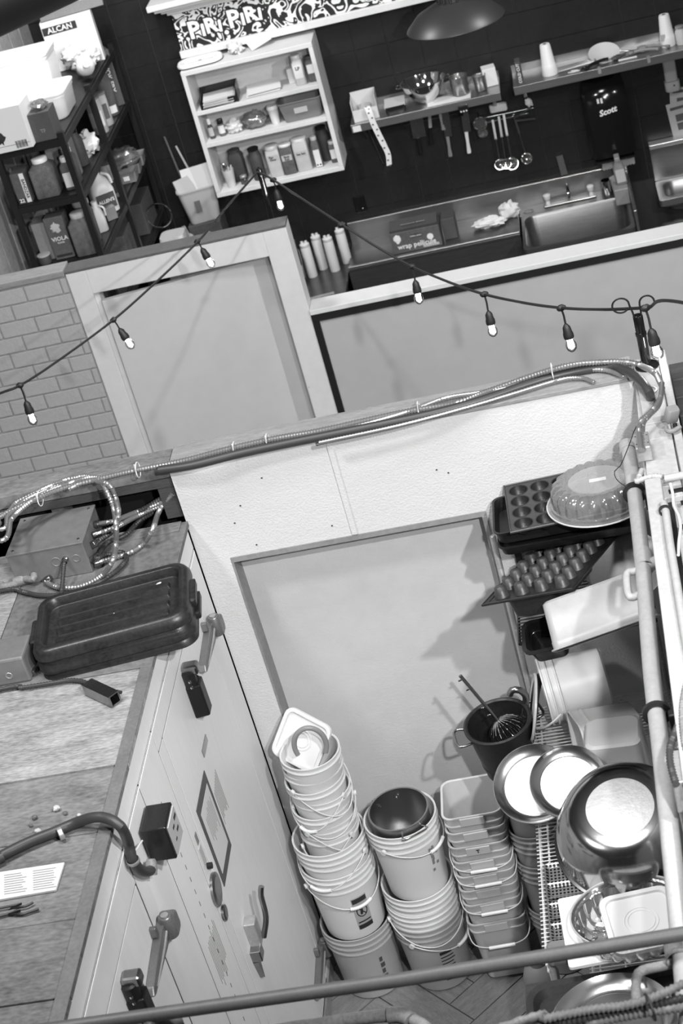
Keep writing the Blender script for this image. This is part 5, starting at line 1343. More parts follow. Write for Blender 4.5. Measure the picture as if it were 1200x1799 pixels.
t = jar('pale square bottle with printed label at the right end of the cabinet top shelf', (-1.81, 11.775, Z1), 0.036, 0.20, 'food_light', 'clear_milky', 0.03, 'bottle', 'bottle', 'cabinet bottles', 0.85, (0.05, 0.14, 'paper'), True)
text('LP', 0.03, T(0, -0.038, 0.115) @ FRONT, 'ink', t, bold=0.001)
jar('square spice bottle with pale label in the cabinet top right corner', (-1.725, 11.79, Z1), 0.034, 0.17, 'food_mid', 'card_dark', 0.02, 'bottle', 'bottle', 'cabinet bottles', 0.85, (0.06, 0.12, 'paper'), True)
carton('white leaflet box leaning behind the pale square bottle', (-1.86, 11.86, Z1), (0.09, 0.05, 0.10), 'card_white', 10, 'leaflet_box')
# middle shelf
jar('slim dark spice bottle with label, leftmost on the cabinet middle shelf', (-2.49, 11.77, Z2), 0.019, 0.14, 'food_dark', 'lid_white', 0.04, 'spice_bottle', 'bottle', 'cabinet bottles', 0.6, (0.02, 0.08, 'label_grey'))
jar('short spice bottle with black cap, second on the cabinet middle shelf', (-2.42, 11.785, Z2), 0.024, 0.115, 'food_mid', 'black_plastic', 0.03, 'spice_bottle', 'bottle', 'cabinet bottles', 0.85, (0.02, 0.075, 'paper'))
bag('crumpled white paper bag on the cabinet middle shelf', (-2.335, 11.79, Z2), (0.055, 0.045, 0.045), 'paper', 2, 0.5, 'paper_bag')
bag('clear bag of herbs on the cabinet middle shelf', (-2.19, 11.80, Z2), (0.085, 0.06, 0.055), 'clear_bag', 4, 0.3, fill='food_mid')
cu = thing('paper_cup', 'white lidded paper cup on the cabinet middle shelf', 'cup', (-2.05, 11.785, Z2))
MB().lathe([(0.026, 0), (0.036, 0.105), (0.036, 0.106)], 24).build('cup', 'card_white', cu)
MB().at(T(0, 0, 0.104)).lathe([(0.039, 0), (0.039, 0.010), (0.035, 0.022), (0, 0.022)], 24, True, False).at(I4).build('cup_lid', 'lid_white', cu)
bn_ = thing('plastic_bin', 'grey translucent plastic bin with a label on the cabinet middle shelf', 'bin', (-1.855, 11.80, Z2))
MB().rloft([(0.24, 0.13, 0.02, 0), (0.25, 0.14, 0.025, 0.005), (0.29, 0.18, 0.03, 0.13), (0.30, 0.19, 0.03, 0.132), (0.30, 0.19, 0.03, 0.138), (0.285, 0.175, 0.03, 0.137), (0.245, 0.135, 0.022, 0.008)]).build('shell', 'plastic_grey', bn_)
MB().at(T(0.0, -0.0855, 0.075) @ rotm(-8, 0, 0)).bb((-0.045, -0.002, -0.018), (0.045, 0, 0.018)).at(I4).build('name_label', 'paper_grey', bn_)
# bottom shelf
gu = thing('utensil_glass', 'clear plastic glass holding spoons at the left of the cabinet bottom shelf', 'glass', (-2.455, 11.755, Z3))
MB().lathe([(0.028, 0), (0.041, 0.125), (0.039, 0.125), (0.026, 0.005), (0, 0.005)], 24).build('cup', 'clear_milky', gu)
for q in range(5):
    MB().tube([(0.012 * math.cos(q * 1.3), 0.012 * math.sin(q * 1.3), 0.01), (0.030 * math.cos(q * 1.3), 0.030 * math.sin(q * 1.3), 0.15)], 0.0045, 6).build('spoon', 'chrome' if q % 2 else 'plastic_milky', gu)
MB().at(T(-0.015, -0.01, 0.15)).blob((0, 0, 0), (0.022, 0.012, 0.026), 1, 0.05).at(I4).build('spoon_bowl', 'chrome', gu)
jar('small glass jar beside the utensil glass on the cabinet bottom shelf', (-2.365, 11.76, Z3), 0.026, 0.06, 'glass_dark', 'galv', 0.015, group='cabinet jars')
jar('dark square canister behind the small glass jar on the cabinet bottom shelf', (-2.40, 11.86, Z3), 0.05, 0.22, 'food_dark', 'card_dark', 0.02, group='cabinet jars', sq=True)
jar('tall dark glass jar left of the white canisters on the cabinet bottom shelf', (-2.255, 11.79, Z3), 0.045, 0.225, 'food_dark', 'black_plastic', 0.02, group='cabinet jars')
jar('white powder canister with dark band, left of three on the cabinet bottom shelf', (-2.13, 11.79, Z3), 0.048, 0.215, 'food_light', 'clear_milky', 0.03, group='cabinet canisters', sq=True, lab=(0.115, 0.155, 'paper_grey'), neck=0.97, words=(('Pan', 0.022, -0.01, 0.142), ('Flour', 0.020, 0.0, 0.124)))
jar('dark spice canister between the two white canisters', (-2.035, 11.775, Z3), 0.044, 0.21, 'food_mid', 'lid_white', 0.016, group='cabinet canisters', neck=0.97, sq=True, lab=(0.10, 0.14, 'paper_grey'), words=(('Back', 0.020, 0, 0.128), ('Rub', 0.020, 0.0, 0.110)))
jar('white powder canister with dark band, right of three on the cabinet bottom shelf', (-1.935, 11.785, Z3), 0.05, 0.225, 'food_light', 'lid_white', 0.02, group='cabinet canisters', sq=True, lab=(0.105, 0.145, 'paper_grey'), neck=0.97, words=(('Sea Salt', 0.020, 0, 0.125),))
t = jar('slim spice carton with window on the cabinet bottom shelf', (-1.835, 11.775, Z3), 0.026, 0.215, 'food_mid', 'clear_milky', 0.025, 'spice_carton', 'carton', None, 0.8, (0.005, 0.125, 'paper'), True)
for s in (-1, 1):
    MB().at(T(s * 0.010, -0.0275, 0.02) @ rotm(90, 0, 0)).lathe([(0.006, 0), (0.006, 0.001)], 10).at(I4).build('printed_dot', 'ink', t)
jar('dark tall jar in the shadow at the right of the cabinet bottom shelf', (-1.785, 11.88, Z3), 0.045, 0.24, 'food_dark', 'black_plastic', 0.02, group='cabinet jars')
jar('small bottle with pale label in the cabinet bottom right corner', (-1.722, 11.80, Z3), 0.030, 0.15, 'food_mid', 'clear_milky', 0.02, 'bottle', 'bottle', 'cabinet bottles', 0.85, (0.03, 0.095, 'paper'), True)
# on top of the cabinet
rg = thing('oval_lid', 'white oval ring-shaped lid lying on the cabinet top', 'lid frame', (-2.435, 11.80, Z0), (0, 0, 3))
def oval(w, d, r, z):
    return rrect(w, d, r, z, 8)
MB().loft([oval(0.30, 0.17, 0.07, 0), oval(0.31, 0.18, 0.075, 0.006), oval(0.31, 0.18, 0.075, 0.02), oval(0.295, 0.165, 0.07, 0.03), oval(0.235, 0.105, 0.035, 0.03), oval(0.225, 0.095, 0.03, 0.022), oval(0.225, 0.095, 0.03, 0.003)], True, False).build('frame', 'plastic_white', rg)
MB().loft([oval(0.312, 0.182, 0.076, 0.0), oval(0.314, 0.184, 0.076, 0.007)], False, False).build('seal', 'black_rubber', rg)
MB().loft([oval(0.223, 0.093, 0.03, 0.002), oval(0.223, 0.093, 0.03, 0.006)], True, True).build('centre_panel', 'black_plastic', rg)
MB().lathe([(0.012, 0.006), (0.012, 0.02), (0, 0.022)], 12).build('knob', 'black_plastic', rg)
tag(MB().blob((-2.19, 11.83, Z0 + 0.035), (0.05, 0.04, 0.038), 3, 0.7, 3).build('crumpled_paper', 'paper', None), 'crumpled white paper ball on the cabinet top', 'paper')
tag(MB().at(T(-2.03, 11.86, Z0 + 0.035) @ rotm(20, -14, 20)).bb((-0.075, -0.05, 0), (0.075, 0.05, 0.004)).build('folded_paper', 'paper', None), 'folded white paper leaning on the cabinet top', 'paper')

# ---- printed signboard with crown moulding above the cabinet
pm = bpy.data.materials.new('doodle_print')
pm.use_nodes = True
nt = pm.node_tree
tc = nt.nodes.new('ShaderNodeTexCoord')
n1 = nt.nodes.new('ShaderNodeTexNoise')
n1.inputs['Scale'].default_value = 8.0
n1.inputs['Detail'].default_value = 1.0
n1.inputs['Distortion'].default_value = 1.6
nt.links.new(tc.outputs['Object'], n1.inputs['Vector'])
mm = nt.nodes.new('ShaderNodeMath')
mm.operation = 'MULTIPLY'
mm.inputs[1].default_value = 30
nt.links.new(n1.outputs['Fac'], mm.inputs[0])
sn = nt.nodes.new('ShaderNodeMath')
sn.operation = 'SINE'
nt.links.new(mm.outputs[0], sn.inputs[0])
gt = nt.nodes.new('ShaderNodeMath')
gt.operation = 'GREATER_THAN'
gt.inputs[1].default_value = 0.25
nt.links.new(sn.outputs[0], gt.inputs[0])
mr = nt.nodes.new('ShaderNodeMapRange')
mr.inputs['To Min'].default_value = 0.012
mr.inputs['To Max'].default_value = 0.70
nt.links.new(gt.outputs[0], mr.inputs['Value'])
nt.links.new(mr.outputs[0], nt.nodes['Principled BSDF'].inputs['Base Color'])
nt.nodes['Principled BSDF'].inputs['Roughness'].default_value = 0.5
MATS['doodle_print'] = pm
sgn = thing('signboard', 'black and white doodle-printed signboard lettered PIRI PIRI above the cabinet', 'sign', (-1.75, 11.93, 2.50))
MB().bb((-2.555, 11.90, 2.545), (-0.75, 11.985, 2.79)).build('printed_face', 'doodle_print', sgn, w=True)
MB().bb((-2.57, 11.875, 2.495), (-0.74, 11.988, 2.544)).build('bottom_trim', 'cabinet_paint', sgn, w=True, bevel=0.004)
cm = MB()
for (dx, za, zb) in ((0.02, 2.791, 2.815), (0.05, 2.815, 2.835), (0.085, 2.835, 2.86), (0.12, 2.86, 2.90)):
    cm.bb((-2.56 - dx, 11.90 - dx, za), (-0.74 + dx, 11.985, zb))
cm.build('crown_moulding', 'cabinet_paint', sgn, w=True, bevel=0.006)
iw = sgn.matrix_world.inverted()
for i, (ch, dx, dz, rz, sz) in enumerate((('P', 0.0, 0.0, 4, 0.155), ('i', 0.066, -0.010, 6, 0.115), ('R', 0.128, 0.006, 2, 0.135), ('i', 0.196, -0.008, 8, 0.110), ('.', 0.228, -0.020, 0, 0.16), ('P', 0.305, 0.012, 4, 0.160), ('i', 0.372, 0.0, 6, 0.115), ('R', 0.436, 0.016, 2, 0.140), ('i', 0.505, 0.008, 8, 0.115))):
    M = iw @ T(-2.435 + dx * 0.90, 11.8985, 2.655 + dz) @ Matrix.Rotation(math.radians(rz - 4), 4, 'Y') @ FRONT
    text(ch, sz, M @ T(0, 0, 0.0), 'sign_black', sgn, 'letter_outline', bold=0.014, depth=0.0008)
    text(ch, sz, M @ T(0, 0, 0.003), 'sign_white', sgn, 'letter', bold=0.0055, depth=0.0010)

# ---- tall black rack at the left with supplies
sr = thing('storage_rack', 'black steel storage rack full of supplies by the left wall', 'rack', (-3.2, 11.0, 0))
RX0, RX1, RY = -3.41, -3.0, (10.1, 10.98, 11.86)
LV = (2.68, 2.33, 1.93, 1.53)
for x in (RX0, RX1):
    for y in RY:
        MB().bb((x - 0.018, y - 0.018, 0), (x + 0.018, y + 0.018, LV[0] + 0.03)).build('post', 'black_metal', sr, w=True)
for z in LV + (1.1, 0.4):
    MB().bb((RX0, RY[0], z - 0.012), (RX1, RY[2], z - 0.002)).build('shelf_board', 'black_metal', sr, w=True)
    for x in (RX0, RX1):
        MB().bb((x - 0.014, RY[0], z - 0.05), (x + 0.014, RY[2], z - 0.012)).build('side_beam', 'black_metal', sr, w=True)
    MB().bb((RX0, RY[0] - 0.014, z - 0.05), (RX1, RY[0] + 0.014, z - 0.012)).build('end_beam', 'black_metal', sr, w=True)
# top shelf
t = carton('white cardboard box with printed emblem on the top of the black rack, nearest corner', (-3.335, 10.135, LV[0]), (0.36, 0.20, 0.26), 'card_white', -2, band=None)
MB().bb((-0.17, -0.1012, 0.035), (0.17, -0.10, 0.037)).build('printed_line', 'ink', t)
MB().at(T(0.0, -0.101, 0.09) @ FRONT).blob((0, 0, 0), (0.028, 0.030, 0.0012), 3, 0.8, 3).at(I4).build('printed_emblem', 'ink', t)
for q in range(11):
    MB().bb((0.085 + q * 0.0065, -0.1012, 0.012), (0.085 + q * 0.0065 + (0.003 if q % 3 else 0.0045), -0.10, 0.055)).build('barcode_bar', 'ink', t)
carton('dark box beside the white cardboard box on the rack top', (-3.09, 10.17, LV[0]), (0.13, 0.16, 0.17), 'card_dark', 0, words=(('TF', 0.03, 0.0, 0.06),), wm='ink_soft')
bag('small clear bag lying on the dark box on the rack top', (-3.085, 10.16, LV[0] + 0.171), (0.05, 0.05, 0.028), 'clear_bag', 6, 0.3)
def white_tub(label, c, w, d, h, rz=0):
    t = thing('storage_tub', label, 'tub', c, (0, 0, rz), 'white storage tubs on the rack top')
    MB().rloft([(w - 0.06, d - 0.06, 0.05, 0), (w - 0.03, d - 0.03, 0.06, 0.012), (w - 0.01, d - 0.01, 0.06, h - 0.02), (w, d, 0.06, h - 0.018), (w, d, 0.06, h - 0.004), (w - 0.02, d - 0.02, 0.055, h)], n=8).build('shell', 'plastic_white', t)
    MB().rloft([(w + 0.01, d + 0.01, 0.06, h + 0.001), (w + 0.012, d + 0.012, 0.06, h + 0.012), (w - 0.06, d - 0.06, 0.05, h + 0.018)], n=8).build('cover', 'plastic_white', t)
    return t
white_tub('bright white lidded tub on the rack top, lower and nearer of two', (-3.26, 10.60, LV[0]), 0.50, 0.36, 0.15)
white_tub('tall bright white lidded tub on the rack top, farther of two', (-3.36, 10.97, LV[0]), 0.42, 0.34, 0.30)
t = carton('foil box lettered ALCAN on the rack top at the back', (-3.17, 11.62, LV[0]), (0.34, 0.10, 0.33), 'card_white', 8)
MB().bb((-0.165, -0.0515, 0.245), (0.06, -0.05, 0.295)).build('name_band', 'ink', t)
text('ALCAN', 0.05, T(-0.05, -0.0525, 0.27) @ FRONT, 'sign_white', t, bold=0.001)
carton('long wrapped box lying across the foil box on the rack top', (-3.12, 11.64, LV[0] + 0.334), (0.42, 0.09, 0.07), 'card_grey', 10, flap='card_white')
for i, (x, y, z, s) in enumerate(((-3.09, 11.40, LV[0], 0.07), (-3.06, 11.53, LV[0] + 0.02, 0.06), (-3.16, 11.45, LV[0] + 0.06, 0.07))):
    bag('white crumpled bag on the rack top, %s of three by the foil box' % ['nearest', 'rightmost', 'highest'][i], (x, y, z), (s, s, s * 0.8), 'paper', i + 1, 0.5)
t = thing('white_jug', 'white plastic jug lying on its side at the rack top edge', 'jug', (-3.06, 11.28, LV[0] + 0.055), (70, 0, 20))
MB().lathe([(0.05, 0), (0.058, 0.01), (0.058, 0.13), (0.03, 0.17), (0.022, 0.175), (0.022, 0.20)], 20).build('body', 'plastic_white', t)
MB().at(T(0, 0, 0.20)).lathe([(0.025, 0), (0.025, 0.02), (0, 0.02)], 16).at(I4).build('cap', 'paper_grey', t)
# second level, near bay
t = carton('dark product box with pale side and number on the second rack level', (-3.345, 10.19, LV[1]), (0.085, 0.14, 0.19), 'card_mid', 0)
MB().bb((0.012, -0.0712, 0.005), (0.040, -0.07, 0.185)).build('front_label', 'paper', t)
text('BANDZAR', 0.026, T(0.026, -0.0722, 0.09) @ FRONT @ rotm(0, 0, -90), 'ink', t, bold=0.0006)
MB().bb((-0.040, -0.0712, 0.005), (0.010, -0.07, 0.035)).build('number_band', 'ink', t)
text('22', 0.032, T(-0.016, -0.0724, 0.020) @ FRONT, 'sign_white', t, bold=0.001)
jar('big square dark jar with white lid on the second rack level', (-3.205, 10.20, LV[1]), 0.072, 0.235, 'food_mid', 'lid_white', 0.03, group='rack jars', neck=0.62, sq=True)
carton('grey carton behind the big square jar on the second rack level', (-3.13, 10.42, LV[1]), (0.16, 0.12, 0.26), 'card_grey', 4)
jar('white-capped bottle with pale label on the second rack level', (-3.06, 10.22, LV[1]), 0.042, 0.20, 'card_mid', 'lid_white', 0.03, 'bottle', 'bottle', 'rack bottles', 0.7, (0.02, 0.11, 'paper'), True)
jar('pale-capped bottle behind the labelled bottle on the second rack level', (-3.065, 10.308, LV[1]), 0.04, 0.22, 'card_mid', 'lid_white', 0.03, 'bottle', 'bottle', 'rack bottles', 0.7, None, True)
# third level, near bay
t = carton('dark carton lettered VIOLA on the third rack level', (-3.235, 10.21, LV[2]), (0.12, 0.11, 0.27), 'card_mid', 0, words=(('VIOLA', 0.036, 0.005, 0.13), ('FLOUR', 0.014, 0.005, 0.105)), wm='paper')
MB().bb((-0.05, -0.0562, 0.015), (0.05, -0.055, 0.03)).build('foot_band', 'ink', t)
MB().at(T(0.0, -0.0555, 0.20) @ FRONT).blob((0, 0, 0), (0.026, 0.026, 0.001), 5, 0.9, 3).at(I4).build('printed_emblem', 'paper_grey', t)
jar('big square dark jar with grey lid on the third rack level', (-3.085, 10.19, LV[2]), 0.07, 0.26, 'food_mid', 'paper_grey', 0.03, group='rack jars', neck=0.68, sq=True)
jar('round dark jar with grey lid behind the square jar on the third rack level', (-3.10, 10.36, LV[2]), 0.06, 0.27, 'food_mid', 'paper_grey', 0.03, group='rack jars', neck=0.8)
carton('pale grey carton at the left end of the third rack level', (-3.34, 10.26, LV[2]), (0.10, 0.14, 0.24), 'card_grey', 0)
jar('small striped tin at the front edge of the third rack level', (-3.36, 10.15, LV[2]), 0.04, 0.06, 'card_dark', 'paper_grey', 0.01, 'tin', 'tin', None, 0.98)
# side bays
t = thing('juice_jug', 'pale plastic jug with dark label lettered ALLEN\'S in the rack middle bay', 'jug', (-3.09, 10.84, LV[2]), (0, 0, 28))
MB().rloft([(0.13, 0.13, 0.03, 0), (0.15, 0.15, 0.035, 0.008), (0.15, 0.15, 0.035, 0.15), (0.12, 0.12, 0.05, 0.21), (0.055, 0.055, 0.025, 0.255), (0.05, 0.05, 0.022, 0.275)]).build('body', 'plastic_milky', t)
MB().at(T(0, 0, 0.275)).lathe([(0.026, 0), (0.026, 0.02), (0, 0.02)], 16).at(I4).build('cap', 'card_mid', t)
MB().bb((-0.06, -0.0765, 0.04), (0.06, -0.075, 0.14)).build('front_label', 'card_dark', t)
text("ALLEN'S", 0.030, T(0, -0.078, 0.09) @ FRONT, 'sign_white', t, bold=0.0008)
MB().tube(spline([(0.03, -0.02, 0.255), (0.065, -0.04, 0.235), (0.075, -0.045, 0.18)], 0.01), 0.010, 8).build('handle', 'plastic_milky', t)
t = thing('white_jug', 'small white jug with a handle on the rack middle bay edge', 'jug', (-3.06, 10.50, LV[2]), (0, 0, 20))
MB().rloft([(0.07, 0.06, 0.02, 0), (0.08, 0.07, 0.022, 0.006), (0.08, 0.07, 0.022, 0.10), (0.05, 0.045, 0.02, 0.165), (0.035, 0.035, 0.017, 0.18)]).build('body', 'plastic_milky', t)
MB().at(T(0, 0, 0.18)).lathe([(0.019, 0), (0.019, 0.016), (0, 0.016)], 14).at(I4).build('cap', 'lid_white', t)
MB().tube(spline([(0.02, -0.02, 0.165), (0.045, -0.035, 0.15), (0.045, -0.035, 0.10)], 0.01), 0.007, 8).build('handle', 'plastic_milky', t)
carton('small pale patterned carton in front of the juice jug', (-3.03, 10.68, LV[2]), (0.07, 0.05, 0.085), 'card_grey', 30)
jar('grey ribbed can beside the juice jug in the rack middle bay', (-3.08, 11.12, LV[2]), 0.06, 0.24, 'paper_grey', 'card_mid', 0.02, 'can', 'can', None, 0.7, (0.03, 0.12, 'card_mid'))
carton('dark flour sack box with number 120 in the rack lower bay', (-3.09, 10.85, LV[3]), (0.16, 0.26, 0.26), 'card_mid', 0)
bag('white folded bag on the second level of the rack middle bay', (-3.07, 10.80, LV[1]), (0.07, 0.10, 0.07), 'paper', 8, 0.45)
jar('dark bottle in the rack middle bay, second level', (-3.08, 10.62, LV[1]), 0.045, 0.24, 'food_dark', 'black_plastic', 0.03, 'bottle', 'bottle', 'rack bottles', 0.6)
carton('dark carton behind the white folded bag in the rack middle bay', (-3.22, 10.72, LV[1]), (0.14, 0.30, 0.24), 'card_dark', 0)
jar('pale can standing in the rack far bay, nearest', (-3.06, 11.20, LV[1]), 0.05, 0.24, 'paper_grey', 'card_grey', 0.015, 'can', 'can', 'rack cans', 0.96, (0.05, 0.15, 'paper'))
jar('pale can standing in the rack far bay, second', (-3.05, 11.34, LV[1]), 0.048, 0.22, 'paper_grey', 'card_grey', 0.015, 'can', 'can', 'rack cans', 0.96, (0.05, 0.15, 'card_mid'))
jar('dark printed can standing in the rack far bay, third', (-3.05, 11.55, LV[1] + 0.0), 0.055, 0.30, 'card_mid', 'paper_grey', 0.02, 'can', 'can', 'rack cans', 0.9, (0.02, 0.07, 'paper'))
t = carton('dark upright box with pale lettering at the end of the rack far bay', (-3.06, 11.76, LV[1]), (0.10, 0.12, 0.38), 'card_dark', 24)
text('WOK FRY', 0.045, T(0.0, -0.0625, 0.20) @ FRONT @ rotm(0, 0, -90), 'sign_white', t, bold=0.001)
for i in range(3):
    t = thing('sheet_tray', 'grey tray with a pale tag, %s of three in the rack far bay' % ['nearest', 'middle', 'farthest'][i], 'tray', (-3.10, 11.36 + i * 0.15, LV[2] + 0.0), (0, 0, 3), 'grey trays on the rack')
    MB().rloft([(0.26, 0.12, 0.01, 0), (0.28, 0.135, 0.012, 0.07), (0.285, 0.14, 0.012, 0.072), (0.275, 0.13, 0.01, 0.07), (0.255, 0.115, 0.01, 0.006)]).build('tray', 'plastic_grey', t)
    MB().bb((0.05, -0.071, 0.02), (0.09, -0.069, 0.05)).build('tag', 'paper', t)
bag('big crumpled clear bag lying on the grey trays of the far bay', (-3.10, 11.50, LV[2] + 0.074), (0.15, 0.17, 0.05), 'clear_bag', 11, 0.4, fill='food_mid')
carton('dark wide box on the lower level of the rack far bay', (-3.12, 11.55, LV[3]), (0.22, 0.34, 0.22), 'card_dark', 0)
carton('dark case under the flour box in the rack lower bay', (-3.12, 10.40, LV[3]), (0.2, 0.24, 0.2), 'card_dark', 0)

# ---- low bench between rack and cabinet with bins
bch = thing('low_bench', 'dim wooden bench between the black rack and the wall cabinet', 'bench', (-2.68, 11.55, 0))
MB().bb((-2.94, 11.20, 1.20), (-2.30, 11.97, 1.235)).build('top', 'wood_dark', bch, w=True)
for (x, y) in ((-2.91, 11.23), (-2.33, 11.23), (-2.91, 11.94), (-2.33, 11.94)):
    MB().bb((x - 0.02, y - 0.02, 0), (x + 0.02, y + 0.02, 1.20)).build('leg', 'black_metal', bch, w=True)
t = thing('recycling_bin', 'grey recycling bin stuffed with paper beside the wall cabinet', 'bin', (-2.715, 11.83, 1.40), (0, 0, 10))
MB().rloft([(0.20, 0.17, 0.03, 0), (0.21, 0.18, 0.03, 0.01), (0.27, 0.24, 0.035, 0.24), (0.285, 0.255, 0.04, 0.243), (0.285, 0.255, 0.04, 0.252), (0.265, 0.235, 0.035, 0.25), (0.205, 0.175, 0.03, 0.012)]).build('shell', 'paper_grey', t)
MB().at(T(-0.02, -0.118, 0.13) @ rotm(-8, 0, 0)).prism([(-0.02, -0.004), (0.02, -0.004), (0.02, 0), (-0.02, 0)], -0.04, 0.04).at(I4).build('printed_arrows', 'card_mid', t)
MB().at(T(0.02, 0.02, 0.16) @ rotm(-12, 0, 4)).bb((-0.10, -0.01, 0), (0.10, 0.0, 0.20)).at(I4).build('paper_sheet', 'paper', t)
MB().at(T(-0.06, -0.03, 0.15) @ rotm(-20, 0, 30)).bb((-0.07, -0.01, 0), (0.07, 0.0, 0.17)).at(I4).build('paper_sheet', 'paper_grey', t)
one(MB().bb((-2.83, 11.72, 1.236), (-2.60, 11.94, 1.398)), 'wood_crate', 'wood_dark', 'dark crate on the bench carrying the recycling bin', 'crate', bevel=0.004)
for i, (a, b) in enumerate((((-2.82, 11.95, 1.6), (-2.86, 11.97, 1.98)), ((-2.74, 11.93, 1.66), (-2.80, 11.965, 1.90)))):
    one(MB().tube([a, b], 0.008, 8), 'tool_handle', ('card_mid', 'paper_grey')[i], ('dark thin handle standing behind the recycling bin', 'pale slanted handle sticking out of the recycling bin')[i], 'handle')
bag('slumped grey bag on the bench in front of the recycling bin', (-2.66, 11.42, 1.236), (0.10, 0.10, 0.10), 'plastic_grey', 13, 0.25)
bag('small dim grey bag on the bench by the rack far post', (-2.86, 11.66, 1.236), (0.06, 0.05, 0.09), 'plastic_grey', 15, 0.3)
jar('clear square jug holding glinting tools at the left end of the bench', (-2.86, 11.36, 1.236), 0.085, 0.27, 'clear_milky', None, 0.0, 'clear_jug', 'jug', None, 0.98, None, True)
one(MB().tube([(-2.93 + 0.085 * math.cos(2 * PI * q / 28), 11.44, 1.62 + 0.085 * math.sin(2 * PI * q / 28)) for q in range(28)], 0.005, 6, closed=True), 'strainer_ring', 'steel', 'round wire strainer rim hanging at the rack end above the clear jug', 'strainer')

# ---- stainless counters, sink
wt = thing('work_table', 'stainless steel work table under the cabinet at the left of the counter', 'table', (-2.0, 11.45, 0))
MB().bb((-2.28, 10.98, 0.872), (-1.80, 11.97, 0.90)).build('top', 'steel_counter', wt, w=True, bevel=0.004)
for (x, y) in ((-2.25, 11.01), (-1.83, 11.01), (-2.25, 11.94), (-1.83, 11.94)):
    MB().at(T(x, y, 0)).lathe([(0.02, 0), (0.02, 0.872)], 12).at(I4).build('leg', 'steel_dark', wt, w=True)
MB().bb((-2.25, 11.02, 0.25), (-1.83, 11.92, 0.27)).build('under_shelf', 'steel_dark', wt, w=True)
sk = thing('sink_table', 'stainless steel sink table with deep basin and backsplash along the tile wall', 'sink', (-0.8, 11.7, 0))
MB().bb((-1.79, 11.50, 0.915), (-0.60, 11.96, 0.935)).build('drainboard', 'steel_counter', sk, w=True, bevel=0.003)
MB().bb((-1.79, 11.495, 0.935), (-0.60, 11.525, 0.955)).build('front_rim', 'steel_brushed', sk, w=True, bevel=0.006)
MB().bb((-1.79, 11.50, 0.66), (-0.60, 11.512, 0.914)).build('apron', 'steel_counter', sk, w=True)
MB().bb((-1.79, 11.96, 0.915), (0.18, 11.985, 1.09)).build('backsplash', 'steel_brushed', sk, w=True, bevel=0.004)
bs = MB()
bs.at(T(-0.215, 11.50, 0.62)).rloft([(0.60, 0.46, 0.06, 0.02), (0.66, 0.52, 0.08, 0.10), (0.68, 0.54, 0.08, 0.30), (0.70, 0.56, 0.085, 0.315), (0.74, 0.60, 0.03, 0.315), (0.745, 0.605, 0.03, 0.29), (0.745, 0.605, 0.03, 0.0)], False, False, n=7)
bs.at(T(-0.215, 11.50, 0.62)).rloft([(0.60, 0.46, 0.06, 0.02), (0.10, 0.10, 0.04, 0.012)], False, True, n=7)
bs.at(I4).build('basin', 'steel_counter', sk, w=True)
MB().bb((-0.595, 11.80, 0.915), (0.16, 11.96, 0.935)).build('tap_ledge', 'steel_counter', sk, w=True, bevel=0.003)
MB().bb((0.160, 11.20, 0.66), (0.18, 11.96, 1.05)).build('end_panel', 'steel_brushed', sk, w=True, bevel=0.004)
for (x, y) in ((-1.76, 11.54), (-0.62, 11.54), (-1.76, 11.93), (0.14, 11.93)):
    MB().at(T(x, y, 0)).lathe([(0.02, 0), (0.02, 0.91)], 12).at(I4).build('leg', 'steel_dark', sk, w=True)
MB().at(T(-0.27, 11.775, 0.86) @ rotm(80, 0, 0)).lathe([(0.018, 0), (0.022, 0.003), (0.014, 0.006), (0.008, 0.004)], 18).at(I4).build('overflow', 'chrome', sk, w=True)
fc = thing('tap', 'chrome two-handled tap on the ledge behind the sink basin', 'tap', (-0.24, 11.88, 0.936))
MB().bb((-0.18, -0.022, 0), (0.18, 0.022, 0.012)).build('base_plate', 'steel_dark', fc, bevel=0.005)
MB().tube(spline([(0, 0, 0.01), (0, 0, 0.10), (0, -0.04, 0.14), (0, -0.11, 0.12), (0, -0.13, 0.10)], 0.012), 0.010, 10).build('spout', 'chrome', fc)
for s in (-1, 1):
    MB().at(T(s * 0.15, 0, 0.01)).lathe([(0.018, 0), (0.016, 0.02), (0.012, 0.03), (0.024, 0.045), (0.026, 0.07), (0.015, 0.08), (0, 0.08)], 16).at(I4).build('handle', 'clear_milky', fc)
one(MB().at(T(0.02, 11.875, 0.936)).lathe([(0.034, 0), (0.037, 0.003), (0.037, 0.10), (0.033, 0.103), (0.033, 0.006), (0, 0.006)], 24), 'steel_cup', 'chrome', 'polished steel cup on the ledge right of the tap', 'cup')
t = thing('measuring_jug', 'clear measuring jug at the right end of the sink ledge', 'jug', (0.095, 11.83, 0.936))
MB().lathe([(0.035, 0), (0.048, 0.12), (0.05, 0.122), (0.046, 0.12), (0.033, 0.004), (0, 0.004)], 24).build('body', 'clear_milky', t)
MB().tube(spline([(0.045, 0, 0.10), (0.075, 0, 0.09), (0.07, 0, 0.04), (0.04, 0, 0.03)], 0.01), 0.006, 8).build('handle', 'clear_milky', t)
t = thing('spray_bottle', 'grey spray bottle with pale label standing at the end of the sink', 'bottle', (0.125, 11.72, 1.05), (0, -2, 0))
one(MB().bb((0.06, 11.62, 0.936), (0.158, 11.80, 1.049)), 'soap_block', 'plastic_grey', 'grey block under the spray bottle at the sink end', 'block', bevel=0.006)
MB().rloft([(0.07, 0.05, 0.02, 0), (0.08, 0.06, 0.024, 0.006), (0.08, 0.06, 0.024, 0.11), (0.045, 0.04, 0.018, 0.16), (0.03, 0.03, 0.014, 0.175)]).build('body', 'plastic_grey', t)
MB().bb((-0.030, -0.0315, 0.02), (0.030, -0.030, 0.11)).build('front_label', 'paper_grey', t)
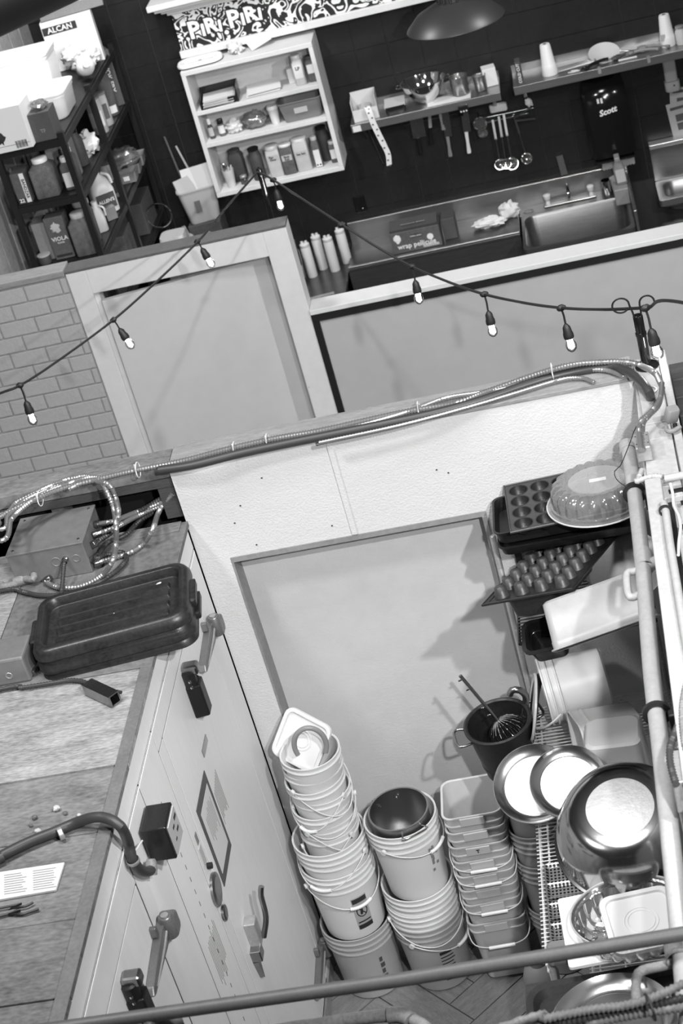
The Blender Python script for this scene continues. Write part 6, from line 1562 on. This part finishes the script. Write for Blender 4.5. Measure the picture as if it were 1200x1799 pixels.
MB().bb((-0.018, -0.06, 0.175), (0.018, 0.03, 0.205)).build('trigger_head', 'plastic_grey', t, bevel=0.006)
# things on the counter
for i, x in enumerate((-2.055, -1.985, -1.895, -1.80)):
    y = (11.60, 11.70, 11.62, 11.68)[i]
    t = thing('squeeze_bottle', 'tall pale squeeze bottle on the steel table, %s of four' % ['leftmost', 'second from left', 'third from left', 'rightmost'][i], 'bottle', (x, y, 0.901) if i < 3 else (-1.815, 11.72, 0.901), group='squeeze bottles on the steel table')
    MB().lathe([(0.032, 0), (0.035, 0.005), (0.035, 0.215), (0.032, 0.225), (0.034, 0.228), (0.034, 0.245), (0.026, 0.252), (0, 0.252)], 24).build('body', 'plastic_milky', t)
    for s in (-1, 1):
        MB().at(T(s * 0.014, 0, 0.252)).lathe([(0.010, 0), (0.009, 0.014), (0, 0.014)], 10).at(I4).build('cap_nub', 'plastic_milky', t)
t = thing('coffee_grinder', 'small black and steel grinder on the table by the door frame', 'grinder', (-2.14, 11.50, 0.901))
MB().rloft([(0.09, 0.09, 0.02, 0), (0.10, 0.10, 0.02, 0.005), (0.10, 0.10, 0.02, 0.15)]).build('steel_body', 'steel', t)
MB().rloft([(0.11, 0.11, 0.03, 0.151), (0.11, 0.11, 0.03, 0.24), (0.07, 0.07, 0.03, 0.27)]).build('black_top', 'black_plastic', t)
one(MB().at(T(-1.97, 11.22, 0.902) @ rotm(0, 0, 6)).bb((-0.09, -0.012, 0), (0.09, 0.012, 0.008)), 'steel_strip', 'aluminium', 'thin bright metal strip lying on the steel table', 'strip')
wb = thing('wrap_box', 'dark plastic-wrap box lettered wrap pellicule on the counter', 'box', (-1.30, 11.66, 0.936), (0, 0, -1))
MB().bb((-0.17, -0.07, 0), (0.17, 0.07, 0.15)).build('body', 'card_mid', wb, bevel=0.003)
MB().at(T(0, 0.0, 0.150) @ rotm(14, 0, 0)).bb((-0.165, -0.06, 0.0), (0.165, 0.06, 0.035)).at(I4).build('lid_flap', 'card_dark', wb)
text('wrap pellicule', 0.050, T(0.0, -0.072, 0.045) @ FRONT, 'sign_white', wb, bold=0.0008, sx=0.95)
MB().bb((-0.035, -0.0715, 0.095), (0.045, -0.07, 0.118)).build('name_band', 'ink', wb)
text('KIRKLAND', 0.016, T(0.005, -0.0725, 0.1065) @ FRONT, 'sign_white', wb)
MB().at(T(-0.125, -0.0705, 0.105) @ FRONT).blob((0, 0, 0), (0.022, 0.026, 0.0012), 2, 0.7, 2.6).at(I4).build('printed_swirl', 'sign_white', wb)
MB().at(T(0.10, -0.0705, 0.08) @ FRONT).lathe([(0.022, 0), (0.022, 0.001)], 20).at(I4).build('printed_seal', 'sign_white', wb)
MB().bb((0.04, -0.0712, 0.012), (0.15, -0.07, 0.030)).build('foot_print', 'paper_grey', wb)
text('wrap pellicule', 0.030, T(0.0, -0.045, 0.192) @ rotm(14, 0, 180), 'paper_grey', wb, bold=0.0005)
carton('dark box end standing right of the wrap box', (-1.07, 11.74, 0.936), (0.09, 0.16, 0.15), 'card_dark', 0)
bag('crumpled pale cloth lying on the counter left of the sink', (-0.80, 11.74, 0.936), (0.11, 0.05, 0.035), 'cloth', 21, 0.45, 'dish_cloth', 'cloth')
one(MB().blob((-0.66, 11.83, 0.99), (0.07, 0.05, 0.055), 17, 0.5, 3), 'dish_cloth', 'cloth', 'grey bunched cloth beside the crumpled pale cloth on the counter', 'cloth')
one(MB().tube([(-0.53 + 0.035 * math.cos(2 * PI * q / 24), 11.86 + 0.03 * math.sin(2 * PI * q / 24), 0.938) for q in range(24)], 0.002, 5, closed=True), 'wire_ring', 'steel', 'thin metal ring lying on the ledge left of the tap', 'ring')
ol = thing('wall_outlet', 'black wall outlet above the squeeze bottles', 'outlet', (-1.665, 11.99, 1.20))
MB().bb((-0.04, -0.014, -0.06), (0.04, 0.002, 0.06)).build('plate', 'black_gloss', ol, bevel=0.004)
MB().at(T(0.012, -0.014, -0.03) @ rotm(90, 0, 0)).lathe([(0.004, 0), (0.004, 0.002)], 8).at(I4).build('pilot_light', 'paper', ol)

# ---- steel wall shelves
def wall_shelf(label, xa, xb, z, yf=11.68):
    t = thing('wall_shelf', label, 'shelf', ((xa + xb) / 2, 11.84, z))
    MB().bb((xa, yf, z - 0.008), (xb, 11.99, z)).build('plate', 'steel_brushed', t, w=True)
    MB().bb((xa, yf - 0.004, z - 0.055), (xb, yf, z)).build('front_lip', 'steel_brushed', t, w=True, bevel=0.003)
    MB().bb((xa, 11.985, z), (xb, 11.992, z + 0.05)).build('back_lip', 'steel_brushed', t, w=True)
    for x in (xa + 0.06, xb - 0.06):
        MB().at(Matrix(((0, 0, 1, x), (1, 0, 0, 0), (0, 1, 0, 0), (0, 0, 0, 1)))).prism([(11.70, z - 0.01), (11.99, z - 0.01), (11.99, z - 0.22)], -0.012, 0.012).at(I4).build('bracket', 'steel_dark', t, w=True)
    return t
ZA, ZB = 1.862, 1.872
t = wall_shelf('short steel wall shelf with mixing bowl, right of the cabinet', -1.555, -0.545, ZA)
MB().bb((-1.545, 11.674, ZA - 0.05), (-1.49, 11.676, ZA - 0.01)).build('sticker', 'paper', t, w=True)
t = wall_shelf('long steel wall shelf with cone spools at the upper right', -0.455, 1.2, ZB)
for x in (0.10, 0.42):
    MB().bb((x, 11.672, ZB - 0.035), (x + 0.02, 11.70, ZB + 0.006)).build('clip', 'galv', t, w=True)
# on the short shelf
t = thing('acrylic_box', 'clear acrylic box of small things at the left end of the short shelf', 'box', (-1.445, 11.80, ZA), (0, 0, 2))
MB().bb((-0.085, -0.08, 0), (0.085, 0.08, 0.004)).bb((-0.085, 0.076, 0.004), (0.085, 0.08, 0.16)).bb((-0.085, -0.08, 0.004), (-0.081, 0.076, 0.14)).bb((0.081, -0.08, 0.004), (0.085, 0.076, 0.16)).bb((-0.081, -0.08, 0.004), (0.081, -0.076, 0.08)).build('walls', 'clear_milky', t)
MB().at(T(0.0, 0.01, 0.03)).lathe([(0.045, 0), (0.045, 0.05), (0.04, 0.05), (0.04, 0.004), (0, 0.004)], 24).at(I4).build('tape_roll', 'paper_grey', t)
for q in range(6):
    MB().blob((-0.05 + 0.02 * q, -0.04 + 0.01 * (q % 2), 0.02 + 0.012 * (q % 3)), (0.018, 0.014, 0.014), q, 0.4).build('small_part', 'paper', t)
t = thing('tape_strip', 'pale printed tape hanging down over the front of the short shelf', 'tape', (-1.40, 11.665, 1.83))
pth = [(-1.42, 11.70, 1.955), (-1.41, 11.672, 1.92), (-1.40, 11.664, 1.84), (-1.375, 11.664, 1.72), (-1.355, 11.664, 1.62), (-1.365, 11.664, 1.54)]
v_, f_ = [], []
for i, p in enumerate(spline(pth, 0.02)):
    w_ = 0.020 if i < 14 else 0.018
    v_ += [(p.x - w_, p.y, p.z), (p.x + w_, p.y - 0.001, p.z + 0.004), (p.x + w_, p.y + 0.001, p.z + 0.004), (p.x - w_, p.y + 0.002, p.z)]
n_ = len(v_) // 4
for i in range(n_ - 1):
    for k in range(4):
        f_.append((i * 4 + k, i * 4 + (k + 1) % 4, i * 4 + 4 + (k + 1) % 4, i * 4 + 4 + k))
MB().add(v_, f_, True).build('strip', 'paper', t, w=True)
for i, p in enumerate(spline(pth, 0.036)):
    MB().box((p.x + (0.006 if i % 2 else -0.006), p.y - 0.002, p.z), (0.012, 0.001, 0.010)).build('printed_mark', 'card_mid', t, w=True)
t = thing('napkin_tray', 'black tray of folded paper beside the mixing bowl on the short shelf', 'tray', (-1.245, 11.79, ZA), (0, 0, 2))
MB().rloft([(0.13, 0.15, 0.02, 0), (0.14, 0.16, 0.022, 0.05), (0.13, 0.15, 0.02, 0.05), (0.125, 0.145, 0.02, 0.006)]).build('tray', 'black_plastic', t)
MB().at(T(0, 0, 0.05) @ rotm(6, 0, 0)).bb((-0.07, -0.07, 0), (0.07, 0.075, 0.01)).at(I4).build('paper_fold', 'paper_grey', t)
t = thing('steel_bowl', 'polished steel mixing bowl with rolled rim on the short shelf', 'bowl', (-1.035, 11.82, ZA))
MB().lathe([(0.05, 0), (0.055, 0.004), (0.056, 0.012), (0.10, 0.05), (0.135, 0.11), (0.148, 0.145), (0.154, 0.147), (0.154, 0.150), (0.146, 0.150), (0.132, 0.11), (0.097, 0.054), (0.04, 0.016), (0, 0.015)], 48).build('bowl', 'chrome', t)
for a in (PI, 0):
    MB().tube(spline([(0.150 * math.cos(a + s), 0.150 * math.sin(a + s), 0.14) if abs(s) > 0.2 else (0.18 * math.cos(a + s), 0.18 * math.sin(a + s), 0.14) for s in (-0.25, -0.15, 0.15, 0.25)], 0.01), 0.004, 6).build('handle', 'chrome', t)
for i, (x, r, h) in enumerate(((-0.80, 0.062, 0.125), (-0.665, 0.045, 0.10))):
    t = thing('glass_jug', ['clear glass measuring jug right of the mixing bowl', 'small clear glass jug at the right end of the short shelf'][i], 'jug', (x, 11.80, ZA + 0.002))
    MB().lathe([(r * 0.8, 0), (r * 0.9, 0.006), (r, h), (r * 1.04, h + 0.004), (r * 0.96, h), (r * 0.84, 0.01), (0, 0.01)], 28).build('body', 'clear', t)
    MB().tube(spline([(-r * 0.95, 0, h * 0.85), (-r * 1.5, 0, h * 0.75), (-r * 1.45, 0, h * 0.3), (-r * 0.9, 0, h * 0.2)], 0.01), 0.007, 8).build('handle', 'clear', t)
carton('white folded paper box at the right end of the short shelf', (-0.60, 11.88, ZA + 0.002), (0.09, 0.10, 0.12), 'card_white', 6, 'napkin_box')
one(MB().at(T(-0.86, 11.78, ZA + 0.002)).bb((-0.17, -0.09, 0), (0.12, 0.06, 0.004)), 'paper_liner', 'paper', 'pale paper liner lying under the glass jug on the short shelf', 'paper')
t = thing('phone_clip', 'small black gadget with three white buttons hanging on the short shelf lip', 'gadget', (-0.80, 11.66, 1.785))
MB().bb((-0.032, -0.012, 0), (0.032, 0.012, 0.055)).build('body', 'black_plastic', t, bevel=0.006)
for q in range(3):
    MB().at(T(-0.018 + q * 0.018, -0.012, 0.014) @ rotm(90, 0, 0)).lathe([(0.006, 0), (0.005, 0.002)], 10).at(I4).build('button', 'paper', t)
one(MB().tube([(-1.50, 11.985, 1.80), (-1.44, 11.985, 1.45)], 0.006, 8), 'wall_rod', 'steel_dark', 'thin metal rod hanging on the tiles below the short shelf', 'rod')

# ---- knives on a magnetic strip
ms = one(MB().bb((-1.24, 11.97, 1.655), (-0.78, 11.992, 1.69)), 'knife_strip', 'black_metal', 'black magnetic knife strip on the tiles below the short shelf', 'knife rack', bevel=0.003)
def knife(label, x, zt, L, w, hm, hl, kind='chef', tilt=4, bm='steel_dark'):
    t = thing('kitchen_knife', label, 'knife', M=T(x, 11.962, zt) @ rotm(0, tilt, 0), group='knives on the magnetic strip')
    if kind == 'cleaver':
        poly = [(-w / 2, 0), (w / 2, 0.006), (w / 2, -L), (-w / 2, -L)]
    else:
        poly = [(-w / 2, -L), (w / 2, -L), (w / 2, -L * 0.45), (w * 0.25, -L * 0.12), (-w / 2 + 0.002, 0)]
    MB().at(Matrix(((1, 0, 0, 0), (0, 0, -1, 0), (0, 1, 0, 0), (0, 0, 0, 1)))).prism(poly, -0.0012, 0.0012).at(I4).build('blade', bm, t)
    MB().at(T(-w * 0.15, 0, -L - hl)).rloft([(0.026, 0.018, 0.006, 0), (0.030, 0.020, 0.008, 0.012), (0.021, 0.016, 0.006, hl * 0.5), (0.025, 0.018, 0.006, hl)]).at(I4).build('handle', hm, t)
    return t
knife('wide steel cleaver with black handle, leftmost on the knife strip', -1.145, 1.775, 0.19, 0.09, 'black_plastic', 0.12, 'cleaver', 2)
knife('slim pale-bladed knife with black handle, second on the strip', -1.045, 1.785, 0.15, 0.022, 'black_plastic', 0.12, tilt=8, bm='aluminium')
knife('small paring knife, third on the strip', -0.985, 1.77, 0.13, 0.020, 'plastic_grey', 0.04, tilt=-2, bm='aluminium')
knife('long chef knife with dark handle, fourth on the strip', -0.94, 1.825, 0.28, 0.05, 'plastic_grey', 0.14)
knife('short slim knife behind the white-handled one', -0.845, 1.79, 0.10, 0.02, 'black_plastic', 0.02, tilt=-2)
knife('long chef knife with white handle, rightmost on the strip', -0.81, 1.82, 0.27, 0.052, 'lid_white', 0.15)

# ---- hanging ladles
lr = thing('ladle_rack', 'wire utensil rack on the tiles hung with ladles', 'rack', (-0.55, 11.97, 1.56))
MB().tube([(-0.72, 11.965, 1.585), (-0.40, 11.965, 1.585)], 0.006, 8).build('bar', 'chrome', lr, w=True)
MB().tube([(-0.70, 11.965, 1.62), (-0.36, 11.93, 1.625)], 0.005, 8).build('bar', 'steel', lr, w=True)
MB().bb((-0.72, 11.975, 1.56), (-0.38, 11.992, 1.64)).build('back_plate', 'black_metal', lr, w=True)
def ladle(label, x, zt, L, r, tilt, hm='plastic_milky'):
    t = thing('ladle', label, 'ladle', M=T(x, 11.945, zt) @ rotm(0, tilt, 0), group='ladles on the wire rack')
    MB().bb((-0.008, -0.004, -L * 0.45), (0.008, 0.004, 0)).build('grip', hm, t, bevel=0.003)
    MB().tube([(0, 0, -L * 0.42), (0, 0, -L + 0.03)], 0.005, 8).build('stem', 'steel', t)
    MB().at(T(0, -r * 0.6, -L) @ rotm(60, 0, 0)).lathe([(0.0, -r * 0.62), (r * 0.5, -r * 0.52), (r * 0.85, -r * 0.25), (r, 0.03 * r), (r * 0.96, 0.03 * r), (r * 0.8, -r * 0.2), (r * 0.45, -r * 0.45), (0, -r * 0.55)], 24, False, False).at(I4).build('bowl', 'chrome', t)
    return t
ladle('steel ladle with pale grip, leftmost of the hanging ladles', -0.645, 1.60, 0.31, 0.038, 2)
ladle('steel ladle with pale grip, second of the hanging ladles', -0.60, 1.615, 0.33, 0.036, 3)
ladle('steel ladle with white grip, third of the hanging ladles', -0.565, 1.62, 0.34, 0.044, 2, 'lid_white')
ladle('steel ladle with thin stem, rightmost of the hanging ladles', -0.50, 1.61, 0.32, 0.040, -5, 'steel')
for i, (x, z, r) in enumerate(((-0.71, 1.605, 0.045), (-0.705, 1.54, 0.032))):
    t = thing('measuring_cup', 'small polished measuring cup hanging left of the ladles, %s' % ['larger upper one', 'smaller lower one'][i], 'cup', (x - 0.02, 11.90, z))
    MB().at(rotm(75, 0, 0)).lathe([(r * 0.8, -r * 0.6), (r, 0), (r * 1.05, 0.003), (r * 0.94, 0), (r * 0.74, -r * 0.55), (0, -r * 0.55)], 22).at(I4).build('cup', 'chrome', t)
    MB().tube([(0, 0.0, r * 0.95), (0, 0.035, r * 1.6)], 0.004, 6).build('handle', 'chrome', t)
one(MB().at(T(-0.59, 11.93, 1.655) @ rotm(0, 0, -5)).rloft([(0.11, 0.03, 0.012, 0), (0.12, 0.04, 0.016, 0.006), (0.12, 0.04, 0.016, 0.05), (0.10, 0.02, 0.01, 0.055)]), 'scraper_head', 'plastic_milky', 'pale rounded scraper head resting above the ladles', 'scraper')
t = thing('tongs', 'steel tongs lying on the right end of the ladle rack', 'tongs', (-0.42, 11.92, 1.59))
MB().tube([(-0.08, 0, 0.0), (0.04, -0.01, 0.045)], 0.007, 6).build('arm', 'steel_dark', t)
MB().tube([(-0.08, 0, -0.02), (0.06, -0.01, -0.03)], 0.012, 6).build('arm', 'chrome', t)
MB().blob((0.035, -0.01, 0.085), (0.022, 0.012, 0.028), 9, 0.6).build('rag_knot', 'paper_grey', t)

# ---- things on the long shelf
t = carton('slim black upright box with lettering at the left end of the long shelf', (-0.40, 11.74, ZB + 0.001), (0.036, 0.10, 0.155), 'card_dark', 0, 'foil_box')
text('COLD CUT', 0.026, T(0.0, -0.0525, 0.08) @ FRONT @ rotm(0, 0, 90), 'sign_white', t, bold=0.0006)
def spool(label, x, y):
    t = thing('cone_spool', label, 'spool', (x, y, ZB + 0.001), group='cone spools on the long shelf')
    MB().lathe([(0.050, 0), (0.053, 0.004), (0.050, 0.06), (0.047, 0.07), (0.045, 0.075), (0.035, 0.195), (0.031, 0.205), (0.012, 0.206), (0.012, 0.19), (0, 0.19)], 28).build('thread', 'lid_white', t)
    MB().at(T(0, 0, 0.1915)).lathe([(0.011, 0), (0.011, 0.016), (0.008, 0.016), (0.008, 0)], 12).at(I4).build('core', 'card_dark', t)
    return t
spool('white cone spool of twine near the left end of the long shelf', -0.205, 11.78)
t = spool('white cone spool of twine at the right end of the long shelf', 0.575, 11.83)
MB().bb((-0.046, -0.045, 0.05), (-0.015, -0.043, 0.09)).build('paper_label', 'paper_grey', t)
jar('clear glass jar at the far right of the long shelf', (0.66, 11.80, ZB + 0.001), 0.035, 0.12, 'clear_milky', 'galv', 0.015)
t = thing('cook_sieve', 'round mesh sieve with long handle lying on the long shelf', 'sieve', (0.16, 11.86, ZB + 0.03), (22, 0, 8))
MB().lathe([(0.0, -0.03), (0.06, -0.02), (0.10, 0.005), (0.104, 0.008), (0.104, 0.012), (0.098, 0.010), (0.058, -0.016), (0, -0.026)], 32, False, False).build('mesh_bowl', 'plastic_milky', t)
MB().tube([(0.10, -0.02, 0.008), (0.26, -0.09, 0.0)], 0.007, 8).build('handle', 'steel', t)
t = thing('flat_package', 'clear crinkled package of skewers lying on the long shelf', 'package', (-0.06, 11.82, ZB + 0.001), (0, 0, 6))
for q in range(9):
    MB().tube([(-0.10, -0.05 + q * 0.011, 0.01), (0.16, -0.045 + q * 0.010, 0.012 + 0.004 * (q % 2))], 0.003, 5).build('skewer', 'steel' if q % 2 else 'paper_grey', t)
for i, (x, y, rz, m, lab) in enumerate(((0.10, 11.75, 40, 'black_plastic', 'black folded clip lying on the long shelf in front of the sieve'), (0.33, 11.80, 15, 'card_dark', 'dark gripper handle lying on the long shelf right of the sieve'), (0.42, 11.79, -8, 'plastic_grey', 'grey tongs handle lying on the long shelf'), (0.50, 11.82, -25, 'plastic_grey', 'grey scoop lying by the right-hand spool'))):
    t = thing('hand_tool', lab, 'utensil', (x, y, ZB + 0.012), (0, 0, rz))
    MB().tube(spline([(-0.09, 0, 0.0), (-0.03, 0.01, 0.006), (0.05, 0.0, 0.004), (0.09, -0.015, 0.0)], 0.012), 0.011, 8).build('handle', m, t)
    MB().at(T(-0.10, 0, 0.004)).blob((0, 0, 0), (0.035, 0.025, 0.012), i, 0.4).at(I4).build('head', m, t)
one(MB().tube(spline([(-0.09, 11.72, ZB + 0.004), (-0.05, 11.70, ZB + 0.006), (-0.02, 11.725, ZB + 0.004), (-0.07, 11.735, ZB + 0.006), (-0.04, 11.70, ZB + 0.008), (0.01, 11.71, ZB + 0.004)], 0.008), 0.0035, 6), 'twine_scrap', 'paper', 'tangled scrap of white twine on the long shelf edge', 'twine')
one(MB().tube([(0.24, 11.72, ZB + 0.008), (0.36, 11.72, ZB + 0.008)], 0.007, 8), 'chalk_stick', 'paper', 'pale short rod lying on the long shelf front edge', 'rod')

# ---- towel dispenser, soap dispenser, posters, hand sink
td = thing('towel_dispenser', 'glossy black paper-towel dispenser on the tiles under the long shelf', 'dispenser', (0.11, 11.985, 1.20))
c = MB()
sec = []
for (z, dpt) in ((0.0, 0.14), (0.02, 0.20), (0.22, 0.21), (0.36, 0.215), (0.46, 0.20), (0.53, 0.15), (0.57, 0.06)):
    w_ = 0.145 if z < 0.5 else 0.13
    sec.append([(-w_, 0, z), (-w_, -dpt * 0.85, z), (-w_ * 0.75, -dpt, z), (w_ * 0.75, -dpt, z), (w_, -dpt * 0.85, z), (w_, 0, z)])
c.loft(sec, True, True, True)
c.build('cover', 'black_gloss', td)
MB().bb((-0.13, -0.20, -0.012), (0.13, -0.02, -0.001)).build('bottom_tray', 'black_plastic', td)
text('Scott', 0.055, T(0.005, -0.2175, 0.345) @ FRONT @ rotm(0, 0, 8), 'sign_white', td, bold=0.002, shear=0.25)
for i, s in enumerate((-0.045, -0.022)):
    MB().at(T(s, -0.2095, 0.425)).bb((-0.007, -0.002, -0.016 - 0.003 * i), (0.007, 0, 0.016)).at(I4).build('logo_mark', 'sign_white', td)
tw = [(-0.115, 0.0)]
for q in range(23):
    tw.append((-0.115 + q * 0.010, -0.085 - (0.008 if q % 2 else 0)))
tw.append((0.105, 0.0))
MB().at(T(0.02, -0.12, 0.002) @ Matrix(((1, 0, 0, 0), (0, 0, -1, 0), (0, 1, 0, 0), (0, 0, 0, 1))) @ rotm(0, 0, 0)).prism(tw, -0.0015, 0.0015).at(I4).build('towel_tail', 'paper_grey', td)
one(MB().blob((0.09, 11.88, 1.80), (0.11, 0.06, 0.035), 23, 0.4), 'dark_cloth', 'card_dark', 'dark crumpled cloth on top of the towel dispenser', 'cloth')
sd = thing('soap_dispenser', 'clear and white soap dispenser on the tiles at the upper right', 'dispenser', (0.565, 11.985, 1.52))
MB().rloft([(0.10, 0.09, 0.02, 0.22), (0.10, 0.09, 0.02, 0.275), (0.08, 0.07, 0.02, 0.285)]).build('top_cap', 'paper_grey', sd)
MB().rloft([(0.085, 0.075, 0.02, 0.072), (0.085, 0.075, 0.02, 0.219)]).build('reservoir', 'clear_milky', sd)
MB().rloft([(0.085, 0.09, 0.02, 0.0), (0.10, 0.10, 0.02, 0.01), (0.10, 0.10, 0.02, 0.07)]).build('push_plate', 'paper_grey', sd)
MB().at(T(0.01, -0.051, 0.045) @ rotm(90, 0, 0)).lathe([(0.006, 0), (0.006, 0.002)], 10).at(I4).build('emblem', 'ink', sd)
for i, (x, z, w_, h_, rz) in enumerate(((0.72, 1.30, 0.24, 0.27, -4), (0.74, 1.40, 0.24, 0.24, 6))):
    t = thing('wall_notice', ['printed notice sheet on the tiles above the hand sink, nearer one', 'printed notice sheet on the tiles, tucked behind the other notice'][i], 'notice', M=T(x - 0.09, 11.985 + 0.004 * i, z) @ rotm(0, rz, 0))
    MB().bb((-w_ / 2, -0.002, -h_ / 2), (w_ / 2, 0, h_ / 2)).build('sheet', 'paper_grey', t)
    for (a, b_, c_, d_) in ((-0.10, 0.10, 0.085, 0.105), (-0.075, 0.02, 0.0, 0.05), (-0.075, 0.02, -0.06, -0.01), (0.03, 0.10, -0.06, 0.05), (-0.11, 0.10, -0.12, -0.10)):
        MB().bb((a, -0.003, c_), (b_, -0.0021, d_)).build('printed_block', 'card_mid', t)
hs = thing('hand_sink', 'small steel hand sink on the tiles at the right edge', 'sink', (0.55, 11.8, 0.86))
MB().bb((0.345, 11.955, 0.92), (0.85, 11.985, 1.17)).build('back_panel', 'steel_brushed', hs, w=True, bevel=0.004)
MB().bb((0.345, 11.90, 1.17), (0.85, 11.985, 1.20)).build('top_ledge', 'aluminium', hs, w=True, bevel=0.004)
b_ = MB().at(T(0.595, 11.77, 0.80))
b_.rloft([(0.30, 0.20, 0.05, 0.0), (0.38, 0.26, 0.06, 0.02), (0.40, 0.28, 0.07, 0.11), (0.42, 0.30, 0.075, 0.12), (0.50, 0.37, 0.02, 0.12), (0.505, 0.375, 0.02, 0.08), (0.45, 0.32, 0.03, 0.06)], True, False, n=6)
b_.at(I4).build('basin', 'steel_brushed', hs, w=True)
MB().tube(spline([(0.66, 11.95, 1.06), (0.66, 11.90, 1.08), (0.66, 11.85, 1.06), (0.66, 11.82, 1.02)], 0.01), 0.011, 10).build('spout', 'chrome', hs, w=True)
MB().at(T(0.62, 11.955, 1.07) @ rotm(90, 0, 0)).lathe([(0.026, 0), (0.028, 0.01), (0.016, 0.03), (0, 0.03)], 18).at(I4).build('handle', 'chrome', hs, w=True)
one(MB().at(T(-0.245, 11.975, 1.10) @ rotm(0, -4, 0)).bb((-0.022, -0.006, 0), (0.022, 0.006, 0.14)), 'steel_plate', 'steel_brushed', 'small upright steel plate on the tiles above the tap', 'plate')
one(MB().blob((0.42, 11.75, 0.60), (0.16, 0.12, 0.09), 31, 0.25), 'grey_sack', 'plastic_grey', 'dim grey sack under the hand sink at the right edge', 'sack')

# ---- pendant lamp and dark beam at the top of the view
pl = thing('pendant_lamp', 'dark wide dish-shaped pendant lamp hanging at the top of the view', 'lamp', (-0.655, 10.5, 2.70))
MB().lathe([(0.285, 0.0), (0.29, 0.004), (0.285, 0.012), (0.22, 0.075), (0.12, 0.12), (0.075, 0.135), (0.07, 0.19), (0.06, 0.195), (0.06, 0.135), (0.11, 0.112), (0.21, 0.068), (0.278, 0.006)], 56, False, False).build('shade', 'lamp_shade', pl)
for q in range(12):
    a = 2 * PI * q / 12
    MB().tube([(0.078 * math.cos(a), 0.078 * math.sin(a), 0.135), (0.062 * math.cos(a), 0.062 * math.sin(a), 0.25)], 0.008, 6).build('cooling_fin', 'black_metal', pl)
MB().lathe([(0.055, 0.19), (0.055, 0.30), (0.012, 0.32), (0.012, 1.4)], 16).build('stem', 'black_metal', pl)
MB().at(T(0, 0, 0.05)).lathe([(0.03, 0.05), (0.045, 0.0), (0.03, -0.035), (0, -0.04)], 20, True, False).at(I4).build('lamp_bulb', 'paper', pl)
one(MB().tube([(-1.748, 5, 4.521), (-1.493, 5, 4.569), (-1.104, 5, 4.642)], 0.085, 20), 'roof_beam', 'black_paint', 'dark round beam across the upper left corner', 'beam')
